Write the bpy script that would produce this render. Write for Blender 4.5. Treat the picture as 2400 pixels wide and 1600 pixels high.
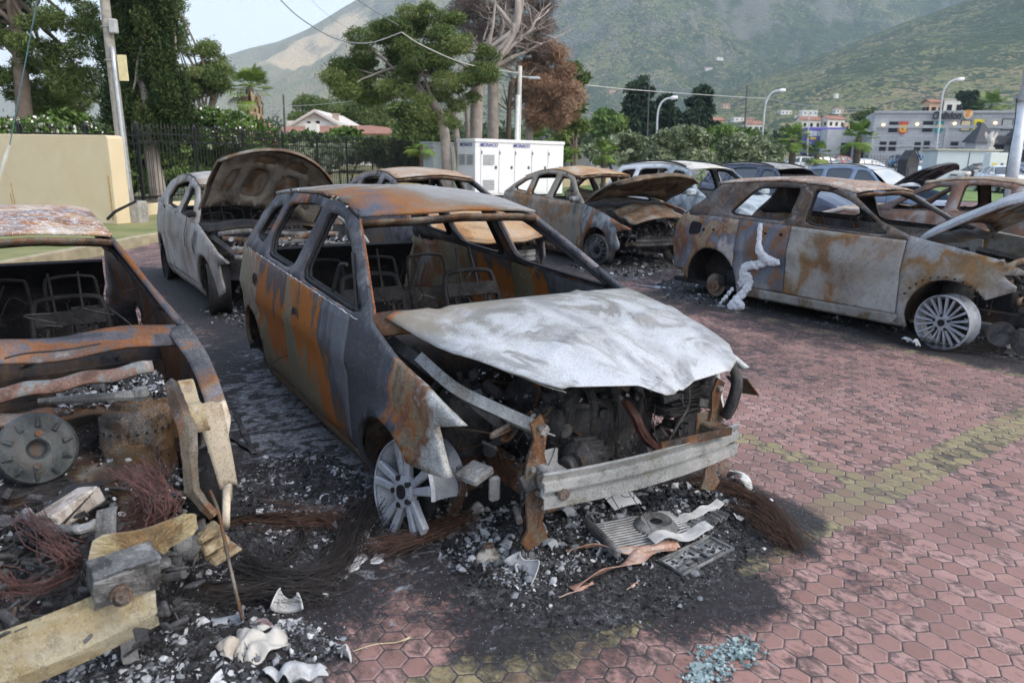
import bpy, bmesh, math, random
import numpy as np
from mathutils import Vector, Matrix, Euler
from mathutils.geometry import delaunay_2d_cdt
R_ = math.radians
random.seed(7); RNG = np.random.default_rng(11)
scene = bpy.context.scene
for _o in list(bpy.data.objects): bpy.data.objects.remove(_o)
COL = scene.collection
# ------------------------------------------------------------ camera
FPX, PITCH, CAMH, ROLL = 1686.27, R_(14.3765), 1.676, R_(1.0718)
_fw = np.array([0, math.cos(PITCH), -math.sin(PITCH)]); _u0 = np.array([0, math.sin(PITCH), math.cos(PITCH)]); _r0 = np.array([1., 0, 0])
_rt = _r0*math.cos(ROLL)+_u0*math.sin(ROLL); _up = _u0*math.cos(ROLL)-_r0*math.sin(ROLL)
cam = bpy.data.cameras.new('camera'); camo = bpy.data.objects.new('camera', cam); COL.objects.link(camo)
camo.matrix_world = Matrix(((_rt[0], _up[0], -_fw[0], 0), (_rt[1], _up[1], -_fw[1], 0), (_rt[2], _up[2], -_fw[2], CAMH), (0, 0, 0, 1)))
cam.sensor_width = 36; cam.lens = FPX/2400*36; cam.clip_start = .05; cam.clip_end = 20000
cam.dof.use_dof = True; cam.dof.focus_distance = 4.6; cam.dof.aperture_fstop = 3.5
scene.camera = camo
# ------------------------------------------------------------ world and sun
SUN_EL, SUN_AZ = R_(46), R_(118)      # azimuth clockwise from +Y
world = bpy.data.worlds.new('World'); scene.world = world; world.use_nodes = True
wn = world.node_tree; bg = wn.nodes['Background']
sky = wn.nodes.new('ShaderNodeTexSky'); sky.sky_type = 'NISHITA'; sky.sun_disc = False
sky.sun_elevation = SUN_EL; sky.sun_rotation = SUN_AZ; sky.dust_density = 6; sky.air_density = 1.3; sky.ozone_density = 2.0
veil = wn.nodes.new('ShaderNodeMix'); veil.data_type = 'RGBA'; veil.blend_type = 'ADD'; veil.inputs[0].default_value = 1.0   # thin high cloud over the clear sky
vc = wn.nodes.new('ShaderNodeTexNoise'); vc.inputs['Scale'].default_value = 1.6; vc.inputs['Detail'].default_value = 3
vr = wn.nodes.new('ShaderNodeValToRGB'); vr.color_ramp.elements[0].position = .3; vr.color_ramp.elements[0].color = (.88, .9, .93, 1); vr.color_ramp.elements[1].position = .7; vr.color_ramp.elements[1].color = (1, 1, 1, 1)
tcw = wn.nodes.new('ShaderNodeTexCoord'); sxw = wn.nodes.new('ShaderNodeSeparateXYZ'); wn.links.new(tcw.outputs['Generated'], sxw.inputs[0]); vz = wn.nodes.new('ShaderNodeValToRGB'); wn.links.new(sxw.outputs[2], vz.inputs[0])
vz.color_ramp.elements[0].position = .05; vz.color_ramp.elements[0].color = (6.4, 6.6, 6.9, 1); vz.color_ramp.elements[1].position = .7; vz.color_ramp.elements[1].color = (3.3, 3.9, 5.0, 1)
vm = wn.nodes.new('ShaderNodeMix'); vm.data_type = 'RGBA'; vm.blend_type = 'MULTIPLY'; vm.inputs[0].default_value = 1.0; wn.links.new(vz.outputs[0], vm.inputs[6]); wn.links.new(vr.outputs[0], vm.inputs[7])
wn.links.new(vc.outputs['Fac'], vr.inputs[0]); wn.links.new(sky.outputs[0], veil.inputs[6]); wn.links.new(vm.outputs[2], veil.inputs[7]); wn.links.new(veil.outputs[2], bg.inputs[0]); bg.inputs[1].default_value = .12
sun = bpy.data.lights.new('sun', 'SUN'); suno = bpy.data.objects.new('sun', sun); COL.objects.link(suno)
sun.energy = .9; sun.angle = R_(28); sun.color = (1, .985, .96)
_sd = Vector((math.sin(SUN_AZ)*math.cos(SUN_EL), math.cos(SUN_AZ)*math.cos(SUN_EL), math.sin(SUN_EL)))
suno.rotation_euler = (-_sd).to_track_quat('-Z', 'Y').to_euler()
vs = scene.view_settings; vs.view_transform = 'Standard'; vs.look = 'None'; vs.exposure = .24; vs.gamma = 1
# ------------------------------------------------------------ pixel to world (photograph's 2400x1600 frame), used to read positions
def ray(x, y): return _fw*FPX+_rt*(x-1200)+_up*(800-y)
def at(x, y, Y):
    d = ray(x, y); p = d*(Y/d[1]); p[2] += CAMH; return Vector(p)
def zg(x, y):
    d = max(0., y-25.)
    return .00033*d*d if d < 95 else .00033*95*95+.0627*(d-95)*.55
# ------------------------------------------------------------ noise
def _h(ix, iy, s):
    n = (ix*374761393+iy*668265263+s*1274126177) & 0x7fffffff
    n = ((n ^ (n >> 13))*1274126177) & 0x7fffffff
    return ((n ^ (n >> 16)) & 0xffff)/65535.
def vnoise(x, y, s=0):
    x = np.asarray(x, float); y = np.asarray(y, float)
    ix = np.floor(x).astype(np.int64); iy = np.floor(y).astype(np.int64); fx = x-ix; fy = y-iy
    fx = fx*fx*(3-2*fx); fy = fy*fy*(3-2*fy)
    a = _h(ix, iy, s); b = _h(ix+1, iy, s); c = _h(ix, iy+1, s); d = _h(ix+1, iy+1, s)
    return (a*(1-fx)+b*fx)*(1-fy)+(c*(1-fx)+d*fx)*fy
def fbm(x, y, o=4, s=0):
    t = 0; a = .5
    for i in range(o): t = t+a*vnoise(np.asarray(x)*2**i, np.asarray(y)*2**i, s+i); a *= .5
    return t
# ------------------------------------------------------------ objects
def tag(o, label=None, cat=None, group=None, kind=None):
    if label: o['label'] = label
    if cat: o['category'] = cat
    if group: o['group'] = group
    if kind: o['kind'] = kind
    return o
def empty(name, loc, rz=0, label=None, cat=None, group=None, scale=1):
    o = bpy.data.objects.new(name, None); COL.objects.link(o); o.location = loc; o.rotation_euler = (0, 0, rz); o.scale = (scale,)*3
    o.empty_display_size = .1
    return tag(o, label, cat, group)
def copy_tree(o, parent=None):
    c = o.copy(); COL.objects.link(c); c.parent = parent
    for ch in o.children: copy_tree(ch, c)
    return c
class MB:
    def __init__(s): s.V = []; s.F = []; s.T = []; s.n = 0; s.M = None
    def add(s, V, F, tone=None):
        if s.M is not None: V = [s.M @ Vector(v) for v in V]
        s.V.extend([tuple(v) for v in V]); b = s.n; s.F.extend([tuple(i+b for i in f) for f in F]); s.n += len(V)
        s.T.extend([random.random() if tone is None else tone]*len(F))
    def box(s, c, d, rot=None, bev=0, taper=1, tone=None):
        x, y, z = d[0]/2, d[1]/2, d[2]/2
        if bev:
            b = min(bev, x*.9, y*.9, z*.9)
            V = []
            for sx in (-1, 1):
                for sy in (-1, 1):
                    for sz in (-1, 1): V += [(sx*(x-b), sy*y-sy*b, sz*z), (sx*x, sy*(y-b), sz*(z-b)), (sx*(x-b), sy*y, sz*(z-b))]
            V = [Vector(v) for v in V]
            bm = bmesh.new()
            for v in V: bm.verts.new(v)
            r = bmesh.ops.convex_hull(bm, input=bm.verts)
            bm.verts.index_update(); V = [v.co.copy() for v in bm.verts]; F = [tuple(v.index for v in f.verts) for f in bm.faces]; bm.free()
        else:
            V = [Vector((sx*x*(taper if sz > 0 else 1), sy*y*(taper if sz > 0 else 1), sz*z)) for sx in (-1, 1) for sy in (-1, 1) for sz in (-1, 1)]
            F = [(0, 1, 3, 2), (4, 6, 7, 5), (0, 4, 5, 1), (2, 3, 7, 6), (0, 2, 6, 4), (1, 5, 7, 3)]
        if rot is not None: m = Euler(rot).to_matrix(); V = [m @ v for v in V]
        s.add([v+Vector(c) for v in V], F, tone)
    def tube(s, P, r, n=6, cap=True, tone=None, close=False):
        P = [Vector(p) for p in P]; m = len(P); V = []; F = []
        rr = r if hasattr(r, '__len__') else [r]*m
        prev = None
        for i, p in enumerate(P):
            if close: t = P[(i+1) % m]-P[i-1]
            else: t = P[min(i+1, m-1)]-P[max(i-1, 0)]
            if t.length < 1e-9: t = Vector((0, 0, 1))
            t.normalize()
            if prev is None:
                a = Vector((0, 0, 1)) if abs(t.z) < .9 else Vector((1, 0, 0)); u = t.cross(a).normalized()
            else:
                u = prev-t*prev.dot(t); u = u.normalized() if u.length > 1e-6 else t.orthogonal().normalized()
            prev = u; w = t.cross(u)
            for k in range(n):
                an = 2*math.pi*k/n; V.append(p+(u*math.cos(an)+w*math.sin(an))*rr[i])
        for i in range(m if close else m-1):
            j = (i+1) % m
            for k in range(n): F.append((i*n+k, i*n+(k+1) % n, j*n+(k+1) % n, j*n+k))
        if cap and not close: F.append(tuple(range(n-1, -1, -1))); F.append(tuple((m-1)*n+k for k in range(n)))
        s.add(V, F, tone)
    def cyl(s, a, b, r, r2=None, n=12, tone=None): s.tube([a, b], [r, r if r2 is None else r2], n, True, tone)
    def lathe(s, prof, c=(0, 0, 0), axis=(0, 1, 0), n=24, a0=0, a1=2*math.pi, tone=None, wob=None):
        ax = Vector(axis).normalized(); u = ax.orthogonal().normalized(); w = ax.cross(u); V = []; F = []; full = abs(a1-a0-2*math.pi) < 1e-6
        m = n if full else n+1
        for k in range(m):
            an = a0+(a1-a0)*k/n
            for (r, h) in prof:
                rr = r*(wob(an) if wob else 1); V.append(Vector(c)+ax*h+(u*math.cos(an)+w*math.sin(an))*rr)
        L = len(prof)
        for k in range(n):
            k2 = (k+1) % m
            for i in range(L-1): F.append((k*L+i, k*L+i+1, k2*L+i+1, k2*L+i))
        s.add(V, F, tone)
    def prism(s, poly, h0, h1, fn=None, tone=None):
        """poly in 2D; fn(x,y,h)->3D"""
        fn = fn or (lambda x, y, h: (x, y, h)); n = len(poly)
        V = [fn(x, y, h0) for x, y in poly]+[fn(x, y, h1) for x, y in poly]
        F = [tuple(range(n-1, -1, -1)), tuple(range(n, 2*n))]+[(i, (i+1) % n, n+(i+1) % n, n+i) for i in range(n)]
        s.add(V, F, tone)
    def grid(s, fn, nu, nv, u=(0, 1), v=(0, 1), tone=None):
        V = [fn(u[0]+(u[1]-u[0])*i/nu, v[0]+(v[1]-v[0])*j/nv) for i in range(nu+1) for j in range(nv+1)]
        F = [(i*(nv+1)+j, (i+1)*(nv+1)+j, (i+1)*(nv+1)+j+1, i*(nv+1)+j+1) for i in range(nu) for j in range(nv)]
        s.add(V, F, tone)
    def build(s, name, mat, parent=None, smooth=False, solid=0, bevel=0, offset=-1):
        me = bpy.data.meshes.new(name); me.from_pydata(s.V, [], s.F)
        at_ = me.attributes.new('tone', 'FLOAT', 'FACE'); at_.data.foreach_set('value', np.array(s.T, dtype=np.float32))
        if smooth: me.shade_smooth()
        me.materials.append(mat); me.update(); me.validate()
        o = bpy.data.objects.new(name, me); COL.objects.link(o); o.parent = parent
        if solid: m = o.modifiers.new('s', 'SOLIDIFY'); m.thickness = solid; m.offset = offset
        if bevel: m = o.modifiers.new('b', 'BEVEL'); m.width = bevel; m.segments = 2; m.limit_method = 'ANGLE'
        if smooth == 2:
            m = o.modifiers.new('e', 'EDGE_SPLIT'); m.split_angle = R_(40)
        return o
def smooth_path(P, n=6):
    P = [Vector(p) for p in P]; out = []
    for i in range(len(P)-1):
        p0 = P[max(i-1, 0)]; p1 = P[i]; p2 = P[i+1]; p3 = P[min(i+2, len(P)-1)]
        for k in range(n):
            t = k/n; out.append(.5*((2*p1)+(p2-p0)*t+(2*p0-5*p1+4*p2-p3)*t*t+(3*p1-p0-3*p2+p3)*t**3))
    out.append(P[-1]); return out
def rawmesh(name, V, F, mat, parent=None, tone=None, smooth=False):
    """numpy quads"""
    me = bpy.data.meshes.new(name); nv = len(V); nf = len(F); k = F.shape[1]
    me.vertices.add(nv); me.vertices.foreach_set('co', np.ascontiguousarray(V, dtype=np.float32).ravel())
    me.loops.add(nf*k); me.loops.foreach_set('vertex_index', np.ascontiguousarray(F, dtype=np.int32).ravel())
    me.polygons.add(nf); me.polygons.foreach_set('loop_start', np.arange(0, nf*k, k, dtype=np.int32)); me.polygons.foreach_set('loop_total', np.full(nf, k, dtype=np.int32))
    if smooth: me.polygons.foreach_set('use_smooth', np.ones(nf, dtype=bool))
    me.update(calc_edges=True)
    if tone is not None:
        a = me.attributes.new('tone', 'FLOAT', 'FACE'); a.data.foreach_set('value', np.asarray(tone, dtype=np.float32))
    me.materials.append(mat)
    o = bpy.data.objects.new(name, me); COL.objects.link(o); o.parent = parent
    return o
# ------------------------------------------------------------ shader helpers
class NT:
    def __init__(s, name):
        s.m = bpy.data.materials.new(name); s.m.use_nodes = True; s.t = s.m.node_tree
        s.p = s.t.nodes['Principled BSDF']; s.out = s.t.nodes['Material Output']
        s.p.inputs['Roughness'].default_value = .8
    def n(s, typ, ins=None, **pr):
        nd = s.t.nodes.new('ShaderNode'+typ)
        for k, v in pr.items(): setattr(nd, k, v)
        for k, v in (ins or {}).items(): s.set(nd.inputs[k], v)
        return nd
    def set(s, sock, v):
        if isinstance(v, bpy.types.NodeSocket): s.t.links.new(v, sock)
        else:
            if sock.type == 'RGBA' and len(v) == 3: v = (*v, 1)
            sock.default_value = v
    def M(s, op, a, b=0., c=0., clamp=False):
        nd = s.t.nodes.new('ShaderNodeMath'); nd.operation = op; nd.use_clamp = clamp
        s.set(nd.inputs[0], a); s.set(nd.inputs[1], b); s.set(nd.inputs[2], c); return nd.outputs[0]
    def VM(s, op, a, b=(0, 0, 0), out=0):
        nd = s.t.nodes.new('ShaderNodeVectorMath'); nd.operation = op; s.set(nd.inputs[0], a)
        if op == 'SCALE': s.set(nd.inputs['Scale'], b)
        else: s.set(nd.inputs[1], b)
        return nd.outputs[out]
    def noise(s, vec, scale, detail=4, dist=0, rough=.55):
        return s.n('TexNoise', {'Vector': vec, 'Scale': scale, 'Detail': detail, 'Distortion': dist, 'Roughness': rough}).outputs['Fac']
    def ramp(s, f, stops, interp='LINEAR'):
        nd = s.t.nodes.new('ShaderNodeValToRGB'); cr = nd.color_ramp; cr.interpolation = interp
        while len(cr.elements) < len(stops): cr.elements.new(.5)
        for e, (p, c) in zip(cr.elements, stops):
            e.position = p; e.color = (*c, 1) if hasattr(c, '__len__') else (c, c, c, 1)
        s.set(nd.inputs[0], f); return nd.outputs[0]
    def mix(s, f, a, b, mode='MIX'):
        nd = s.t.nodes.new('ShaderNodeMix'); nd.data_type = 'RGBA'; nd.blend_type = mode
        s.set(nd.inputs[0], f); s.set(nd.inputs[6], a); s.set(nd.inputs[7], b); return nd.outputs[2]
    def obj(s, scale=None, off=None):
        v = s.n('TexCoord').outputs['Object']
        if off is not None: v = s.VM('ADD', v, off)
        if scale is not None: v = s.VM('MULTIPLY', v, scale)
        return v
    def attr(s, name): return s.n('Attribute', attribute_name=name).outputs['Fac']
    def bump(s, h, strength=.3, dist=.01, normal=None):
        ins = {'Height': h, 'Strength': strength, 'Distance': dist}
        if normal is not None: ins['Normal'] = normal
        o = s.n('Bump', ins).outputs[0]; s.set(s.p.inputs['Normal'], o); return o
    def col(s, c): s.set(s.p.inputs['Base Color'], c)
    def rough(s, v): s.set(s.p.inputs['Roughness'], v)
MATS = {}
def plain(name, c, rough=.7, metal=0, vary=.15, scale=6, bump=0.0, spec=.5):
    if name in MATS: return MATS[name]
    t = NT(name); v = t.obj(); f = t.noise(v, scale, 5)
    lo = tuple(x*(1-vary) for x in c); hi = tuple(min(1, x*(1+vary)) for x in c)
    t.col(t.ramp(f, [(.3, lo), (.7, hi)])); t.rough(rough); t.p.inputs['Metallic'].default_value = metal
    t.p.inputs['Specular IOR Level'].default_value = spec
    if bump: t.bump(t.noise(v, scale*6, 4), bump, .01)
    MATS[name] = t.m; return t.m
def toned(name, stops, rough=.8, noise=0, nscale=20, bump=0):
    """colour chosen per face by the 'tone' attribute"""
    t = NT(name); f = t.attr('tone')
    if noise:
        f = t.M('ADD', f, t.M('MULTIPLY', t.M('SUBTRACT', t.noise(t.obj(), nscale, 4), .5), noise))
    t.col(t.ramp(f, stops)); t.rough(rough)
    if bump: t.bump(t.noise(t.obj(), nscale*3, 3), bump, .01)
    return t.m
# palettes (linear albedo)
RUST = (.30, .105, .022); RUSTD = (.17, .06, .018); BLUE = (.048, .055, .070); BLUEL = (.11, .122, .145); SOOT = (.016, .017, .02)
TAN = (.27, .22, .13); ASH = (.46, .46, .45); WHITE = (.72, .75, .78); PALE = (.34, .36, .36); BROWN = (.12, .075, .04); OLIVE = (.2, .19, .12)
def burnt(name, stops, scale=1.5, stretch=(1, 1, .55), seed=0, bias=None, dist=1.2, rag=.22, speck=.35, streak=.25, edge=.0, bump=.35, rough=.82, white=0.0, drops=0.0, soft=.07, veil=1.):
    t = NT(name); o = t.n('TexCoord').outputs['Object']; v = t.VM('ADD', o, (seed*3.7, seed*1.3, seed*2.1)); vs_ = t.VM('MULTIPLY', v, stretch)
    f = t.noise(vs_, scale, 3, dist)
    f = t.M('ADD', f, t.M('MULTIPLY', t.M('SUBTRACT', t.noise(v, scale*7, 6, .6, .62), .5), rag*.75))
    st = t.noise(t.VM('MULTIPLY', v, (1, 1, .12)), 11, 4)
    f = t.M('ADD', f, t.M('MULTIPLY', t.M('SUBTRACT', st, .5), streak))
    if bias:
        d = t.VM('DOT_PRODUCT', o, bias[:3], out=1); f = t.M('ADD', f, t.M('ADD', d, bias[3]))
    # widen contrast
    f = t.M('ADD', t.M('MULTIPLY', t.M('SUBTRACT', f, .5), 1.7), .5, clamp=True)
    ss = []
    for i, (p, c) in enumerate(stops):
        ss.append((p, c))
        if i+1 < len(stops): ss.append((max(p, stops[i+1][0]-soft), tuple(.75*a+.25*b for a, b in zip(c, stops[i+1][1]))))
    c = t.ramp(f, ss)
    sp = t.noise(v, 120, 3, 0, .7); g2 = t.noise(v, 26, 5, .3, .65)
    c = t.mix(t.ramp(t.M('ADD', t.M('MULTIPLY', sp, .5), t.M('MULTIPLY', g2, .5)), [(.36, speck), (.5, 0.)]), c, (.02, .02, .022))
    c = t.mix(t.ramp(t.noise(v, 60, 4, 0, .75), [(.56, 0.), (.68, .28)]), c, tuple(min(1, x*1.6+.04) for x in stops[len(stops)//2][1]))
    if white: c = t.mix(t.ramp(t.M('ADD', t.M('MULTIPLY', g2, .6), t.M('MULTIPLY', sp, .4)), [(.56-white*.2, 0.), (.6-white*.2, .85)]), c, (.6, .62, .64))
    lf = t.noise(t.VM('ADD', o, (seed*1.9+5, 3, seed)), scale*.9, 4, .8, .6); ash_ = t.M('ADD', t.M('MULTIPLY', lf, .65), t.M('MULTIPLY', sp, .35))
    c = t.mix(t.ramp(ash_, [(.50, 0.), (.62, .42*veil)]), c, (.30, .30, .30)); c = t.mix(t.ramp(ash_, [(.36, .5), (.47, 0.)]), c, (.035, .033, .035))
    t.col(c); t.rough(t.ramp(g2, [(.3, rough-.18), (.7, rough+.05)])); t.p.inputs['Specular IOR Level'].default_value = .35
    t.bump(t.M('ADD', t.M('MULTIPLY', g2, 1.), t.M('MULTIPLY', sp, .35)), bump, .012)
    return t.m

def warp(o, st=.02, sc=.12, lv=3):
    """fire-warped metal: subdivide and push the surface about"""
    tx = bpy.data.textures.get('w%g' % sc) or bpy.data.textures.new('w%g' % sc, 'CLOUDS'); tx.noise_scale = sc; tx.noise_depth = 3
    s = o.modifiers.new('sub', 'SUBSURF'); s.subdivision_type = 'SIMPLE'; s.levels = lv; s.render_levels = lv
    for ax in ('X', 'Y', 'Z'):
        d = o.modifiers.new('d'+ax, 'DISPLACE'); d.texture = tx; d.strength = st; d.mid_level = .5; d.direction = ax; d.texture_coords = 'LOCAL'
    return o
# ============================================================ SETTING
CARS = {  # x, y (front axle on the ground), yaw in degrees, scale
 'main': (.232, 3.393, -57.3, .992), 'right': (4.66, 7.01, -54.3, 1.0), 'left': (-2.0, 2.66, -55.5, .92), 'hatch': (-2.51, 7.92, -55.5, .99),
 'coupe': (2.04, 11.73, -61.8, 1.0), 'saloon': (-.52, 9.45, -57.6, 1.01), 'white': (4.18, 12.6, -59.2, 1.0), 'dark': (6.89, 15.83, -60.6, 1.0), 'estate': (11.0, 20.0, -56, 1.0)}
def car_sdf(x, y, c, grow=0):
    cx, cy, a, s = c; a = R_(a); dx = x-cx; dy = y-cy
    u = dx*math.cos(a)+dy*math.sin(a); w = -dx*math.sin(a)+dy*math.cos(a)
    qx = np.abs(u+1.25)-2.1; qy = np.abs(w)-.85
    return np.hypot(np.maximum(qx, 0), np.maximum(qy, 0))+np.minimum(np.maximum(qx, qy), 0)
# ---- paving material
def paving_mat():
    t = NT('hex_paving'); o = t.n('TexCoord').outputs['Object']
    rot = t.n('VectorRotate', {'Vector': o, 'Angle': -R_(36)}, rotation_type='Z_AXIS').outputs[0]
    wob = t.VM('SCALE', t.VM('SUBTRACT', t.n('TexNoise', {'Vector': o, 'Scale': 2.2, 'Detail': 2}).outputs['Color'], (.5, .5, .5)), .03)
    p = t.VM('SCALE', t.VM('ADD', rot, wob), 1/.0975); p = t.VM('MULTIPLY', p, (1, 1, 0))
    r = (1, 1.7320508, 1); h = (.5, .8660254, 0)
    a = t.VM('SUBTRACT', t.VM('WRAP', p, (0, 0, 0)), h) if False else None
    def wrap(v):
        s = t.n('SeparateXYZ', {0: v}); x = t.M('FLOORED_MODULO', s.outputs[0], 1.0); y = t.M('FLOORED_MODULO', s.outputs[1], 1.7320508)
        return t.VM('SUBTRACT', t.n('CombineXYZ', {0: x, 1: y, 2: 0.}).outputs[0], h)
    A = wrap(p); B = wrap(t.VM('SUBTRACT', p, h))
    la = t.VM('DOT_PRODUCT', A, A, out=1); lb = t.VM('DOT_PRODUCT', B, B, out=1)
    f = t.M('LESS_THAN', la, lb)
    nd = t.n('Mix', {0: f, 4: B, 5: A}); nd.data_type = 'VECTOR'
    nd = t.t.nodes.new('ShaderNodeMix'); nd.data_type = 'VECTOR'; t.set(nd.inputs[0], f); t.set(nd.inputs[4], B); t.set(nd.inputs[5], A); gv = nd.outputs[1]
    cid = t.VM('SUBTRACT', p, gv)
    ab = t.VM('ABSOLUTE', gv); s = t.n('SeparateXYZ', {0: ab})
    d = t.M('MAXIMUM', t.VM('DOT_PRODUCT', ab, (.5, .8660254, 0), out=1), s.outputs[0]); e = t.M('SUBTRACT', .5, d)  # 0 at the joint
    rough_e = t.M('ADD', e, t.M('MULTIPLY', t.M('SUBTRACT', t.noise(o, 45, 5, .3, .7), .5), .10))
    wn_ = t.n('TexWhiteNoise', {'Vector': t.VM('FLOOR', t.VM('ADD', t.VM('SCALE', cid, 2.0), (.2, .2, .2)))}); rnd = wn_.outputs['Value']
    big = t.noise(o, .55, 4, .5); mid = t.noise(o, 4, 5, .3); fine = t.noise(o, 60, 4, 0, .7); grit = t.noise(o, 420, 2, 0, .7)
    base = t.ramp(t.M('ADD', t.M('MULTIPLY', rnd, .75), t.M('MULTIPLY', mid, .3)), [(.1, (.21, .118, .10)), (.5, (.315, .18, .157)), (.9, (.42, .265, .235))])
    yel = t.ramp(rnd, [(.0, (.22, .185, .095)), (1., (.33, .285, .16))])
    # painted bay lines: rows of yellow pavers, chosen per paver
    cm = t.VM('SCALE', cid, .0975); cs = t.n('SeparateXYZ', {0: cm})   # in the rotated frame
    def band(coord, c, w): return t.M('LESS_THAN', t.M('ABSOLUTE', t.M('SUBTRACT', coord, c)), w)
    X, Y = cs.outputs[0], cs.outputs[1]
    c36, s36 = math.cos(R_(36)), math.sin(R_(36))
    rx = lambda x, y: x*c36+y*s36
    ry = lambda x, y: -x*s36+y*c36
    lineA = t.M('MULTIPLY', band(Y, .5*(ry(2.1, 3.6)+ry(1.01, 2.82)), .1), t.M('GREATER_THAN', X, -6))
    def perp(x, y, y0, y1): return t.M('MULTIPLY', band(X, rx(x, y), .075), t.M('MULTIPLY', t.M('GREATER_THAN', Y, y0), t.M('LESS_THAN', Y, y1)))
    l = t.M('ADD', lineA, perp(1.95, 3.55, ry(2.1, 3.6), ry(2.1, 3.6)+5), clamp=True)
    l = t.M('ADD', l, perp(3.98, 6.05, ry(2.1, 3.6)-.1, ry(2.1, 3.6)+5), clamp=True)
    l = t.M('MULTIPLY', l, t.ramp(t.M('ADD', t.M('MULTIPLY', big, .5), t.M('MULTIPLY', rnd, .5)), [(.25, .45), (.4, 1.)]))
    c = t.mix(l, base, yel)
    lit = t.mix(.45, c, (.5, .42, .4))
    # light worn chamfer, then the joint
    c = t.mix(t.ramp(rough_e, [(.03, 0.), (.045, .45), (.075, .4), (.1, 0.)]), c, lit)
    c = t.mix(t.ramp(t.M('SUBTRACT', rough_e, t.M('MULTIPLY', big, .03)), [(.0, 1.), (.024, 0.)]), c, t.ramp(t.M('ADD', t.M('MULTIPLY', mid, .6), t.M('MULTIPLY', big, .4)), [(.46, (.022, .02, .022)), (.6, (.14, .10, .095))]))
    # rubbed black grime on the faces of the pavers
    gr = t.M('ADD', t.M('MULTIPLY', t.noise(t.VM('MULTIPLY', rot, (1, .45, 1)), 30, 7, .6, .72), .62), t.M('MULTIPLY', rnd, .16)); gr = t.M('ADD', gr, t.M('MULTIPLY', big, .26))
    c = t.mix(t.ramp(gr, [(.53, 0.), (.59, .6), (.68, .9)]), c, (.026, .022, .025))
    c = t.mix(t.ramp(grit, [(.3, .35), (.42, 0.), (.6, 0.), (.72, .2)]), c, (.12, .09, .09))
    c = t.mix(t.ramp(t.noise(o, .9, 6, 1.2, .65), [(.50, 0.), (.66, .36)]), c, (.10, .08, .082))   # broad feathered dirt
    # soot and ash
    soot = t.attr('soot'); ash = t.attr('ash')
    n1 = t.noise(o, 3.2, 8, .8, .62); n2 = t.noise(o, 26, 6, .4, .7)
    sf = t.M('ADD', soot, t.M('MULTIPLY', t.M('ADD', t.M('MULTIPLY', t.M('SUBTRACT', n1, .5), 1.7), t.M('MULTIPLY', t.M('SUBTRACT', n2, .5), 1.7)), t.M('ADD', .3, t.M('MULTIPLY', soot, .8))))
    sm = t.ramp(sf, [(.30, 0.), (.46, .5), (.66, .97)])
    joint_keep = t.M('MULTIPLY', sm, 1.)
    sc = t.ramp(t.M('ADD', t.M('MULTIPLY', n2, .6), t.M('MULTIPLY', fine, .4)), [(.36, (.006, .006, .007)), (.52, (.018, .019, .023)), (.62, (.05, .053, .062)), (.70, (.2, .21, .23))])
    c = t.mix(joint_keep, c, sc)
    n3 = t.noise(t.VM('MULTIPLY', rot, (1, 1.6, 1)), 5.5, 9, 1.1, .68)
    af = t.M('ADD', t.M('MULTIPLY', ash, .31), t.M('MULTIPLY', t.M('SUBTRACT', n3, .5), 1.15))
    am = t.M('MULTIPLY', t.ramp(af, [(.26, 0.), (.34, .7), (.5, .8)]), t.ramp(fine, [(.36, .25), (.55, 1.)]))
    c = t.mix(am, c, t.ramp(n2, [(.35, (.17, .19, .22)), (.5, (.29, .315, .355)), (.65, (.45, .48, .52))]))
    # scattered white crumbs
    vo = t.n('TexVoronoi', {'Vector': o, 'Scale': 110}); 
    cr = t.M('MULTIPLY', t.M('LESS_THAN', vo.outputs['Distance'], .16), t.M('GREATER_THAN', t.n('SeparateColor', {0: vo.outputs['Color']}).outputs[0], .86))
    cr = t.M('MULTIPLY', cr, t.M('MINIMUM', t.M('ADD', soot, .12), 1.0)); c = t.mix(cr, c, (.6, .62, .65))
    t.col(c)
    t.rough(t.mix(sm, t.ramp(fine, [(.3, .62), (.7, .82)]), (.78, .78, .78)))
    t.p.inputs['Specular IOR Level'].default_value = .4
    hgt = t.ramp(rough_e, [(.0, 0.), (.03, .15), (.09, 1.)])
    hgt = t.M('MULTIPLY', hgt, t.M('SUBTRACT', 1., t.M('MULTIPLY', sm, .75)))
    hgt = t.M('ADD', t.M('ADD', hgt, t.M('MULTIPLY', fine, .25)), t.M('MULTIPLY', t.M('MULTIPLY', n2, sm), 2.2))
    t.bump(hgt, .55, .006)
    return t.m
def stretch_axis(a, b, fine0, fine1, step, far):
    l = list(np.arange(fine0, fine1+1e-6, step)); x = fine1; s = step
    while x < b: s *= far; x += s; l.append(min(x, b))
    x = fine0; s = step; pre = []
    while x > a: s *= far; x -= s; pre.append(max(x, a))
    return np.array(pre[::-1]+l)
zgv = np.vectorize(zg)
def sheet(name, poly_fn, xs, ys, mat, dz=0, kind='structure', attrs=None, label=None):
    X, Y = np.meshgrid(xs, ys, indexing='ij'); Z = zgv(X, Y)+dz; nx, ny = X.shape
    V = np.stack([X.ravel(), Y.ravel(), Z.ravel()], 1); I = np.arange(nx*ny).reshape(nx, ny)
    F = np.stack([I[:-1, :-1], I[1:, :-1], I[1:, 1:], I[:-1, 1:]], -1).reshape(-1, 4)
    if poly_fn is not None:
        c = V[F].mean(1); F = F[poly_fn(c[:, 0], c[:, 1])]
    used = np.unique(F); mp = np.full(len(V), -1); mp[used] = np.arange(len(used)); V = V[used]; F = mp[F]
    o = rawmesh(name, V, F, mat); tag(o, kind=kind)
    if attrs:
        for k, fn in attrs.items():
            a = o.data.attributes.new(k, 'FLOAT', 'POINT'); a.data.foreach_set('value', fn(V[:, 0], V[:, 1]).astype(np.float32))
    return o
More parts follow.
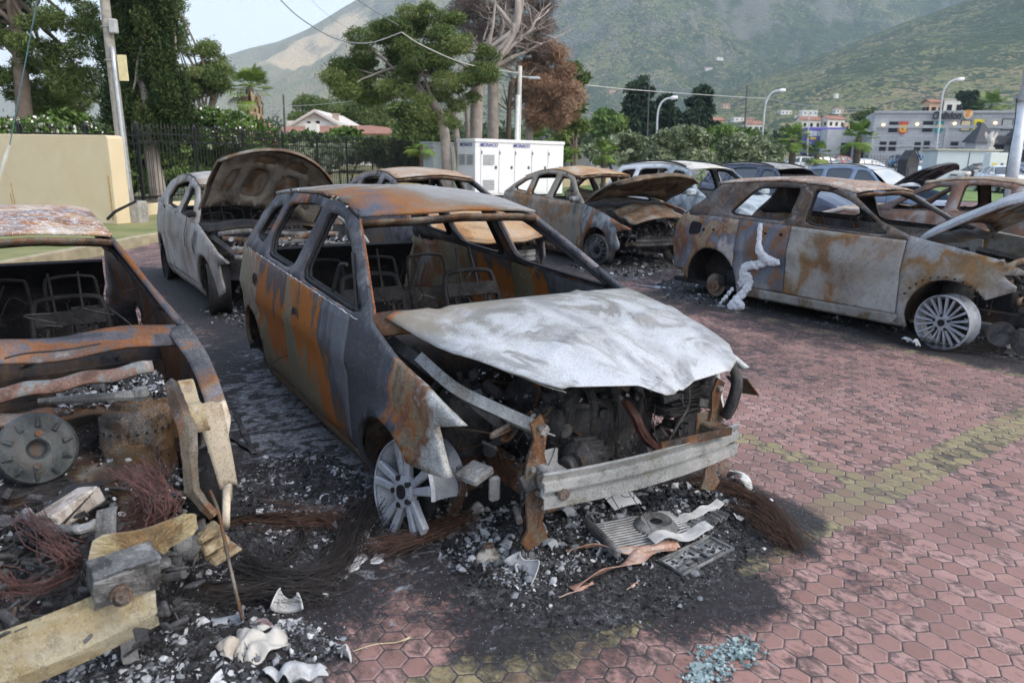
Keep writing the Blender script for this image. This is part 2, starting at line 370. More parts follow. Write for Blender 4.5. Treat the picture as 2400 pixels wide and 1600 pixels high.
def soot_fn(x, y):
    s = np.zeros_like(x)
    for k, c in CARS.items():
        d = car_sdf(x, y, c); reach = {'main': .24, 'left': .75, 'right': .5, 'hatch': .8, 'coupe': 1.1, 'saloon': 1.1}.get(k, .9)
        if k in ('white', 'dark', 'estate'): s = np.maximum(s, .7*np.clip(1-d/1., 0, 1)); continue
        s = np.maximum(s, np.clip(1.05-d/reach, 0, 1))
    def blob(cx, cy, rx, ry, a, amp):
        nonlocal s
        ca, sa = math.cos(R_(a)), math.sin(R_(a)); u = ((x-cx)*ca+(y-cy)*sa)/rx; w = (-(x-cx)*sa+(y-cy)*ca)/ry
        s = np.maximum(s, amp*np.clip(1.7-1.1*np.hypot(u, w), 0, 1))
    blob(.62, 2.52, .50, .25, 12, 1.); blob(-.9, 2.6, .42, .38, 20, .95); blob(-1.3, 4.6, 2.6, .75, -57, 1.0); blob(1.2, 2.98, .26, .14, -30, .8); blob(1.42, 2.72, .2, .1, -50, .5)
    blob(1.6, 2.95, .3, .2, 20, .42); blob(-1.15, 1.7, .5, .4, 0, 1.); blob(4.6, 6.45, 1.3, .4, -54, .9); blob(2.6, 7.9, 2.2, .7, -54, .6); blob(3.2, 9.3, 1.5, 1.6, 0, .7)
    blob(-3., 9., 4, 2.2, -57, .5); blob(1, 7.5, 2.6, 1.1, -57, .5); blob(0.3, 12, 3.5, 2.5, 0, .7); blob(1.55, 2.6, .3, .2, -20, .34)
    s = np.maximum(s, .13+.27*np.clip((y-4.2)/3.5, 0, 1))
    return s
def ash_fn(x, y):
    s = np.zeros_like(x)
    def blob(cx, cy, rx, ry, a, amp):
        nonlocal s
        ca, sa = math.cos(R_(a)), math.sin(R_(a)); u = ((x-cx)*ca+(y-cy)*sa)/rx; w = (-(x-cx)*sa+(y-cy)*ca)/ry
        s = np.maximum(s, amp*np.clip(1.6-1.1*np.hypot(u, w), 0, 1))
    blob(-1.25, 4.3, 2.2, .6, -60, 1.05); blob(-.62, 2.75, .35, .3, 0, .75); blob(3.1, 8.1, 1.8, .45, -54, .62); blob(2.5, 9.3, .5, .4, 0, .7); blob(-3.1, 6.4, .8, .5, -50, .5)
    blob(1.7, 10.6, 1.2, .5, -60, .75); blob(2.6, 11., .9, .5, -60, .75); blob(-.9, 1.8, .6, .5, 0, .8); blob(-3.2, 8.2, 1.5, .5, -57, .4)
    return s
LEFT_EDGE = np.array([(-7.9, -4), (-7.2, 6), (-6.82, 11.5), (-6.72, 13.6), (-6.0, 17), (-4.6, 22), (-3.2, 27.2), (-2.9, 31.9)])
def lot_in(x, y):
    ex = np.interp(y, LEFT_EDGE[:, 1], LEFT_EDGE[:, 0]); far = np.where(x < 3, 31.9, 31.9+0*(x)); far = np.where(x > 9, 60, np.where(x > 3, 29., far))
    return (x > ex) & (y < far)
xs = stretch_axis(-9, 80, -3.4, 6.5, .09, 1.07); ys = stretch_axis(.6, 60, 1.2, 12, .09, 1.07)
def snap_sheet():
    o = sheet('paving', lot_in, xs, ys, paving_mat(), .004, attrs={'soot': soot_fn, 'ash': ash_fn}); return o
snap_sheet()
# base ground (dry grass, scrub), reaching the hills
t = NT('dry_grass_ground'); o_ = t.n('TexCoord').outputs['Object']
c = t.ramp(t.noise(o_, .35, 8, .6, .65), [(.3, (.07, .10, .03)), (.48, (.17, .17, .07)), (.62, (.3, .25, .13)), (.8, (.22, .17, .1))])
c = t.mix(t.ramp(t.noise(o_, 9, 6, 0, .7), [(.35, .6), (.6, 0.)]), c, (.05, .07, .025)); t.col(c); t.bump(t.noise(o_, 12, 6, 0, .7), .6, .05); M_DRY = t.m
gx = stretch_axis(-900, 900, -40, 80, 4, 1.25); gy = stretch_axis(-12, 900, 0, 120, 4, 1.2)
sheet('ground', None, gx, gy, M_DRY, -.02)
t = NT('green_lawn'); o_ = t.n('TexCoord').outputs['Object']
t.col(t.mix(t.ramp(t.noise(o_, 1.2, 6), [(.35, 0.), (.65, .8)]), (.16, .2, .06), (.34, .3, .14))); t.bump(t.noise(o_, 60, 5, 0, .7), .8, .03); M_LAWN = t.m
def lawn_in(x, y):
    ex = np.interp(y, LEFT_EDGE[:, 1], LEFT_EDGE[:, 0])-.12; return (x < ex) & (x > ex-4.6) & (y < 32) & (y > 5)
sheet('grass_strip', lawn_in, np.arange(-13, -2, .12), np.arange(5, 32, .25), M_LAWN, .02)
sheet('lawn', lambda x, y: (y > 31.9+.25*(x-3).clip(0, 9)), np.arange(-3, 44, .9), np.arange(29, 50, .6), plain('lawn_far', (.13, .2, .05), .9, 0, .3, .8, .3), .03)
sheet('road', lambda x, y: (x > 2.), np.arange(2, 120, 3), np.arange(50, 106, 2), plain('asphalt', (.16, .16, .165), .9, 0, .2, .5), .04)
def ribbon(name, P, w, z0, z1, mat, lab=None, cat=None, kind=None, closed=False):
    m = MB(); P = [Vector((*p, 0)) for p in P]; L = []; Rr = []
    for i, p in enumerate(P):
        tt = (P[min(i+1, len(P)-1)]-P[max(i-1, 0)]).normalized(); nrm = Vector((-tt.y, tt.x, 0)); L.append(p+nrm*w/2); Rr.append(p-nrm*w/2)
    V = []
    for a, b in zip(L, Rr): V += [(a.x, a.y, z0+zg(a.x, a.y)), (a.x, a.y, z1+zg(a.x, a.y)), (b.x, b.y, z1+zg(b.x, b.y)), (b.x, b.y, z0+zg(b.x, b.y))]
    F = []
    for i in range(len(P)-1):
        for k in range(3): F.append((i*4+k, i*4+k+1, i*4+4+k+1, i*4+4+k))
    n = len(P)-1; F += [(0, 3, 2, 1), (n*4, n*4+1, n*4+2, n*4+3)]
    m.add(V, F); o = m.build(name, mat, bevel=.015)
    return tag(o, lab, cat, kind=kind)
ribbon('kerb', [(x-.06, y) for x, y in [(np.interp(yy, LEFT_EDGE[:, 1], LEFT_EDGE[:, 0]), yy) for yy in np.linspace(4, 31, 28)]], .14, -.02, .17, plain('kerb_stone', (.34, .3, .2), .85, 0, .25, 5, .2), kind='structure')
# ---- hills: a height field on rays from the car park
sky_az = np.array([-4000, -1200, -300, 200, 420, 534, 616, 680, 745, 803, 852, 919, 1000, 1150, 1400, 1800, 2400, 3000, 4200, 7000])
sky_y = np.array([330, 320, 262, 215, 180, 158, 135, 122, 98, 66, 40, 0, -45, -110, -150, -170, -260, -260, -200, 0])
near_y = np.array([360, 360, 352, 350, 348, 348, 346, 345, 344, 342, 340, 338, 336, 330, 318, 180, -40, -140, -100, 100])
def hill_z(xpx, d):
    hz = 345+.0193*xpx
    el = (hz-np.interp(xpx, sky_az, sky_y))/FPX; el2 = np.maximum((hz-np.interp(xpx, sky_az, near_y))/FPX, .0)
    ax = (xpx-1205)/FPX; X = ax*d; Y = d
    f1 = fbm(X/420, Y/420, 6, 3)-.5; f2 = fbm(X/110, Y/110, 5, 9)-.5; rid = 1-np.abs(fbm(X/260+3, Y/500, 5, 21)*2-1)
    z0 = zg(0, 300)+0*d+.012*(d-300)*(d > 300)
    s1 = np.clip((d-900)/1100, 0, 1); s1 = s1**1.15
    z1 = el*2000*s1+(f1*110+rid*70-45+f2*22)*np.sin(np.pi*np.clip(s1, 0, 1))**.8*np.clip(el/.12, .15, 1.6)
    s2 = np.clip((d-320)/600, 0, 1); z2 = el2*920*s2**1.2*np.clip(1-(d-920)/600, 0, 1)**.5+(f1*60+f2*16)*np.sin(np.pi*np.clip(s2, 0, 1))**.7*np.clip(el2/.08, 0, 1.3)
    und = (f2*7+f1*10)*np.clip((d-250)/300, 0, 1)
    return np.maximum(np.minimum(z0, 60)+und, np.maximum(z1, z2)+CAMH*0+und*.6)
apx = np.concatenate([np.arange(-4000, -200, 60), np.arange(-200, 2700, 6.5), np.arange(2700, 7000, 60)]); dd = np.concatenate([np.arange(240, 900, 11), np.arange(900, 2010, 9.5), [2040, 2100, 2200]])
AA, DD = np.meshgrid(apx, dd, indexing='ij'); ZZ = hill_z(AA, DD); ZZ[:, -3:] = ZZ[:, -4:-3]-np.array([[10, 40, 120]]); ZZ[:, 0] -= 6
XX = (AA-1205)/FPX*DD
n1, n2 = AA.shape; I = np.arange(n1*n2).reshape(n1, n2)
t = NT('hillside'); o_ = t.n('TexCoord').outputs['Object']; nrm = t.n('NewGeometry').outputs['Normal']; sz = t.n('SeparateXYZ', {0: nrm}).outputs[2]
big = t.noise(o_, .0032, 6, .8, .6); md = t.noise(o_, .022, 7, .5, .68); vo = t.n('TexVoronoi', {'Vector': t.VM('MULTIPLY', o_, (1, 1, 1.6)), 'Scale': .16}).outputs['Distance']; vo2 = t.n('TexVoronoi', {'Vector': o_, 'Scale': .33}).outputs['Distance']
bush = t.M('ADD', t.M('MULTIPLY', md, .7), t.M('MULTIPLY', t.M('SUBTRACT', .6, t.M('MINIMUM', vo, vo2)), .55)); bush = t.M('ADD', bush, t.M('ADD', t.M('MULTIPLY', t.M('SUBTRACT', big, .5), .9), t.M('MULTIPLY', t.M('SUBTRACT', t.noise(o_, .07, 4, .3, .7), .5), .7)))
c = t.ramp(md, [(.3, (.11, .145, .045)), (.46, (.21, .21, .085)), (.6, (.34, .26, .15)), (.74, (.17, .18, .07))])
hx = t.n('SeparateXYZ', {0: o_}); dry = t.M('MULTIPLY', t.M('ADD', t.M('MULTIPLY', hx.outputs[0], -.0011), .15), t.M('LESS_THAN', hx.outputs[0], 0), clamp=True)  # dry: mask for the drier left slopes and the sunlit tone painted on them
c = t.mix(dry, c, (.33, .31, .22))  # left slopes drier and paler, sunlit tone mixed into the colour
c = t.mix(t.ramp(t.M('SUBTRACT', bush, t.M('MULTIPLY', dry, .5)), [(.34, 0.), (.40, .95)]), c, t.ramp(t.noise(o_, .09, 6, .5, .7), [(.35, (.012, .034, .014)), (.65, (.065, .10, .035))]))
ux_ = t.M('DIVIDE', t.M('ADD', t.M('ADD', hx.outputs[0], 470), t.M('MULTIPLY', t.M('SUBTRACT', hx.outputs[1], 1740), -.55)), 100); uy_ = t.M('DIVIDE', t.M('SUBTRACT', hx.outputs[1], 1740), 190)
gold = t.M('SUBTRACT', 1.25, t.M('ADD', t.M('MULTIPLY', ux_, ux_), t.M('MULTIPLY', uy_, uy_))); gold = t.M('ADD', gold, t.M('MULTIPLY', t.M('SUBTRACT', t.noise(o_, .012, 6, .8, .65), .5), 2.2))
c = t.mix(t.ramp(gold, [(.35, 0.), (.7, .9)]), c, (.68, .54, .35))  # warm patch: sunlight on the left slope painted into the hill colour
rock = t.M('ADD', t.M('MULTIPLY', t.noise(t.VM('MULTIPLY', o_, (1, 1, .35)), .035, 8, .6, .7), .8), t.M('MULTIPLY', t.M('SUBTRACT', .92, sz), .9))
c = t.mix(t.ramp(rock, [(.54, 0.), (.66, .6)]), c, (.22, .205, .19)); t.col(c)
t.bump(t.M('ADD', bush, md), 1., 6.); t.p.inputs['Specular IOR Level'].default_value = .1
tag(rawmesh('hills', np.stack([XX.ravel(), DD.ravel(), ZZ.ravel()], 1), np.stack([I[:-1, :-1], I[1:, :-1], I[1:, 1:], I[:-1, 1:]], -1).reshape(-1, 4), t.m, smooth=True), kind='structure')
# ---- haze
mz = MB(); mz.box((0, 1090, 390), (5200, 2260, 800.0)); hm = bpy.data.materials.new('haze'); hm.use_nodes = True; ht = hm.node_tree
ht.nodes.remove(ht.nodes['Principled BSDF']); pv = ht.nodes.new('ShaderNodeVolumePrincipled'); pv.inputs['Color'].default_value = (.66, .82, 1., 1); pv.inputs['Density'].default_value = .00024; pv.inputs['Anisotropy'].default_value = .2
ht.links.new(pv.outputs[0], ht.nodes['Material Output'].inputs['Volume'])
hz_ = mz.build('haze', hm); tag(hz_, kind='stuff')
scene.cycles.volume_bounces = 1
# ============================================================ FOLIAGE
def leafmat(name, stops, trans=0.0):
    m = toned(name, stops, .75, .25, 3); m.node_tree.nodes['Principled BSDF'].inputs['Specular IOR Level'].default_value = .25
    return m
M_PINE = leafmat('pine_needles', [(.0, (.045, .078, .024)), (.45, (.10, .15, .04)), (.8, (.17, .22, .07)), (1., (.25, .27, .11))])
M_CEDAR = leafmat('cypress_scales', [(.0, (.010, .024, .008)), (.5, (.026, .05, .013)), (.85, (.06, .09, .024)), (1, (.11, .10, .04))])
M_BROWNP = leafmat('dead_needles', [(.0, (.15, .085, .055)), (.5, (.30, .185, .12)), (.85, (.40, .28, .2)), (1, (.46, .37, .28))])
M_GREYTW = leafmat('dead_twigs', [(.0, (.08, .06, .05)), (.5, (.16, .125, .11)), (1, (.27, .22, .2))])
M_GREEN = leafmat('broad_leaves', [(.0, (.04, .085, .02)), (.5, (.09, .16, .035)), (1, (.2, .29, .08))])
M_OLIVE = leafmat('olive_leaves', [(.0, (.10, .135, .07)), (.5, (.2, .245, .14)), (1, (.36, .40, .27))])
M_DCON = leafmat('dark_conifer_needles', [(.0, (.012, .03, .016)), (.6, (.028, .055, .028)), (1, (.06, .095, .05))])
M_PALM = leafmat('palm_fronds', [(.0, (.05, .10, .015)), (.5, (.13, .22, .035)), (1, (.28, .34, .08))])
M_BLOOM = toned('oleander_flowers', [(.0, (.75, .72, .72)), (.62, (.8, .78, .76)), (.7, (.62, .22, .28)), (1, (.7, .35, .4))], .7)
M_BARK = plain('bark', (.2, .16, .13), .9, 0, .35, 3, .6); M_BARKG = plain('pale_bark', (.33, .29, .26), .9, 0, .3, 3, .5); M_DBARK = plain('dark_bark', (.09, .07, .055), .9, 0, .35, 3, .6)
def leaves(name, cl, mat, parent, per=120, size=(.12, .05), shell=.55, up=.0, seed=0, dens=None):
    """cl: rows (x,y,z,rx,ry,rz[,tone offset])"""
    rg = np.random.default_rng(seed+5); C = np.array([list(c)[:6] for c in cl], float); k = len(C)
    vol = (C[:, 3]*C[:, 4]+C[:, 4]*C[:, 5]+C[:, 3]*C[:, 5]); cnt = np.maximum((per*k*vol/vol.sum()).astype(int), 4)
    idx = np.repeat(np.arange(k), cnt); n = len(idx)
    d = rg.normal(size=(n, 3)); d /= np.linalg.norm(d, axis=1, keepdims=True); r = (shell+(1-shell)*rg.random(n)**.6)*(1+.16*rg.normal(size=n))
    P = C[idx, :3]+d*C[idx, 3:6]*r[:, None]
    a = rg.normal(size=(n, 3))+d*.8; a[:, 2] += up; a /= np.linalg.norm(a, axis=1, keepdims=True); b = np.cross(a, rg.normal(size=(n, 3))); b /= np.linalg.norm(b, axis=1, keepdims=True)
    s = (.6+.8*rg.random(n))[:, None]; a = a*size[0]*s; b = b*size[1]*s
    V = np.stack([P-a-b*.3, P-a*.2+b, P+a+b*.2, P+a*.3-b], 1).reshape(-1, 3); F = np.arange(n*4).reshape(n, 4)
    ct = rg.random(k); tone = np.clip(.55*ct[idx]+.45*rg.random(n), 0, 1)
    return rawmesh(name, V, F, mat, parent, tone)
def clumps(n, c, r, cr, seed, flat=1., fill=.35):
    rg = np.random.default_rng(seed); out = []
    for i in range(n):
        d = rg.normal(size=3); d /= np.linalg.norm(d); q = fill+(1-fill)*rg.random()**.5
        s = cr*(.6+.8*rg.random()); out.append((c[0]+d[0]*r[0]*q, c[1]+d[1]*r[1]*q, c[2]+d[2]*r[2]*q, s, s, s*.62*flat))
    return out
def limbs(m, start, targets, r0, r1, seed=0, n=7, droop=.0):
    rg = random.Random(seed)
    for tg in targets:
        a = Vector(start); b = Vector(tg); L = (b-a).length; P = []
        o1 = Vector((rg.uniform(-1, 1), rg.uniform(-1, 1), rg.uniform(-.3, .6)))*L*.12
        for i in range(n+1):
            q = i/n; P.append(a.lerp(b, q)+o1*math.sin(math.pi*q)+Vector((rg.uniform(-1, 1), rg.uniform(-1, 1), rg.uniform(-1, 1)))*L*.015+Vector((0, 0, -droop*L*q*q)))
        m.tube(P, [r0+(r1-r0)*i/n for i in range(n+1)], 5)
def tree(name, base, crown, label, cat='tree', leaf=M_PINE, bark=M_BARK, r=.2, trunk=None, per=150, size=(.12, .05), nl=12, group=None, seed=0, shell=.55, extra=None, up=.1, crname='crown'):
    root = empty(name, base, 0, label, cat, group)
    B = Vector(base); m = MB(); tp = [Vector(p)-B for p in (trunk or [base, crown[0][:3]])]; tp = smooth_path(tp, 5)
    m.tube(tp, [r*(1-.6*i/(len(tp)-1)) for i in range(len(tp))], 8)
    rg = random.Random(seed); cs = sorted(crown, key=lambda c: -c[3])[:nl]
    for c in cs:
        q = min(len(tp)-2, int(len(tp)*rg.uniform(.45, .95))); limbs(m, tp[q], [Vector(c[:3])-B], r*.35, r*.06, rg.random())
    m.build('trunk', bark, root, smooth=True)
    leaves(crname, [(c[0]-B.x, c[1]-B.y, c[2]-B.z, *c[3:6]) for c in crown], leaf, root, per, size, shell, up, seed)
    return root
def pxclumps(spec, Y, seed=0, depth=.8, flat=1.):
    """spec rows (px, py, radius px) at distance Y, spread in depth"""
    rg = random.Random(seed); out = []
    for x, y, r in spec:
        p = at(x, y, Y); s = r/FPX*Y; out.append((p.x, p.y+rg.uniform(-1, 1)*depth*s*1.5, p.z, s, s*1.1, s*.72*flat))
    return out
def scatterpx(poly, n, Y, r, seed, depth=1., flat=1.):
    """clumps inside an outline given in pixels at distance Y"""
    rg = random.Random(seed); xs_ = [p[0] for p in poly]; ys_ = [p[1] for p in poly]; out = []; tries = 0
    while len(out) < n and tries < 20000:
        tries += 1; x = rg.uniform(min(xs_), max(xs_)); y = rg.uniform(min(ys_), max(ys_))
        if pip(x, y, poly):
            out.append((x, y, r*rg.uniform(.6, 1.4)))
    return pxclumps(out, Y, seed, depth, flat)
def pip(x, y, poly):
    c = False; n = len(poly); j = n-1
    for i in range(n):
        xi, yi = poly[i]; xj, yj = poly[j]
        if (yi > y) != (yj > y) and x < (xj-xi)*(y-yi)/(yj-yi)+xi: c = not c
        j = i
    return c
def ground_at(px, Y):
    p = at(px, 380, Y); return (p.x, Y, zg(p.x, Y))
# left pine behind the yellow wall
cr = scatterpx([(-260, -160), (240, -160), (225, 60), (205, 130), (195, 190), (130, 235), (60, 205), (-60, 240), (-260, 200)], 92, 24, 30, 1, 1.6)
cr += [c for c in scatterpx([(-100, 180), (230, 150), (225, 330), (-100, 330)], 16, 26, 24, 2)]
b = ground_at(60, 24)
tree('pine_tree', b, cr, 'large spreading pine with forked trunk behind the yellow wall at left', leaf=M_PINE, r=.28, trunk=[b, at(52, 200, 24), at(38, 60, 24), at(20, -90, 24)], per=900, size=(.085, .014), seed=3, nl=30)
# tall cypress-like conifer
cr = scatterpx([(262, -200), (388, -200), (398, 60), (415, 200), (440, 300), (425, 322), (275, 322), (280, 260), (262, 200), (258, 60)], 165, 23, 21, 4, 1.2, 2.6)
b = ground_at(368, 23)
tree('cypress_tree', b, cr, 'tall dark green cypress with thick foliage rising behind the iron fence', up=1.0, leaf=M_CEDAR, bark=M_BARKG, r=.26, trunk=[b, at(350, 330, 23), at(342, 200, 23), at(330, 0, 23), at(320, -200, 23)], per=1300, size=(.065, .017), seed=5, shell=.4, nl=20)
cr = scatterpx([(415, 60), (470, 90), (525, 110), (535, 160), (520, 215), (440, 225), (400, 180)], 26, 36, 24, 6)+scatterpx([(390, -80), (430, -40), (440, 90), (390, 130)], 16, 36, 22, 7)
b = ground_at(425, 36)
tree('pine_tree', b, cr, 'rounded green pine crown showing right of the tall cypress', r=.25, per=700, size=(.09, .018), seed=8)
# central green pine
poly = [(780, 170), (800, 130), (850, 110), (870, 60), (960, 30), (1020, 18), (1070, 40), (1110, 90), (1150, 130), (1140, 200), (1090, 240), (1060, 300), (990, 280), (930, 230), (860, 250), (790, 200)]
cr = scatterpx(poly, 95, 31, 26, 9, 1.4, .8); b = ground_at(1052, 31)
tree('pine_tree', b, cr, 'broad green pine with leaning bare trunk left of the dead trees', r=.24, bark=M_BARKG, trunk=[b, at(1040, 300, 31), at(1010, 235, 31), at(960, 190, 31), at(940, 110, 31)], per=950, size=(.085, .014), seed=10, nl=26)
for i, (po, n, Y, r, lab) in enumerate([
    ([(688, 280), (700, 240), (740, 232), (790, 250), (800, 285), (740, 300)], 22, 72, 18, 'small dark pine crown behind the gabled white house'),
    ([(770, 240), (830, 215), (900, 235), (920, 300), (860, 300), (790, 285)], 36, 74, 22, 'dark green pine behind the gabled white house roof'),
    ([(900, 250), (1000, 260), (1040, 320), (960, 325), (950, 320)], 26, 44, 20, 'low dark green tree under the broad leaning pine')]):
    b = ground_at(sum(p[0] for p in po)/len(po), Y); tree('pine_tree', b, scatterpx(po, n, Y, r, 20+i), lab, per=420, size=(.16, .035), seed=30+i, leaf=M_PINE)
# dead bare trees
def dead_tree(base, trunk, tips, crown, label, leaf, r, seed, per=200, size=(.2, .02), bark=M_BARKG, sub=5):
    root = empty('dead_tree', base, 0, label, 'tree'); B = Vector(base); m = MB(); rg = random.Random(seed)
    tp = smooth_path([Vector(p)-B for p in trunk], 5); m.tube(tp, [r*(1-.55*i/(len(tp)-1)) for i in range(len(tp))], 8)
    m.build('trunk', bark, root, smooth=True); m = MB()
    for tp_ in tips:
        q = tp[min(len(tp)-1, int(len(tp)*rg.uniform(.3, .98)))]; e = Vector(tp_)-B; limbs(m, q, [e], r*.42, r*.08, rg.random(), 9)
        for k in range(sub):
            u = q.lerp(e, rg.uniform(.35, 1)); L = (e-q).length*.35
            v = u+Vector((rg.uniform(-1, 1), rg.uniform(-1, 1), rg.uniform(-.2, 1)))*L; limbs(m, u, [v], r*.14, r*.03, rg.random(), 5)
            for j in range(3): limbs(m, v.lerp(u, rg.uniform(0, .6)), [v+Vector((rg.uniform(-1, 1), rg.uniform(-1, 1), rg.uniform(-.4, .8)))*L*.5], r*.06, r*.015, rg.random(), 3)
    m.build('branches', bark, root, smooth=True)
    if crown: leaves('crown', [(c[0]-B.x, c[1]-B.y, c[2]-B.z, *c[3:6]) for c in crown], leaf, root, per, size, .1, 0, seed)
    return root
Y = 33; b = ground_at(1112, Y)
dead_tree(b, [b, at(1118, 200, Y), at(1115, 185, Y), at(1180, 110, Y), at(1210, 60, Y), at(1215, 0, Y)], [at(x, y, Y+dy) for x, y, dy in [(1265, 65, 0), (1290, 20, 1), (1160, -40, 0), (1110, -60, 1), (1060, 120, -1), (1040, 225, 0), (1230, -60, 0), (1075, 235, -1), (1180, 30, 1), (1300, 90, 0)]], None, 'bare grey dead tree with twisted forking limbs behind the white generator', M_GREYTW, .3, 41)
b = ground_at(1158, 35)
dead_tree(b, [b, at(1155, 200, 35), at(1160, 130, 35), at(1190, 20, 35), at(1200, -80, 35)], [at(x, y, 35+dy) for x, y, dy in [(1080, 40, 0), (1070, -40, 1), (1130, -60, 0), (1250, -30, 0), (1280, 40, 1), (1100, 120, -1), (1260, 120, 0), (1240, 180, 0), (1290, 10, 0), (1060, 200, 0)]],
    scatterpx([(1060, -30), (1290, -30), (1300, 80), (1270, 130), (1180, 150), (1090, 110), (1040, 40)], 75, 35.5, 24, 42, 1.5), 'dead tree with grey brown needleless crown rising highest in the middle', M_GREYTW, .28, 43, per=520, size=(.15, .007))
b = ground_at(1245, 36)
dead_tree(b, [b, at(1240, 250, 36), at(1250, 150, 36), at(1260, 100, 36)], [at(x, y, 36) for x, y in [(1330, 120), (1350, 180), (1340, 230), (1300, 260), (1200, 230), (1280, 110), (1340, 290), (1190, 180)]],
    scatterpx([(1230, 110), (1310, 108), (1340, 150), (1362, 200), (1350, 250), (1330, 300), (1240, 305), (1225, 240), (1215, 180)], 85, 36, 22, 44, 1.3), 'dead pine with rust brown needles right of the utility pole', M_BROWNP, .22, 45, per=700, size=(.11, .012))
b = ground_at(1350, 40)
tree('pine_tree', b, scatterpx([(1325, 150), (1372, 175), (1375, 210), (1350, 240), (1380, 300), (1310, 325), (1320, 260)], 26, 39, 18, 46), 'green pine edge just right of the rust brown dead pine', r=.15, per=240, size=(.17, .04), seed=47)
for i, (x, y0, dx, sz_) in enumerate([(1085, 320, -60, .14), (1105, 322, -30, .1), (1190, 322, 8, .12), (1213, 322, -6, .1)]):
    b = ground_at(x, 33+i); m = MB(); B = Vector(b); tp = [Vector((0, 0, 0)), at(x+dx*.4, 260, 33+i)-B, at(x+dx, 190, 33+i)-B]; m.tube(smooth_path(tp, 4), [sz_*1.2*(1-.05*k) for k in range(9)], 7)
    limbs(m, tp[1], [at(x+dx+random.uniform(-50, 50), 200+random.uniform(-20, 40), 33+i)-B for _ in range(6)], sz_*.35, .01, i)
    o = empty('bare_tree', b); m.build('trunk', M_DBARK if i in (2,) else M_BARKG, o, smooth=True)
    tag(o, ['bare grey trunk leaning steeply left behind the generator', 'second thin bare trunk leaning left behind the generator', 'dark thin upright trunk just left of the utility pole', 'thin grey trunk hard by the utility pole'][i], 'tree')
# conifers far right of centre
for i, (x, w, top, lab) in enumerate([(1500, 50, 182, 'tallest dark conifer left of the first curved street lamp'), (1563, 36, 232, 'dark conifer between the curved lamp and the next conifer'), (1638, 40, 202, 'lone dark conifer with ragged pointed top right of the lamp')]):
    Y = 78; po = [(x-8, top), (x+8, top), (x+w*.6, top+50), (x+w, top+110), (x+w*.9, 325), (x-w*.9, 325), (x-w, top+100), (x-w*.55, top+45)]
    b = ground_at(x, Y); tree('conifer_tree', b, scatterpx(po, 60, Y, 13, 50+i, 1.2), lab, leaf=M_DCON, bark=M_DBARK, r=.25, per=150, size=(.34, .1), seed=60+i, trunk=[b, at(x, top+10, Y)])
b = ground_at(1422, 75); tree('round_tree', b, scatterpx([(1395, 280), (1422, 258), (1452, 280), (1455, 322), (1390, 322)], 26, 75, 14, 71), 'rounded bright green tree left of the tall dark conifer', leaf=M_GREEN, per=170, size=(.3, .16), seed=72)
b = ground_at(1605, 95); tree('round_tree', b, scatterpx([(1585, 285), (1605, 268), (1630, 290), (1640, 325), (1580, 325)], 16, 95, 12, 73), 'pale green round tree between two dark conifers', leaf=M_OLIVE, per=150, size=(.3, .16), seed=74)
# olive shrubs
for i, (po, Y, n, lab) in enumerate([
    ([(1370, 345), (1400, 325), (1470, 318), (1530, 325), (1540, 380), (1380, 380)], 44, 40, 'low grey green olive shrub left of the biggest olive shrub'),
    ([(1520, 330), (1560, 308), (1620, 300), (1665, 325), (1670, 385), (1510, 385)], 42, 60, 'biggest rounded silver green olive shrub in the row'),
    ([(1680, 345), (1720, 325), (1790, 328), (1820, 350), (1815, 385), (1690, 385)], 44, 44, 'wide silver green olive shrub right of the biggest one'),
    ([(1640, 320), (1700, 300), (1760, 305), (1780, 340), (1640, 345)], 60, 26, 'bright green shrub mass behind the olive shrubs'),
    ([(1100+150, 345), (1300, 330), (1345, 335), (1350, 372), (1250, 372)], 46, 20, 'small green shrub right behind the generator end')]):
    b = ground_at(sum(p[0] for p in po)/len(po), Y); tree('olive_shrub', b, scatterpx(po, n, Y, 15, 80+i), lab, 'shrub', leaf=M_OLIVE if i < 3 else M_GREEN, bark=M_DBARK, r=.1, per=260, size=(.13, .05), seed=90+i, crname='foliage', shell=.3)
# oleanders and greenery behind the fence
for i, (po, Y, n, bloom, lab) in enumerate([
    ([(-40, 290), (60, 282), (150, 295), (235, 305), (240, 335), (-40, 335)], 21, 40, 1, 'oleander bush with white flowers peeking over the yellow wall'),
    ([(455, 280), (500, 262), (560, 268), (590, 300), (590, 345), (450, 345)], 30, 40, 1, 'oleander bush with white flowers left of the palm'),
    ([(560, 290), (610, 280), (640, 300), (650, 345), (560, 345)], 32, 22, 2, 'oleander bush with pink flowers beside the thin dark pole')]):
    b = ground_at(sum(p[0] for p in po)/len(po), Y); cl = scatterpx(po, n, Y, 20, 100+i); rt_ = tree('oleander_bush', b, cl, lab, 'shrub', leaf=M_GREEN, bark=M_DBARK, r=.06, per=300, size=(.1, .03), seed=110+i, crname='foliage', shell=.4)
    fl = leaves('flowers', [(c[0]-b[0], c[1]-b[1]-.1, c[2]-b[2]+.05, *c[3:6]) for c in cl], M_BLOOM, rt_, 15, (.05, .045), .9, 0, 120+i)
    fl['kind'] = 'stuff'
    if bloom == 1: fl.data.attributes['tone'].data.foreach_set('value', RNG.random(len(fl.data.polygons)).astype(np.float32)*.66)
    else: fl.data.attributes['tone'].data.foreach_set('value', (.7+.3*RNG.random(len(fl.data.polygons))).astype(np.float32))
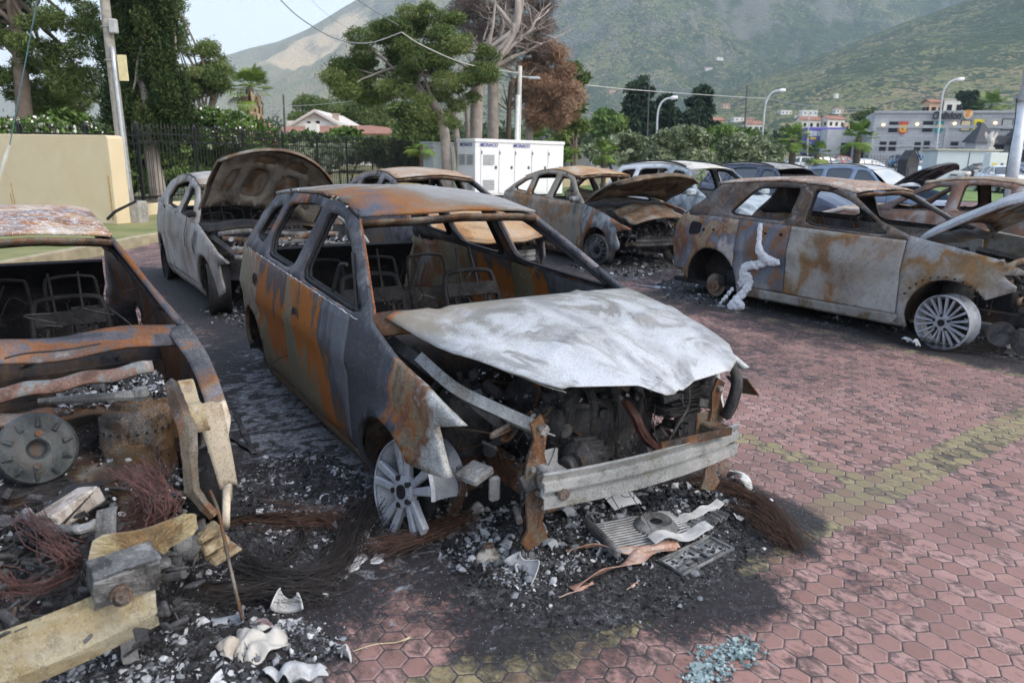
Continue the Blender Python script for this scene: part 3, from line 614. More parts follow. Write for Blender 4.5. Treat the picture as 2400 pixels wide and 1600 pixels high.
for i, (po, Y, n, m_, lab) in enumerate([
    ([(60, 260), (180, 240), (230, 300), (70, 310)], 30, 24, M_GREEN, 'bright green bush under the left pine branches'),
    ([(640, 335), (700, 322), (770, 326), (800, 350), (640, 352)], 40, 30, M_GREEN, 'leafy hedge in front of the tiled house roof, left part'),
    ([(750, 325), (790, 312), (830, 314), (850, 345), (760, 348)], 38, 30, M_GREEN, 'brighter leafy bush below the white gable'),
    ([(860, 338), (960, 328), (1040, 338), (1040, 350), (860, 350)], 36, 34, M_PINE, 'dark hedge along the fence below the leaning pine'),
    ([(285, 345), (420, 330), (430, 420), (290, 450)], 26, 34, M_GREEN, 'undergrowth behind the iron fence below the cypress'),
    ([(430, 350), (640, 350), (660, 400), (430, 410)], 31, 50, M_GREEN, 'green scrub behind the iron fence under the oleanders'),
    ([(650, 350), (980, 352), (980, 380), (650, 385)], 37, 46, M_OLIVE, 'pale dry scrub behind the iron fence near the generator')]):
    b = ground_at(sum(p[0] for p in po)/len(po), Y); tree('hedge_bush', b, scatterpx(po, n, Y, 20, 130+i), lab, 'shrub', leaf=m_, bark=M_DBARK, r=.05, per=230, size=(.13, .06), seed=140+i, crname='foliage', shell=.4)
# palms
def palm(base, h, fr, label, seed, rtr=.16, nf=26, skirt=0, fan=True, broken=False):
    root = empty('palm_tree', base, 0, label, 'palm'); m = MB(); rg = random.Random(seed)
    P = [(math.sin(i*.5)*.03, 0, h*i/10) for i in range(11)]; m.tube(P, [rtr*(1.15-.25*i/10)*(1+.12*(i % 2)) for i in range(11)], 9); m.build('trunk', M_DBARK, root)
    m = MB()
    for k in range(nf):
        az = k*2.4+rg.uniform(-.2, .2); el = rg.uniform(-.75, 1.4) if not broken else rg.uniform(-1.3, .2); L = fr*rg.uniform(.8, 1.1)
        d = Vector((math.cos(az)*math.cos(el), math.sin(az)*math.cos(el), math.sin(el))); s = Vector((-math.sin(az), math.cos(az), 0)); up = d.cross(s); o0 = Vector((0, 0, h))
        stem = [o0+d*L*.55*q+Vector((0, 0, -.12*L*q*q)) for q in (0, .5, 1)]; m.tube(stem, [.02, .014, .01], 4, tone=.3); e = stem[-1]; tn = rg.random()
        for j in range(13):
            an = (j-6)*.24; dd_ = (d*math.cos(an)+s*math.sin(an)).normalized(); l = L*.55*(1-.25*abs(j-6)/6)
            w = dd_.cross(up).normalized()*L*.03; t1 = e+dd_*l*.6; t2 = e+dd_*l+Vector((0, 0, -.22*l)); m.add([e, t1+w, t2, t1-w], [(0, 1, 2, 3)], min(1, max(0, tn*.6+rg.random()*.4)))
    m.build('crown', M_PALM, root)
    if skirt:
        m = MB()
        for k in range(160):
            az = rg.uniform(0, 6.28); z0 = h-rg.uniform(0, skirt); r = rtr*1.2; r2 = r+fr*rg.uniform(.1, .32); d = Vector((math.cos(az), math.sin(az), 0)); s = Vector((-d.y, d.x, 0))
            a = d*r+Vector((0, 0, z0)); bb = d*r2+Vector((0, 0, z0-.35)); c_ = d*r2*.9+Vector((0, 0, z0-fr*.55)); m.add([a, bb+s*.12, c_, bb-s*.12], [(0, 1, 2, 3)], rg.random())
        m.build('dead_frond_skirt', M_BROWNP if False else toned('straw_fronds', [(0, (.2, .14, .08)), (1, (.42, .33, .2))]), root)
    return root
palm(ground_at(597, 55), 5.9, 2.0, 'tall fan palm with shaggy brown skirt beyond the left fence', 1, .28, 38, 2.4)
palm(ground_at(632, 60), 2.6, 1.2, 'small fan palm half hidden right of the tall skirted palm', 2, .2, 22)
palm(ground_at(988, 29), 2.1, .75, 'young palm with broken drooping fronds left of the grey cabinet', 3, .07, 15, broken=True)
palm(ground_at(1415, 40), 1.95, .95, 'fan palm with slim dark trunk in the lawn right of the generator', 4, .12, 24)
palm(ground_at(1342, 38), 1.75, .6, 'thin young palm with reddish trunk near the generator end', 5, .09, 12)
palm(ground_at(1262, 42), 2.5, 1.15, 'fan palm showing only its fronds above the generator roof', 6, .12, 22)
palm(ground_at(1678, 46), 2.05, .75, 'small fan palm between two olive shrubs', 7, .11, 18)
palm(ground_at(1855, 60), 3.2, 1.5, 'tall fan palm standing left of the purple bus', 8, .24, 30)
palm(ground_at(1914, 58), 2.0, 1.25, 'short fan palm in front of the purple bus', 9, .2, 24)
palm(ground_at(2006, 60), 3.3, 1.75, 'tall fan palm standing between the bus and the grey building', 10, .26, 34)
palm(ground_at(1648, 36), 1.1, .55, 'young palm shoots low beside the biggest olive shrub', 11, .05, 10)
bush_ = [(1290, 1)]
b = ground_at(2325, 140); palm(at(2322, 256, 125), .6, 3.2, 'palm crown showing above the roof of the grey building', 12, .3, 34)
b = at(2273, 262, 135); tree('cypress_tree', b, scatterpx([(2262, 222), (2285, 222), (2288, 262), (2260, 262)], 14, 135, 10, 150), 'dark columnar cypress rising behind the grey building roof', leaf=M_DCON, per=120, size=(.5, .2), seed=151)
b = at(2040, 278, 150); tree('round_tree', b, scatterpx([(2018, 268), (2050, 262), (2056, 285), (2018, 292)], 16, 150, 10, 152), 'dark round tree at the left corner of the grey building', leaf=M_PINE, per=120, size=(.5, .2), seed=153)
# far tree belt, reads as one mass
cl = []
rg = random.Random(5)
for i in range(420):
    d = rg.uniform(125, 300); x = rg.uniform(-200, 2600); X = (x-1205)/FPX*d; z = max(zg(X, d), float(hill_z(np.array([x]), np.array([d]))[0]) if d > 245 else zg(X, d))
    if 1850 < x < 2450 and d < 190: continue
    if 430 < x < 760 and d < 200: continue
    s = rg.uniform(1.2, 2.6); cl.append((X, d, z+s*.5, s*1.3, s*1.2, s))
o = leaves('far_tree_belt', cl, leafmat('far_foliage', [(0, (.025, .05, .02)), (.5, (.06, .09, .035)), (1, (.13, .16, .06))]), None, 110, (.6, .35), .6, 0, 160); tag(o, 'belt of far trees and scrub at the foot of the hills', 'tree belt', kind='stuff')
# ============================================================ WALLS, FENCE, POLES, BUILDINGS
def frame3(o, x, z=(0, 0, 1)):
    """matrix from origin, x direction and up"""
    x = Vector(x).normalized(); z = Vector(z); y = z.cross(x).normalized(); z = x.cross(y)
    return Matrix(((x.x, y.x, z.x, o[0]), (x.y, y.y, z.y, o[1]), (x.z, y.z, z.z, o[2]), (0, 0, 0, 1)))
def text_mesh(name, body, size, mat, parent, M, ext=.01, bold=0, shear=0, align='CENTER'):
    c = bpy.data.curves.new(name, 'FONT'); c.body = body; c.size = size; c.extrude = ext; c.offset = bold; c.shear = shear; c.align_x = align; c.align_y = 'CENTER'
    o = bpy.data.objects.new(name, c); COL.objects.link(o); bpy.context.view_layer.update()
    me = bpy.data.meshes.new_from_object(o.evaluated_get(bpy.context.evaluated_depsgraph_get())); bpy.data.objects.remove(o)
    me.materials.clear(); me.materials.append(mat); o = bpy.data.objects.new(name, me); COL.objects.link(o); o.parent = parent; o.matrix_local = M; return o
def wallM(o, x, n):
    """text plane: x along, y up, z = outward normal"""
    x = Vector(x).normalized(); n = Vector(n).normalized(); y = n.cross(x)
    return Matrix(((x.x, y.x, n.x, o[0]), (x.y, y.y, n.y, o[1]), (x.z, y.z, n.z, o[2]), (0, 0, 0, 1)))
t = NT('yellow_render'); o_ = t.obj(); n_ = t.noise(o_, 1.3, 6, .5); t.col(t.ramp(n_, [(.3, (.62, .51, .33)), (.7, (.69, .59, .41))])); t.bump(t.noise(o_, 40, 6), .25, .01); M_YEL = t.m
# big yellow wall
wx = Vector((-12.64+9.11, 17.83-16.63, 0)).normalized(); root = empty('rendered_wall', (-9.11, 16.63, 0), 0, 'thick cream yellow rendered wall with rounded top corner behind the left burnt car', 'wall')
m = MB(); ny = Vector((-wx.y, wx.x, 0)); ny = -ny if ny.y < 0 else ny
pl = [(0, 0), (9, 0), (9, 1.98)]+[(.09-.09*math.sin(a), 1.88+.09*math.cos(a)+.01) for a in np.linspace(0, math.pi/2, 7)]
m.prism(pl, 0, .42, lambda x, y, h: wx*x+ny*h+Vector((0, 0, y))); m.build('wall', M_YEL, root, bevel=.015)
m = MB(); M_STAIN = plain('rust_stained_render', (.45, .3, .13), .9, 0, .3, 20)
for k, (a, w, z0, z1) in enumerate([(.1, .035, .1, 1.1), (3.03, .02, .1, .85), (3.1, .015, .1, .6)]): m.box(wx*(a+(.12 if k else 0))-ny*.006+Vector((0, 0, (z0+z1)/2)), (w, .012, z1-z0), rot=(0, .06*k, math.atan2(wx.y, wx.x)))
m.build('rust_streak', M_STAIN, root)
# low yellow plinth and iron fence, running away behind
FA, FB = Vector((-8.95, 17.9, 0)), Vector((-5.35, 33.5, 0)); FA = Vector((-9.75, 19.2, 0)); fd = (FB-FA).normalized()
FA0 = Vector((-9.3, 17.6, 0))
ribbon('fence_plinth', [tuple(FA0[:2])]+[tuple((FA+(FB-FA)*q)[:2]) for q in np.linspace(0, 1, 9)]+[(-3.4, 36.5)], .3, 0, .3, M_YEL, 'low yellow rendered plinth under the black iron fence', 'wall')
M_IRON = plain('black_iron', (.018, .019, .021), .5, .4, .2, 9)
root = empty('iron_fence', FA, 0, 'long black wrought iron fence with spiked pickets above the yellow plinth', 'fence')
L = (FB-FA).length+4; npn = 9; H0, H1 = .3, 2.32
def fence_panels(root, d, L, npan, H0, H1, pitch, r, spike=.16):
    for k in range(npan):
        a = L*k/npan; b_ = L*(k+1)/npan; m = MB(); n = max(2, int((b_-a)/pitch))
        for zz in (H0+.18, H1-.42, H1-.22): m.box(d*((a+b_)/2)+Vector((0, 0, zz)), (b_-a, .03, .04), rot=(0, 0, math.atan2(d.y, d.x)))
        for i in range(n):
            p = d*(a+(i+.5)*(b_-a)/n); m.tube([p+Vector((0, 0, H0+.1)), p+Vector((0, 0, H1-.1))], r, 4, False); m.tube([p+Vector((0, 0, H1-.12)), p+Vector((0, 0, H1-.06)), p+Vector((0, 0, H1+spike-.1))], [r, r*2.1, .001], 4, False)
        m.build('picket_panel', M_IRON, root)
        m = MB(); p = d*a; m.box(p+Vector((0, 0, (H0+H1)/2)), (.07, .07, H1-H0)); m.cyl(p+Vector((0, 0, H1)), p+Vector((0, 0, H1+.1)), .05, .005, 6); m.build('post', M_IRON, root)
fence_panels(root, fd, L, npn, H0, H1, .125, .011)
root = empty('iron_fence', FA0-Vector((3.2, -1.2, 0)), 0, 'short stretch of black iron fence behind the yellow wall end', 'fence')
fence_panels(root, Vector((3.4, .3, 0)).normalized(), 3.2, 2, .3, 2.25, .125, .011)
# leaning utility pole with conduit, boxes and stay cable
base = Vector((-9.1, 17.2, 0)); top = at(238, -60, 17.3); root = empty('utility_pole', base, 0, 'leaning grey wooden utility pole with metal conduit and concrete footing by the yellow wall', 'utility pole')
d = top-base; m = MB(); m.tube([d*q for q in np.linspace(0, 1, 12)], [.13-.03*q for q in np.linspace(0, 1, 12)], 10); m.build('pole', plain('weathered_wood', (.3, .28, .25), .9, 0, .3, 9, .5), root, smooth=True)
off = Vector((.1, -.1, 0)); m = MB(); m.tube([d*q+off for q in np.linspace(.06, .72, 8)], .045, 8); m.build('conduit', plain('galvanised', (.5, .53, .56), .45, .6, .15, 9), root, smooth=True)
m = MB(); m.box((.12, 0, .2), (.48, .42, .62), bev=.04, taper=.9); m.build('concrete_footing', plain('old_concrete', (.3, .29, .27), .95, 0, .35, 8, .6), root)
m = MB()
for q, s_ in ((.80, (.16, .14, .3)),): m.box(d*q+off+Vector((.08, 0, 0)), s_, bev=.02)
m.build('junction_box', plain('grey_box', (.42, .43, .43), .7), root)
m = MB(); m.box(d*.64+Vector((.26, -.05, 0)), (.2, .03, .55)); m.build('number_plate', plain('cream_plate', (.7, .62, .36), .6), root)
m = MB()
for q in (.67, .22, .8): m.tube([d*q+Vector((.14*math.cos(a), .14*math.sin(a)-.0, 0)) for a in np.linspace(0, 6.28, 13)], .012, 4)
m.build('band_clamp', plain('steel_band', (.5, .5, .5), .4, .7), root)
m = MB(); a = Vector((-9.25, 16.5, .14)); m.tube([a, a+Vector((.25, -.1, .18)), a+Vector((.75, -.1, .42))], [.035, .035, .03], 8)
o = m.build('charred_post', plain('charred', (.02, .02, .022), .8), None); tag(o, 'short black charred post leaning against the pole footing', 'post')
def cable(name, P, r, mat, lab, sag=0, n=24, cat='cable'):
    m = MB(); a, b = Vector(P[0]), Vector(P[-1])
    if len(P) == 2: pts = [a.lerp(b, i/n)-Vector((0, 0, sag*4*(i/n)*(1-i/n))) for i in range(n+1)]
    else: pts = smooth_path(P, 8)
    m.tube(pts, r, 5); return tag(m.build(name, mat), lab, cat)
M_CAB = plain('cable_grey', (.2, .21, .22), .6); M_CABL = plain('cable_pale', (.5, .5, .47), .6)
cable('stay_cable', [at(88, -5, 16.3), at(22, 345, 16.3)], .012, plain('cable_blue', (.08, .16, .2), .5), 'thin dark stay cable slanting down in front of the left pine')
m = MB(); m.tube([at(22, 340, 16.3), at(12, 372, 16.3), at(4, 400, 16.3), at(-14, 460, 16.3)], [.025, .05, .035, .03], 8); tag(m.build('stay_guard', plain('white_guard', (.6, .6, .57), .6)), 'pale rope guard at the foot of the stay cable', 'cable')
# second pole, middle, with lamp arm
B = Vector(ground_at(1212, 33)); root = empty('utility_pole', B, 0, 'pale concrete utility pole with white conduit and lamp arm behind the generator', 'utility pole'); tp = at(1219, 155, 33)-B; m = MB(); m.tube([tp*q for q in np.linspace(0, 1, 6)], [.13, .125, .12, .11, .1, .09], 9)
m.build('pole', M_CABL, root, smooth=True); m = MB(); m.tube([tp*q+Vector((-.06, -.1, 0)) for q in (.3, .78)], .09, 8); m.build('conduit', plain('white_pipe', (.72, .74, .75), .5), root)
m = MB(); a1 = at(1222, 180, 33)-B; a2 = at(1240, 182, 33)-B; m.tube([a1, a2], .02, 5); m.build('lamp_arm', M_CABL, root); m = MB(); m.box(at(1252, 183, 33)-B, (.5, .14, .1), bev=.03); m.build('lamp_head', plain('lamp_grey', (.5, .55, .58), .5), root)
cable('overhead_cable', [at(655, -2, 22), at(700, 40, 22.4), at(770, 84, 23), at(830, 101, 24), at(880, 98, 24.5), at(941, 76, 25)], .017, M_CAB, 'sagging overhead cable crossing the sky toward the green pine')
cable('overhead_cable', [at(941, 76, 25), at(1000, 112, 27), at(1100, 152, 30), at(1219, 172, 33)], .02, M_CABL, 'pale overhead cable from the pine down to the middle pole')
cable('overhead_cable', [at(835, -2, 24), at(880, 28, 26), at(935, 60, 28)], .014, M_CAB, 'short cable slanting into the top of the green pine')
cable('overhead_cable', [at(730, 0, 40), at(850, 75, 42)], .008, M_CAB, 'faint thin cable in the sky left of the mountain ridge', .3)
cable('overhead_cable', [at(1222, 180, 33), at(1500, 212, 60), at(1800, 232, 90)], .03, M_CABL, 'thin cable running from the middle pole toward the hillside')
cable('overhead_cable', [at(1800, 232, 90), at(2045, 257, 150)], .05, M_CAB, 'faint far cable passing in front of the lower hillside', .5)
cable('overhead_cable', [at(545, 245, 40), at(925, 222, 34)], .014, M_CABL, 'pale cable crossing in front of the gabled house', .25)
# thin poles
def post(px, y0, y1, Y, r, mat, lab, name='pole', cat='pole', dx=0):
    a = Vector(at(px, y1, Y)); a.z = min(a.z, zg(a.x, Y)); b = at(px+dx, y0, Y); m = MB(); m.tube([a, b], [r, r*.7], 7); return tag(m.build(name, mat), lab, cat)
M_DK = plain('dark_pole', (.07, .07, .075), .7)
post(667, 222, 330, 45, .075, M_DK, 'thin dark wooden pole left of the gabled house', dx=-3)
post(455, 190, 300, 40, .12, M_CABL, 'pale leaning pole beside the big cypress', dx=-10)
post(1518, 197, 330, 70, .08, M_DK, 'slim dark pole left of the first curved street lamp', dx=4)
post(1737, 372, 260, 70, .1, M_CABL, 'short pale pole left of the tall dark pole')
post(1745, 200, 340, 85, .1, M_DK, 'tall slim dark pole left of the second curved street lamp', dx=6)
post(1896, 266, 330, 110, .12, M_CABL, 'pale pole between the white houses above the bus')
def lamp(px0, y0, px1, y1, Y, lab):
    B = Vector(at(px0, y1, Y)); B.z = min(B.z, zg(B.x, Y)); root = empty('street_lamp', B, 0, lab, 'street lamp', 'curved street lamps on the car park'); T = at(px1, y0, Y)-B; s = Y/FPX
    m = MB(); arm = [Vector((0, 0, 0)), T*.5+Vector((-.1*0, 0, 0)), T+Vector((0, 0, -38*s)), T+Vector((4*s, 0, -16*s)), T+Vector((14*s, 0, -4*s)), T+Vector((28*s, 0, 0))]
    m.tube(smooth_path(arm, 5), .075, 8); m.build('pole', plain('galv_pole', (.5, .54, .57), .5, .3), root, smooth=True)
    m = MB(); m.lathe([(0, -.28), (.12, -.24), (.17, 0), (.12, .3), (0, .34)], T+Vector((33*s, 0, 0)), (1, 0, .15), 10); m.build('lamp_head', plain('lamp_white', (.75, .76, .78), .4), root, smooth=True)
lamp(1539, 229, 1544, 335, 60, 'curved street lamp right of the tallest dark conifer'); lamp(1786, 212, 1797, 335, 62, 'curved street lamp left of the tall fan palm'); lamp(2192, 186, 2215, 375, 60, 'tallest curved street lamp in front of the grey building')
# tall white steel mast at right
B = Vector((12.42, 18.4, 0)); T = at(2400, 225, 18.4)-B; T2 = at(2440, -60, 18.4)-B; root = empty('steel_mast', B, 0, 'thick white steel mast with clamp ring standing at the right edge', 'mast')
m = MB(); m.tube([Vector((0, 0, 0)), T], .13, 16); m.build('lower_tube', plain('mast_white', (.55, .6, .65), .4, .2), root, smooth=True); m = MB(); m.tube([T, T2], .09, 12); m.build('upper_tube', MATS['mast_white'], root, smooth=True)
m = MB(); m.tube([T-Vector((0, 0, .12)), T+Vector((0, 0, .02))], .19, 12); m.build('clamp_ring', plain('galv_dark', (.3, .32, .34), .5, .5), root)
m = MB(); m.tube(smooth_path([T*.98+Vector((-.2, -.05, 0)), T*.8+Vector((-.2, -.1, 0)), T*.5+Vector((-.24, -.1, 0)), T*.1+Vector((-.18, -.1, 0))], 6), .012, 5); m.build('cable', M_IRON, root)
# ---- generator
M_GEN = plain('white_powder_coat', (.74, .77, .78), .38, 0, .04, 3); M_GEN2 = plain('light_grey_steel', (.55, .6, .64), .45, 0, .06, 3); M_BLUTX = plain('blue_lettering', (.05, .05, .25), .5)
G0 = Vector((-1.62, 29.8, 0)); ux = Vector((2.15+1.62, 33.0-29.8, 0)).normalized(); uy = Vector((-ux.y, ux.x, 0)); LG = 4.95; WG = 1.25; HG = 2.36
root = empty('generator_unit', G0, 0, 'large white generator cabinet with louvres and blue lettering on the lawn edge', 'generator')
def gb(m, x0, x1, y0, y1, z0, z1, bev=0): m.box(ux*((x0+x1)/2)+uy*((y0+y1)/2)+Vector((0, 0, (z0+z1)/2)), (x1-x0, y1-y0, z1-z0), rot=(0, 0, math.atan2(ux.y, ux.x)), bev=bev)
m = MB(); gb(m, .02, LG-.02, .02, WG-.02, .12, HG-.12); m.build('housing', M_GEN, root); m = MB(); gb(m, -.02, LG+.02, -.02, WG+.02, HG-.13, HG, .01); m.build('roof_panel', M_GEN, root)
m = MB(); gb(m, 0, LG, 0, WG, 0, .12); m.build('base_skid', M_IRON, root)
for a, b_ in ((.3, 1.15), (1.25, 2.0), (2.1, 2.95), (3.05, 3.9), (4.0, 4.8)):
    m = MB(); gb(m, a, b_, -.012, .018, .2, HG-.38); m.build('door', M_GEN, root)
    m = MB(); gb(m, b_-.14, b_-.04, -.03, -.012, 1.18, 1.3); gb(m, a+.0, a+.05, -.025, -.012, HG-.6, HG-.48); m.build('latch', M_DK, root)
def louvre(m, x0, x1, z0, z1, side=False, n=7):
    for i in range(n):
        z = z0+(z1-z0)*i/n
        if side: gb(m, -.03, .005, x0, x1, z, z+.03)
        else: gb(m, x0, x1, -.04, -.01, z, z+.03)
for z in (.35, 1.35): m = MB(); louvre(m, .4, .98, z, z+.42); m.build('louvre', plain('louvre_shadow', (.32, .34, .35), .5), root)
for z in (.35, 1.35):
    for y in (.14, .68): m = MB(); louvre(m, y, y+.42, z, z+.42, True); m.build('louvre', MATS['louvre_shadow'], root)
for x in (.7, 2.45): text_mesh('lettering', 'MONACO', .2, M_BLUTX, root, wallM(ux*x-uy*.02+Vector((0, 0, HG-.24)), ux, -uy), .004, .003, .15)
text_mesh('lettering', 'MONACO', .18, M_BLUTX, root, wallM(uy*.62-ux*.01+Vector((0, 0, HG-.24)), -uy, -ux), .004, .003, .15)
m = MB(); p = ux*4.2+uy*.6+Vector((0, 0, HG)); m.cyl(p, p+Vector((0, 0, .22)), .1, .12, 12); m.build('exhaust_cap', M_DK, root)
B = Vector(ground_at(1031, 34)); root = empty('metal_cabinet', B, R_(36), 'grey metal cabinet standing just left of the white generator', 'cabinet'); m = MB(); m.box((0, .2, 1.08), (1.1, 1.1, 2.16), bev=.02); m.build('housing', M_GEN2, root); m = MB(); m.box((0, .2, 2.2), (1.2, 1.2, .07), bev=.01); m.build('lid', M_GEN2, root)
m = MB(); m.box((0, -.36, 1.1), (.98, .02, 1.9)); m.build('door', M_GEN2, root)
# red and white machine and broom behind the fence, far white car behind scrub
B = Vector(ground_at(694, 30)); root = empty('garden_machine', B, .4, 'small red garden machine with white handle behind the iron fence', 'garden machine'); m = MB(); m.box((.1, 0, .95), (.5, .4, .4), bev=.1); m.build('body', plain('red_paint', (.5, .05, .04), .4), root); m = MB(); m.tube(smooth_path([(-.5, 0, .9), (-.45, 0, 1.25), (-.1, 0, 1.3), (0, 0, 1.05)], 4), .035, 6); m.build('handle', M_GEN, root)
m = MB()
for sx in (-.3, .3): m.lathe([(0, -.05), (.4, -.05), (.45, 0), (.4, .05), (0, .05)], (sx, .2, .42), (0, 1, 0), 14)
m.build('wheel', M_DK, root)
# low yellow wall pieces beyond the lawn, lot boundary
ribbon('low_wall', [(-5.3, 32.5), (-3.2, 34.2)], .3, 0, .62, M_YEL, 'low yellow wall stub left of the generator', 'wall')
ribbon('low_wall', [(2.4, 40), (6.0, 47), (10.5, 50)], .25, 0, .55, M_YEL, 'low ochre wall along the lawn right of the generator', 'wall')
ribbon('metal_screen', [(2.2, 46), (5.0, 49)], .08, 0, 1.9, plain('grey_screen', (.13, .14, .15), .7), 'dark grey metal screen fence right of the generator', 'fence')
# ---- gabled house
def simple_house(name, o, rz, L, W, H, roofh, wallm, roofm, label, chim=False, wins=4, hip=False, over=.35):
    root = empty(name, o, rz, label, 'house'); m = MB()
    if hip or roofh <= .05: m.box((0, 0, H/2), (L, W, H))
    else: m.prism([(-W/2, 0), (W/2, 0), (W/2, H), (0, H+roofh), (-W/2, H)], -L/2, L/2, lambda x, y, h: (h, x, y))
    m.build('wall', wallm, root); m = MB(); oh = over
    if roofh > .05:
        if hip:
            V = [(-L/2-oh, -W/2-oh, H), (L/2+oh, -W/2-oh, H), (L/2+oh, W/2+oh, H), (-L/2-oh, W/2+oh, H), (-L/2+W/2, 0, H+roofh), (L/2-W/2, 0, H+roofh)]; m.add(V, [(0, 1, 5, 4), (2, 3, 4, 5), (1, 2, 5), (3, 0, 4), (3, 2, 1, 0)])
        else:
            for s in (-1, 1):
                k = roofh/(W/2); V = [(-L/2-oh, 0, H+roofh+.06), (L/2+oh, 0, H+roofh+.06), (L/2+oh, s*(W/2+oh), H-k*oh+.06), (-L/2-oh, s*(W/2+oh), H-k*oh+.06)]; V += [(x, y, z+.14) for x, y, z in V]
                m.add(V, [(0, 1, 2, 3), (4, 5, 6, 7), (0, 1, 5, 4), (1, 2, 6, 5), (2, 3, 7, 6), (3, 0, 4, 7)])
    else: m.box((0, 0, H+.1), (L+.3, W+.3, .2))
    rf = m.build('roof', roofm, root)
    if chim: m = MB(); m.box((L*.0+1.6, W*.28, H+roofh*.75), (.9, .9, 2.0)); m.box((1.6, W*.28, H+roofh*.75+1.05), (1.1, 1.1, .15)); m.build('chimney', wallm, rf)
    for i in range(wins):
        m = MB(); m.box((-L/2+L*(i+.6)/wins, -W/2-.02, H*.55), (.9, .06, 1.1)); m.build('window', M_WIN, root)
    for i in range(2):
        if wins: m = MB(); m.box((-L/2-.02, -W/4+W/2*i, H*.55), (.06, .9, 1.1)); m.build('window', M_WIN, root)
    return root
M_WIN = plain('dark_window', (.02, .022, .028), .7, spec=.1); M_WWALL = plain('white_plaster', (.72, .7, .66), .85, 0, .08, .6); M_PWALL = plain('peach_plaster', (.6, .42, .3), .85, 0, .1, .6)
t = NT('terracotta_tiles'); o_ = t.obj(); w = t.n('TexWave', {'Vector': t.VM('MULTIPLY', o_, (1, 0, 0)), 'Scale': 1.6}).outputs['Fac']; t.col(t.mix(t.M('MULTIPLY', w, .4), t.ramp(t.noise(o_, 1.2, 6), [(.3, (.26, .11, .07)), (.7, (.42, .22, .15))]), (.12, .05, .04))); M_TILE = t.m
M_WROOF = plain('pale_roof', (.6, .56, .52), .8)
# far house with white gable facing the camera
g = Vector(ground_at(735, 60)); root = empty('gabled_house', g, 0, 'white gabled house with stone chimney behind the left hedges', 'house')
def q(px, py, dY=0): return at(px, py, 60+dY)-g
m = MB(); P = [q(680, 300), q(785, 300), q(782, 290), q(736, 265), q(684, 294)]; m.add(P+[p+Vector((0, 9, 0)) for p in P], [(0, 1, 2, 3, 4), (9, 8, 7, 6, 5)]+[(i, (i+1) % 5, 5+(i+1) % 5, 5+i) for i in range(5)]); m.box(q(735, 330), (4.0, .4, 3)); m.build('wall', M_WWALL, root)
for a, b_ in ((q(675, 299, -.5), q(736, 263, -.5)), (q(736, 263, -.5), q(792, 294, -.5))):
    m = MB(); m.add([a, b_, b_+Vector((0, 10, 0)), a+Vector((0, 10, 0)), a+Vector((0, 0, .22)), b_+Vector((0, 0, .22)), b_+Vector((0, 10, .22)), a+Vector((0, 10, .22))], [(0, 1, 2, 3), (4, 5, 6, 7), (0, 1, 5, 4), (1, 2, 6, 5), (2, 3, 7, 6), (3, 0, 4, 7)]); rf = m.build('roof', M_WROOF, root)
m = MB(); m.box(q(787, 281, 1), (.42, .5, .9)); m.box(q(787, 268, 1), (.55, .6, .1)); m.build('chimney', plain('stone_chimney', (.42, .36, .28), .9, 0, .3, 4), rf)
m = MB(); m.box(q(724, 291, -.2), (.3, .05, .4)); m.box(q(745, 290, -.2), (.3, .05, .4)); m.build('window', M_WIN, root)
g = Vector(ground_at(820, 54)); root = empty('tiled_house', g, 0, 'low house with long red tiled roof right of the white gable', 'house'); Y0 = 54
def q(px, py, dY=0): return at(px, py, Y0+dY)-g
m = MB(); m.add([q(660, 313), q(955, 313), q(940, 303, 5), q(870, 294, 5), q(660, 297, 5)], [(0, 1, 2, 3, 4)]); m.build('roof', M_TILE, root, solid=.1)
m = MB(); a = q(670, 314, .3); b_ = q(940, 314, .3); m.box((a+b_)/2+Vector((0, 2.6, -1.1)), ((b_-a).length, 5, 2.2)); m.build('wall', M_WWALL, root); m = MB(); m.box(q(733, 302, -.3), (.8, .8, .7)); m.build('terrace_wall', M_WWALL, root)
# ---- hillside houses
hs = [(1590, 155, 9, 'peach', 1), (1595, 168, 12, 'peach', 0), (1662, 145, 10, 'white', 1), (1660, 158, 9, 'white', 1), (1685, 134, 9, 'white', 0), (1558, 176, 7, 'peach', 0), (1435, 210, 8, 'peach', 1), (1375, 252, 7, 'white', 0), (1385, 262, 8, 'peach', 0), (1448, 262, 8, 'white', 0),
      (1700, 245, 10, 'peach', 1), (1658, 238, 12, 'white', 0), (1668, 290, 24, 'peach', 1), (1728, 276, 14, 'white', 0), (1757, 280, 10, 'peach', 1), (1765, 299, 22, 'white', 1), (1839, 260, 15, 'white', 0), (1894, 262, 20, 'white', 0), (1870, 272, 9, 'white', 0), (1963, 257, 11, 'white', 1),
      (2027, 268, 10, 'peach', 1), (1893, 290, 26, 'white', 1), (1948, 288, 26, 'white', 1), (1985, 298, 20, 'peach', 0), (2395, 238, 12, 'peach', 0), (650, 345, 6, 'white', 0), (1610, 300, 8, 'white', 0), (1960, 220, 3, 'white', 0), (2235, 252, 34, 'white', 0), (2185, 257, 12, 'peach', 1)]
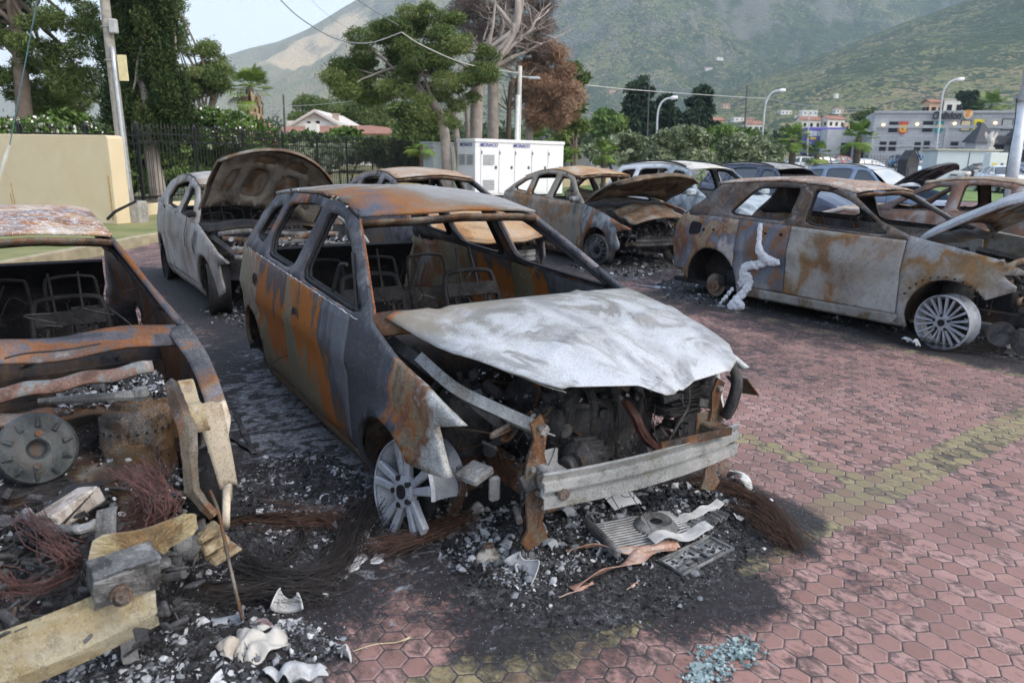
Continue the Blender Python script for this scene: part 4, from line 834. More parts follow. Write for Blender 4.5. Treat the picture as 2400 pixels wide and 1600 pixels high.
place = ['upper of two peach houses on the hillside above the conifers', 'lower, wider peach house of the pair on the hillside', 'small white red roofed house high on the slope, above a second white one', 'white house alone among trees, just below the highest white house', 'tiny white house highest up, right of the small red roofed one', 'tiny peach house left of the peach pair', 'peach house low on the slope left of the tallest conifer', 'tiny white house behind the rounded green tree', 'tiny peach house just below the tiny white one', 'small white house right of the rounded green tree',
         'peach house behind the lone ragged conifer', 'white block house left of the ragged conifer house', 'peach house with red roof right of the lone ragged conifer', 'white house left of the second curved lamp', 'small peach house left of the second curved lamp', 'white house with red roof at the foot of the curved lamp', 'pale apartment block on the slope above the tall palm', 'long white house above the bus roof', 'small white block below the long white house', 'white house with red roof far above the bus',
         'small peach house behind the round tree by the grey building', 'white gabled house directly behind the tall palm', 'white gabled house with red roof above the purple bus', 'flat pale building between bus and grey building', 'pale building on the slope at the far right edge', 'tiny white house low beyond the left fence', 'small white house low between the conifers', 'tiny white hut high above the bus', 'flat white rooftop house above the grey building sign', 'small red roofed house left of the rooftop house']
for (px, py, w, colr, rf), lab in zip(hs, place):
    # find where the pixel ray meets the slope
    best = None
    for d in np.arange(170, 1500, 6):
        p = at(px, py+4, float(d)); hzv = float(hill_z(np.array([px]), np.array([float(d)]))[0]) if d > 245 else zg(p.x, d)
        if p.z < hzv: best = d; break
    if px in (2235, 2185): best = 150
    if py > 285 and (best is None or best > 320): best = 240
    if best is None: best = 400
    d = float(best); p = at(px, py+6, d); s = max(w*1.7/FPX*d, 3.); H = max(3.2, s*.42)
    simple_house('hillside_house', (p.x, d, p.z-H*.45), random.uniform(-.3, .3), s, s*.7, H, s*.16 if rf else 0, M_WWALL if colr == 'white' else M_PWALL, M_TILE if rf else M_WROOF, lab, wins=3 if w > 14 else (2 if w > 9 else 0))
# ---- grey hall with sign
Yb = 104.; bL = at(2052, 262, Yb); bR = at(2470, 256, 97); zb = zg(50, Yb)-.6; bx = Vector((bR.x-bL.x, bR.y-bL.y, 0)); LB_ = bx.length; bx.normalize(); bn = Vector((bx.y, -bx.x, 0)); O = Vector((bL.x, bL.y, zb)); HB = bL.z-zb
root = empty('concrete_hall', O, 0, 'long grey block building with blackletter sign and coloured banners', 'building')
t = NT('grey_block'); o_ = t.obj(); br = t.n('TexBrick', {'Vector': t.n('CombineXYZ', {0: t.n('SeparateXYZ', {0: o_}).outputs[0], 1: t.n('SeparateXYZ', {0: o_}).outputs[2], 2: 0.}).outputs[0], 'Color1': (.34, .36, .38, 1), 'Color2': (.42, .44, .46, 1), 'Mortar': (.26, .27, .29, 1), 'Scale': 1.0, 'Brick Width': 1.2, 'Row Height': .42, 'Mortar Size': .03}).outputs[0]
t.col(t.mix(t.ramp(t.noise(o_, .4, 6), [(.35, 0.), (.7, .4)]), br, (.5, .52, .53))); M_BLOCK = t.m
def bb(m, x0, x1, d0, d1, z0, z1): m.box(bx*((x0+x1)/2)+bn*((d0+d1)/2)+Vector((0, 0, (z0+z1)/2)), (x1-x0, d1-d0, z1-z0), rot=(0, 0, math.atan2(bx.y, bx.x)))
m = MB(); bb(m, 0, LB_, -12, 0, 0, HB); m.build('wall', M_BLOCK, root); m = MB()
bb(m, -.1, LB_+.1, -.02, .16, HB-2.15, HB-1.75); bb(m, -.1, LB_+.1, -.2, .2, HB-.2, HB+.1)
xs_b = [0, 9.1, 18.3, 27.5]
for x in [.2, 9.0, 18.2, 27.2]: bb(m, x-.2, x+.2, -.02, .17, 0, HB-2.15)
bb(m, 0, LB_, -.02, .12, 2.5, 2.72); m.build('concrete_band', plain('concrete', (.42, .43, .44), .9, 0, .2, 1), root)
s = Yb/FPX; 
def bxp(px):
    k_ = ray(px, 300); k_ = k_[0]/k_[1]; return (k_*bL.y-bL.x)/(bx.x-k_*bx.y)

zz = lambda py, px: at(px, py, Yb).z-zb
for i, (a, b_, y0, y1, mt) in enumerate([(2085, 2102, 288, 309, M_WIN), (2164, 2184, 288, 309, M_WIN), (2252, 2272, 287, 309, plain('lit_blind', (.7, .58, .36), .6)), (2348, 2370, 286, 308, plain('pale_blind', (.4, .42, .4), .6)), (2069, 2081, 334, 352, M_WIN), (2091, 2104, 334, 352, M_WIN), (2151, 2162, 336, 352, M_WIN), (2173, 2183, 334, 354, M_WIN), (2236, 2250, 336, 354, M_WIN)]):
    m = MB(); x0, x1 = bxp(a), bxp(b_); z1, z0 = zz(y0, a), zz(y1, a); bb(m, x0-.12, x1+.12, .0, .05, z0-.12, z1+.12); f = m.build('window', plain('dark_frame', (.03, .03, .03), .5), root); m = MB(); bb(m, x0, x1, .05, .09, z0, z1); m.build('pane', mt, f)
for i, (a, b_, y0, y1, c1, ch) in enumerate([(2106, 2127, 286, 318, (.55, .09, .06), 'G'), (2191, 2210, 287, 318, (.02, .22, .25), None), (2280, 2304, 284, 316, (.75, .65, .04), None), (2382, 2410, 284, 318, (.05, .2, .5), None)]):
    x0, x1 = bxp(a), bxp(b_); z1, z0 = zz(y0, a), zz(y1, a); xm = (x0+x1)/2; m = MB(); m.prism([(x0, z1), (x1, z1), (x1, z0+.5), (xm, z0), (x0, z0+.5)], .1, .14, lambda x, y, h: bx*x+bn*h+Vector((0, 0, y))); bn_ = m.build('banner', plain('banner_%d' % i, c1, .8, 0, .25, 2), root)
    if ch: text_mesh('lettering', ch, 1.25, plain('gold', (.75, .5, .06), .6), bn_, wallM(bx*xm+bn*.16+Vector((0, 0, (z0+z1)/2-.05)), bx, bn), .01, .04)
    else:
        m = MB(); m.prism([(xm+.34*math.cos(k*1.2566), (z0+z1)/2+.3+.34*math.sin(k*1.2566)) for k in range(5)], .15, .17, lambda x, y, h: bx*x+bn*h+Vector((0, 0, y))); m.build('emblem', plain('emblem_%d' % i, (.6, .55, .2) if i == 1 else (.05, .05, .05), .8), bn_)
for px in (2069, 2148, 2235, 2330):
    m = MB(); p = bx*bxp(px)+bn*.2+Vector((0, 0, zz(293, px))); m.lathe([(0, -.18), (.16, -.1), (.2, .05), (0, .16)], p, (0, 0, 1), 10); e = bpy.data.materials.get('lamp_glow')
    if not e:
        tt = NT('lamp_glow'); tt.col((1, .8, .5)); tt.set(tt.p.inputs['Emission Color'], (1, .72, .35, 1)); tt.p.inputs['Emission Strength'].default_value = 3; e = tt.m
    m.build('wall_lamp', e, root)
# blackletter sign: lettering with slanted doubled strokes
M_BLK = plain('sign_black', (.015, .02, .03), .5); px0, px1 = 2177, 2249
for k, (dx, bo) in enumerate(((0, .035),)):
    text_mesh('sign_lettering', 'Oblivion', 1.32, M_BLK, root, wallM(bx*((bxp(px0)+bxp(px1))/2+dx)+bn*.3+Vector((0, 0, zz(275, 2210))), bx, bn) @ Matrix.Diagonal((.74, 1.05, 1, 1)), .05, bo, .15)
m = MB(); ex = bxp(2262); ez = zz(273, 2262); m.prism([(ex+.55*a, ez+.55*b) for a, b in ((-.95, .9), (-.35, .55), (.35, .55), (.95, .9), (1.05, -.1), (.55, -.85), (0, -1.1), (-.55, -.85), (-1.05, -.1))], .25, .4, lambda x, y, h: bx*x+bn*h+Vector((0, 0, y))); em = m.build('sign_shield', plain('shield_pale', (.75, .6, .4), .6), root)
m = MB(); m.prism([(ex+.55*a, ez+.55*b) for a, b in ((-.55, 1.0), (.6, 1.0), (.3, .1), (.55, -.3), (0, -.55), (-.6, -.25), (-.2, .2))], .42, .5, lambda x, y, h: bx*x+bn*h+Vector((0, 0, y))); m.build('shield_emblem', plain('orange_emblem', (.8, .3, .04), .6), em)
# entrance turrets with slate roofs on the hall front
for k, (px, w) in enumerate([(2293, 21), (2385, 24)]):
    p = at(px, 350, 96); zb2 = zg(p.x, 96); rr = w*96/FPX; rt2 = empty('entrance_turret', (p.x, 96, zb2-.4), 0, ['stone entrance turret with dark slate roof, left one of two', 'stone entrance turret with dark slate roof, right one behind the mast'][k], 'turret')
    m = MB(); m.box((0, 0, 1.9), (rr*1.9, rr*1.9, 3.8)); m.build('wall', M_BLOCK, rt2); m = MB(); h0 = at(px, 334, 96).z-zb2+.4; h1 = at(px, 296, 96).z-zb2+.4
    m.prism([(-1, -1), (1, -1), (1, 1), (-1, 1)], 0, 1, lambda x, y, h: (x*rr*(1.25 if h == 0 else .3), y*rr*(1.25 if h == 0 else .3), h0 if h == 0 else h1)); m.prism([(-1, -1), (1, -1), (1, 1), (-1, 1)], 0, 1, lambda x, y, h: (x*rr*(.3 if h == 0 else .02), y*rr*(.3 if h == 0 else .02), h1 if h == 0 else h1+.5)); m.build('roof', plain('slate', (.045, .05, .06), .7), rt2)
    m = MB(); m.box((0, -rr*.96, 1.7), (rr*.9, .06, 1.5)); m.build('window', M_WIN, rt2)
p = at(2338, 345, 95); B = Vector((p.x, 96, zg(p.x, 96)+1.9)); rt2 = empty('porch_canopy', B, 0, 'dark slate canopy between the two turrets', 'canopy'); m = MB(); m.box((0, 0, 1.3), (5, .8, 1.1)); m.build('canopy', MATS['slate'], rt2); m = MB(); m.box((.4, .2, -.4), (2.2, .3, 2.4)); m.build('dark_opening', M_WIN, rt2)
# winged stone figure on a pillar
B = Vector(at(2318, 352, 90)); B.z = zg(B.x, 90)+.2; rt2 = empty('winged_statue', B, 0, 'pale stone winged animal statue on a pillar before the grey building', 'statue'); s = 90/FPX
m = MB(); m.box((0, 0, 1.1), (.9, .9, 2.2), bev=.05); m.build('pillar', plain('pale_stone', (.55, .52, .48), .9), rt2); m = MB(); m.tube(smooth_path([(0, 0, 2.2), (.1, 0, 2.8), (-.15, 0, 3.3), (.0, 0, 3.8), (.25, 0, 3.9)], 4), [.3, .32, .34, .36, .38, .4, .36, .32, .3, .28, .25, .22, .2, .2, .2, .15, .05], 7)
for sx in (-1, 1): m.add([(0, 0, 3.2), (sx*.7, .1, 4.1), (sx*.8, .1, 3.7), (sx*.6, .05, 3.3), (sx*.4, .05, 2.9), (0, 0, 2.7)], [(0, 1, 2, 3, 4, 5)])
m.build('figure', MATS['pale_stone'], rt2)
# annex left of the hall, and perimeter fence
B = Vector(at(2005, 355, 112)); B.z = zg(B.x, 112)-.5; rt2 = empty('concrete_annex', B, 0, 'pale single storey annex with barred windows between bus and hall', 'building'); m = MB(); m.box((0, 3, 2.2), (9.0, 6, 4.6)); m.build('wall', plain('pale_block', (.46, .48, .5), .9, 0, .12, 1), rt2)
for x in (-1.5, 1.5): m = MB(); m.box((x, -.03, 1.4), (1.6, .1, 2.4)); m.build('window', M_WIN, rt2)
rt2 = empty('iron_fence', at(1890, 372, 78), 0, 'thin grey railing in front of the distant building', 'fence'); rt2.location.z = zg(30, 78)-.3; fence_panels(rt2, Vector((1, -.12, 0)).normalized(), 30, 10, 0, 1.9, .3, .02)
# purple double-decker bus
pL = at(1878, 366, 116); zb = pL.z-.1; bw = (1968-1878)/FPX*116; B = Vector((pL.x, 116, zb)); bus = empty('double_decker_bus', B, R_(-6), 'purple double decker bus parked left of the grey building', 'bus'); Hb = 4.5
M_PUR = plain('purple_paint', (.09, .07, .32), .4, 0, .1, 1); M_GLS = plain('pale_glass', (.45, .5, .56), .15, 0, .2, 1)
m = MB(); m.box((bw/2, 0, 2.35), (bw, 2.4, 4.1), bev=.18); m.build('body', M_PUR, bus, bevel=.03)
for i in range(7): m = MB(); m.box((bw*.22+i*bw*.11, -1.22, 3.45), (bw*.095, .06, .75)); m.build('upper_window', M_GLS, bus)
m = MB(); m.box((bw*.09, -1.22, 3.45), (bw*.14, .07, .85)); m.build('front_window', M_GLS, bus)
for i in range(4): m = MB(); m.box((bw*.5+i*bw*.12, -1.22, 1.75), (bw*.06, .06, .7)); m.build('lower_window', plain('amber_window', (.5, .42, .25), .4), bus)
m = MB(); m.box((bw*.16, -1.22, 1.3), (bw*.22, .07, .9)); m.build('grille', M_WIN, bus); m = MB(); m.box((bw*.62, -1.22, 2.72), (bw*.5, .05, .42)); m.build('name_board', M_WIN, bus)
m = MB(); m.box((bw*.18, -1.22, 2.75), (bw*.14, .06, .35)); m.build('destination_board', plain('gold_board', (.65, .45, .08), .6), bus)
text_mesh('lettering', 'Oblivion', .62, plain('pale_letter', (.7, .68, .5), .5), bus, wallM(Vector((bw*.6, -1.27, 2.72)), (1, 0, 0), (0, -1, 0)), .005, .01)
for x in (.2, .8):
    m = MB(); m.lathe([(0, -.12), (.38, -.12), (.5, -.06), (.5, .1), (0, .1)], (bw*x, -1.15, .48), (0, 1, 0), 18); m.build('wheel', M_DK, bus)
# utility hut, kiosk, arched notice post
p = at(2262, 395, 55); B = Vector((p.x, 55, zg(p.x, 55))); rt2 = empty('service_hut', B, R_(-4), 'white panelled service hut with corrugated flat roof', 'hut'); hh = at(2262, 353, 55).z-B.z; m = MB(); m.box((0, 1, hh/2), (4.3, 2.2, hh)); m.build('wall', plain('hut_panel', (.55, .62, .64), .6, 0, .05, 1), rt2); m = MB(); m.box((0, 1, hh+.05), (4.7, 2.5, .12)); m.build('roof', plain('hut_roof', (.5, .48, .4), .8), rt2)
m = MB(); m.box((.1, -.115, hh/2), (.04, .03, hh-.2)); m.build('panel_joint', M_DK, rt2); m = MB(); m.box((.9, -.12, hh*.55), (.32, .02, .2)); m.build('warning_sign', plain('red_sign', (.6, .06, .08), .5), rt2)
p = at(2328, 400, 50); B = Vector((p.x, 50, zg(p.x, 50))); rt2 = empty('fuel_kiosk', B, R_(-6), 'white kiosk panel with yellow notice right of the service hut', 'kiosk'); hh = at(2328, 358, 50).z-B.z; m = MB(); m.box((0, 0, hh/2), (1.1, .9, hh), bev=.02); m.build('housing', M_GEN, rt2); m = MB(); m.box((-.2, -.46, hh*.68), (.26, .02, .16)); m.build('yellow_notice', plain('yellow_sign', (.8, .6, .05), .5), rt2)
m = MB(); m.box((.24, -.46, hh*.5), (.16, .02, hh*.42)); m.build('dark_panel', M_DK, rt2); m = MB(); m.box((-.2, -.46, hh*.35), (.14, .02, .3)); m.build('notice', M_GEN2, rt2)
p = at(2126, 400, 33); B = Vector((p.x, 33, zg(p.x, 33))); rt2 = empty('notice_cabinet', B, R_(20), 'dark grey wooden cabinet with pointed roof standing behind the blue estate', 'cabinet'); hh = at(2126, 352, 33).z-B.z; w = .34
m = MB(); m.prism([(-w, 0), (w, 0), (w, hh*.82), (0, hh*1.0), (-w, hh*.82)], -.25, .25, lambda x, y, h: (x, h, y)); m.build('housing', plain('charcoal_wood', (.04, .045, .05), .8, 0, .3, 6, .3), rt2); m = MB()
for s_ in (-1, 1): m.tube([(0, -.3, hh*1.03), (s_*w*1.15, -.3, hh*.81)], .03, 4)
m.build('roof_trim', MATS['charcoal_wood'], rt2); m = MB(); m.box((0, -.26, hh*.42), (w*1.3, .03, hh*.5)); m.build('door', plain('charcoal_panel', (.06, .065, .07), .7), rt2)
# ============================================================ CARS
def ip(pts, x):
    xs_ = [p[0] for p in pts]; ys_ = [p[1] for p in pts]
    return float(np.interp(x, xs_, ys_)) if xs_[0] < xs_[-1] else float(np.interp(-x, [-a for a in xs_], ys_))
class Shape:
    """one car outline, metres; x forward from the front axle, z up"""
    def __init__(s, **k):
        s.wb = 2.62; s.zc = .27; s.ra = .37; s.W = .885; s.sill = .12; s.dz = 0.0; s.tumble = .5
        s.roof = [(-1.12, 1.34), (-1.45, 1.40), (-1.9, 1.43), (-2.4, 1.42), (-2.85, 1.38)]
        s.rear = [(-3.05, 1.24), (-3.28, .95), (-3.42, .75), (-3.46, .5), (-3.40, .25), (-3.05, .2)]
        s.belt = [(-.40, .93), (-2.7, 1.03)]
        s.front = [(.365, .25), (.50, .29), (.50, .34), (.43, .58), (.64, .65), (.30, .785), (0, .86), (-.42, .935)]
        s.apil = [(-.75, 1.13)]
        s.wins = [[(-.66, .95), (-1.50, .985), (-1.53, 1.33), (-1.38, 1.33), (-1.16, 1.27), (-.9, 1.12)],
                  [(-1.66, 1.0), (-2.30, 1.025), (-2.42, 1.12), (-2.36, 1.33), (-1.9, 1.36), (-1.64, 1.345)],
                  [(-2.52, 1.08), (-2.86, 1.1), (-2.74, 1.28), (-2.50, 1.32)]]
        s.shut = (-.43, -1.58, -2.28); s.hood_x = .80; s.hood_z = None; s.hfr = .34; s.crown = .055; s.hoodlip = .035; s.fall = 0.
        s.cxf = 0.; s.cxr = None; s.rar = None; s.zcr = None; s.a_end = -4; s.__dict__.update(k); s.cxr = -s.wb if s.cxr is None else s.cxr; s.rar = s.rar or s.ra; s.zcr = s.zcr or s.zc
    def hw(s, x):
        t = max(0, (x+.15)/.95); r = max(0, (-x-(s.wb-.12))/.95); return s.W*(1-.17*t*t-.14*r*r)
    def zb(s, x): return ip(s.belt, x) if x < s.belt[0][0] else s.belt[0][1]
    def y(s, x, z):
        w = s.hw(x); zb = s.zb(x)
        def low(z):
            q = min(1, max(0, (z-.62)/.07)); q = q*q*(3-2*q)
            v = w-.022*(1-q)-.035*max(0, (.62-z)/.5)**2-max(0, z-.69)*.19-max(0, .26-z)*.35
            for cx, cz, cr in ((s.cxf, s.zc, s.ra), (s.cxr, s.zcr, s.rar)):
                d = math.hypot(x-cx, z-cz); v += .022*math.exp(-((d-cr)/.045)**2)
            return v
        if z <= zb: return low(z)
        h = z-zb; return low(zb)-.02*min(1, h/.03)-h*s.tumble-.15*h*h
    def top(s, x): return ip([p for p in s.front if p[0] <= s.front[4][0]+1e-6 and p[1] > .6][::1] if False else s.ftop, x)
    @property
    def ftop(s): return s.front[-(len(s.front)-s.ntop):] if hasattr(s, 'ntop') else s.front[4:]
    def outline(s):
        P = [(s.shut[0]+.02, s.sill)]
        P += [(s.cxf+s.ra*math.cos(a), s.zc+s.ra*math.sin(a)) for a in np.linspace(R_(200), R_(s.a_end), 18)]
        P += s.front+s.apil+s.roof+s.rear
        P += [(s.cxr+s.rar*math.cos(a), s.zcr+s.rar*math.sin(a)) for a in np.linspace(R_(184), R_(-20), 18)]+[(s.cxr+s.rar+.03, s.sill)]
        return P
def densify(P, st, closed=True):
    out = []; n = len(P)
    for i in range(n if closed else n-1):
        a = P[i]; b = P[(i+1) % n]; L = math.hypot(b[0]-a[0], b[1]-a[1]); k = max(1, int(L/st))
        out += [(a[0]+(b[0]-a[0])*j/k, a[1]+(b[1]-a[1])*j/k) for j in range(k)]
    if not closed: out.append(P[-1])
    return out
def roundpoly(P, it=2, k=.18):
    for _ in range(it):
        Q = []
        for i in range(len(P)):
            a = P[i]; b = P[(i+1) % len(P)]; Q += [(a[0]*(1-k)+b[0]*k, a[1]*(1-k)+b[1]*k), (a[0]*k+b[0]*(1-k), a[1]*k+b[1]*(1-k))]
        P = Q
    return P
def cdt(outer, holes, lines, step, jitter=.2, seed=1):
    V = []; E = []
    def loop(P, closed):
        b = len(V); V.extend(P); n = len(P)
        E.extend([(b+i, b+(i+1) % n) for i in range(n if closed else n-1)])
    loop(densify(outer, step*.6), True)
    for h in holes: loop(densify(h, step*.6), True)
    for l in lines: loop(densify(l, step*.6, False), False)
    rg = random.Random(seed); xs_ = [p[0] for p in outer]; ys_ = [p[1] for p in outer]
    x = min(xs_)
    while x < max(xs_):
        y = min(ys_)
        while y < max(ys_):
            q = (x+rg.uniform(-1, 1)*step*jitter, y+rg.uniform(-1, 1)*step*jitter)
            if pip(*q, outer) and not any(pip(*q, h) for h in holes): V.append(q)
            y += step
        x += step
    r = delaunay_2d_cdt([Vector(v) for v in V], E, [], 0, 1e-4)
    P = [tuple(v) for v in r[0]]; F = []
    for f in r[2]:
        cx = sum(P[i][0] for i in f)/len(f); cy = sum(P[i][1] for i in f)/len(f)
        if pip(cx, cy, outer) and not any(pip(cx, cy, h) for h in holes): F.append(tuple(f))
    return P, F
def submesh(P, F, fn):
    used = {}; V = []; G = []
    for f in F:
        g = []
        for i in f:
            if i not in used: used[i] = len(V); V.append(fn(*P[i]))
            g.append(used[i])
        G.append(tuple(g))
    return V, G
def side_panels(S, root, mats, side, step=.07, gap=.006, dent=None, solid=.03, names=('front_fender', 'front_door', 'rear_door', 'quarter_panel', 'pillar_frame', 'sill')):
    holes = [roundpoly(w, 2, .11) for w in S.wins]; s1, s2, s3 = S.shut; zs = S.sill+.12
    lines = [[(s, zs), (s, S.zb(s)-.012)] for s in (s1, s2, s3)]
    bl = [(x, S.zb(x)-.012) for x in np.linspace(s1, s3-.55, 12)]; lines.append(bl); lines.append([(s1, zs), (s3+.02, zs)])
    P, F = cdt(S.outline(), holes, lines, step)
    parts = {n: [] for n in names}
    for f in F:
        cx = sum(P[i][0] for i in f)/len(f); cz = sum(P[i][1] for i in f)/len(f)
        if cz > S.zb(cx)-.012 and cx < s1: n = 4
        elif cz < zs and s3+.02 < cx < s1: n = 5
        elif cx > s1: n = 0
        elif cx > s2: n = 1
        elif cx > s3: n = 2
        else: n = 3
        parts[names[n]].append(f)
    sg = 1 if side > 0 else -1; out = {}
    for k, (n, fs) in enumerate(parts.items()):
        if not fs: continue
        cx = sum(P[i][0] for f in fs for i in f)/sum(len(f) for f in fs)
        def fn(x, z):
            xx = x
            for s in (s1, s2, s3):
                if abs(x-s) < .004 and z < S.zb(x): xx = x+(gap if cx > s else -gap)
            yy = S.y(x, z)
            if n in ('front_door', 'rear_door'): yy += .003
            if dent: yy += dent(x, z)
            return (xx, sg*yy, z)
        V, G = submesh(P, fs, fn)
        if sg < 0: G = [g[::-1] for g in G] if False else G
        else: G = [g[::-1] for g in G]
        m = MB(); m.add(V, G); mt = mats.get(n) or mats['body']
        out[n] = m.build(n, mt, root, smooth=True, solid=solid, offset=-1)
    # inner flange round each window opening
    for h in holes:
        m = MB(); Q = densify(h, .12)
        c = (sum(p[0] for p in h)/len(h), sum(p[1] for p in h)/len(h))
        for off, inn, r in ((.035, .0, .013), (.055, .03, .010)):
            m.tube([(p[0]+(c[0]-p[0])*inn*1., sg*(S.y(p[0], p[1])-off), p[1]+(c[1]-p[1])*inn) for p in Q], r, 5, close=True)
        m.build('window_frame', mats.get('frame') or mats['dark'], out.get('pillar_frame', root), smooth=True)
    return out
def roof_fn(S, sag=0, seed=0, warp=.006):
    x0 = S.roof[0][0]; x1 = S.roof[-1][0]
    def fn(u, v):
        x = x0+.02+(x1-x0-.08)*u; w = S.y(x, ip(S.roof, x))-.012; z = ip(S.roof, x)
        c = 1-v*v; xx = x+.11*c*(1-u)-.06*c*u
        n = float(fbm(xx*2.2+seed, v*w*2.2+9, 3, seed))-.45
        return (xx, v*w, z+.038*c+.004-sag*c*math.sin(math.pi*u)+n*warp*8*min(1, c*3))
    return fn
def hood_fn(S, seed=0, warp=.008, nose=.0, beak=0.0):
    xr = S.ftop[-1][0]
    def fn(u, v):
        c = 1-v*v; xf = S.hood_x-S.hfr*abs(v)**2.4+beak*math.exp(-(v/.16)**2); xb = xr+.02+.15*c
        x = xb+(xf-xb)*u; xs_ = min(x, S.ftop[0][0]); w = S.y(xs_, ip(S.ftop, xs_))-.012
        w *= (1-.10*max(0, x-S.ftop[0][0])/.2) if x > S.ftop[0][0] else 1
        z = ip(S.ftop, min(x, S.ftop[0][0]))+.006-max(0, x-S.ftop[0][0])*.35+S.crown*c
        z -= S.hoodlip*1.6*max(0, (u-.9)/.1)**2+S.fall*max(0, (abs(v)-.76)/.24)**1.4
        rb = abs(v); z += .014*math.exp(-((rb-.62)/.06)**2)*(1-u*.5)-.008*math.exp(-((rb-.35)/.1)**2)
        n = float(fbm(x*2.6+seed, v*w*2.6, 4, seed))-.47
        return (x, v*w, z+n*warp*7*math.sin(math.pi*min(1, max(0, u*.9+.08)))-nose*u*u)
    return fn
def hood_part(S, root, mat, seed=0, warp=.008, nose=0, beak=0, name='hood', ang=0, roll=0, ws=1., inner=None, res=(26, 30), thick=.012, slide=(0, 0, 0)):
    f0 = hood_fn(S, seed, warp, nose, beak); f = (lambda u, v: (lambda p: (p[0], p[1]*ws, p[2]))(f0(u, v))); M = Matrix.Identity(4)
    if ang:
        h = Vector((S.ftop[-1][0]+.03, 0, S.ftop[-1][1]+.03)); M = Matrix.Translation(h+Vector(slide)) @ Matrix.Rotation(roll, 4, 'X') @ Matrix.Rotation(-ang, 4, 'Y') @ Matrix.Translation(-h)
    m = MB(); m.M = M; m.grid(f, res[0], res[1], (0, 1), (-1, 1))
    # folded side edges
    for s in (-1, 1): m.grid(lambda u, v: tuple(Vector(f(u, s))+Vector((0, -s*.004*v, -S.hoodlip*v))), res[0], 2)
    m.grid(lambda u, v: tuple(Vector(f(1, u))+Vector((-.01*v, 0, -S.hoodlip*v))), res[1], 2, (-1, 1), (0, 1))
    ho = m.build(name, mat, root, smooth=True, solid=thick, offset=0)
    if inner:
        # pressed inner frame with openings
        H = [roundpoly(p, 3) for p in ([(.15, .1), (.55, .08), (.62, .42), (.2, .5)], [(.15, -.1), (.55, -.08), (.62, -.42), (.2, -.5)], [(.7, .1), (.82, .12), (.84, .42), (.72, .45)], [(.7, -.1), (.82, -.12), (.84, -.42), (.72, -.45)], [(.25, .62), (.6, .58), (.6, .72), (.25, .75)], [(.25, -.62), (.6, -.58), (.6, -.72), (.25, -.75)])]
        P, F = cdt([(.04, -.93), (.94, -.93), (.94, .93), (.04, .93)], H, [], .09)
        HH = [q for h in H for q in densify(h, .03)]
        def fi(u, v):
            d = min(math.hypot(u-a, v-b) for a, b in HH); q = min(1, d/.07); p = Vector(f(u, v))
            return tuple(p+Vector((0, 0, -.012-.03*q)))
        V, G = submesh(P, F, fi); m = MB(); m.M = M; m.add(V, G); m.build('inner_hood_frame', inner, ho, smooth=True, solid=.006)
    return ho
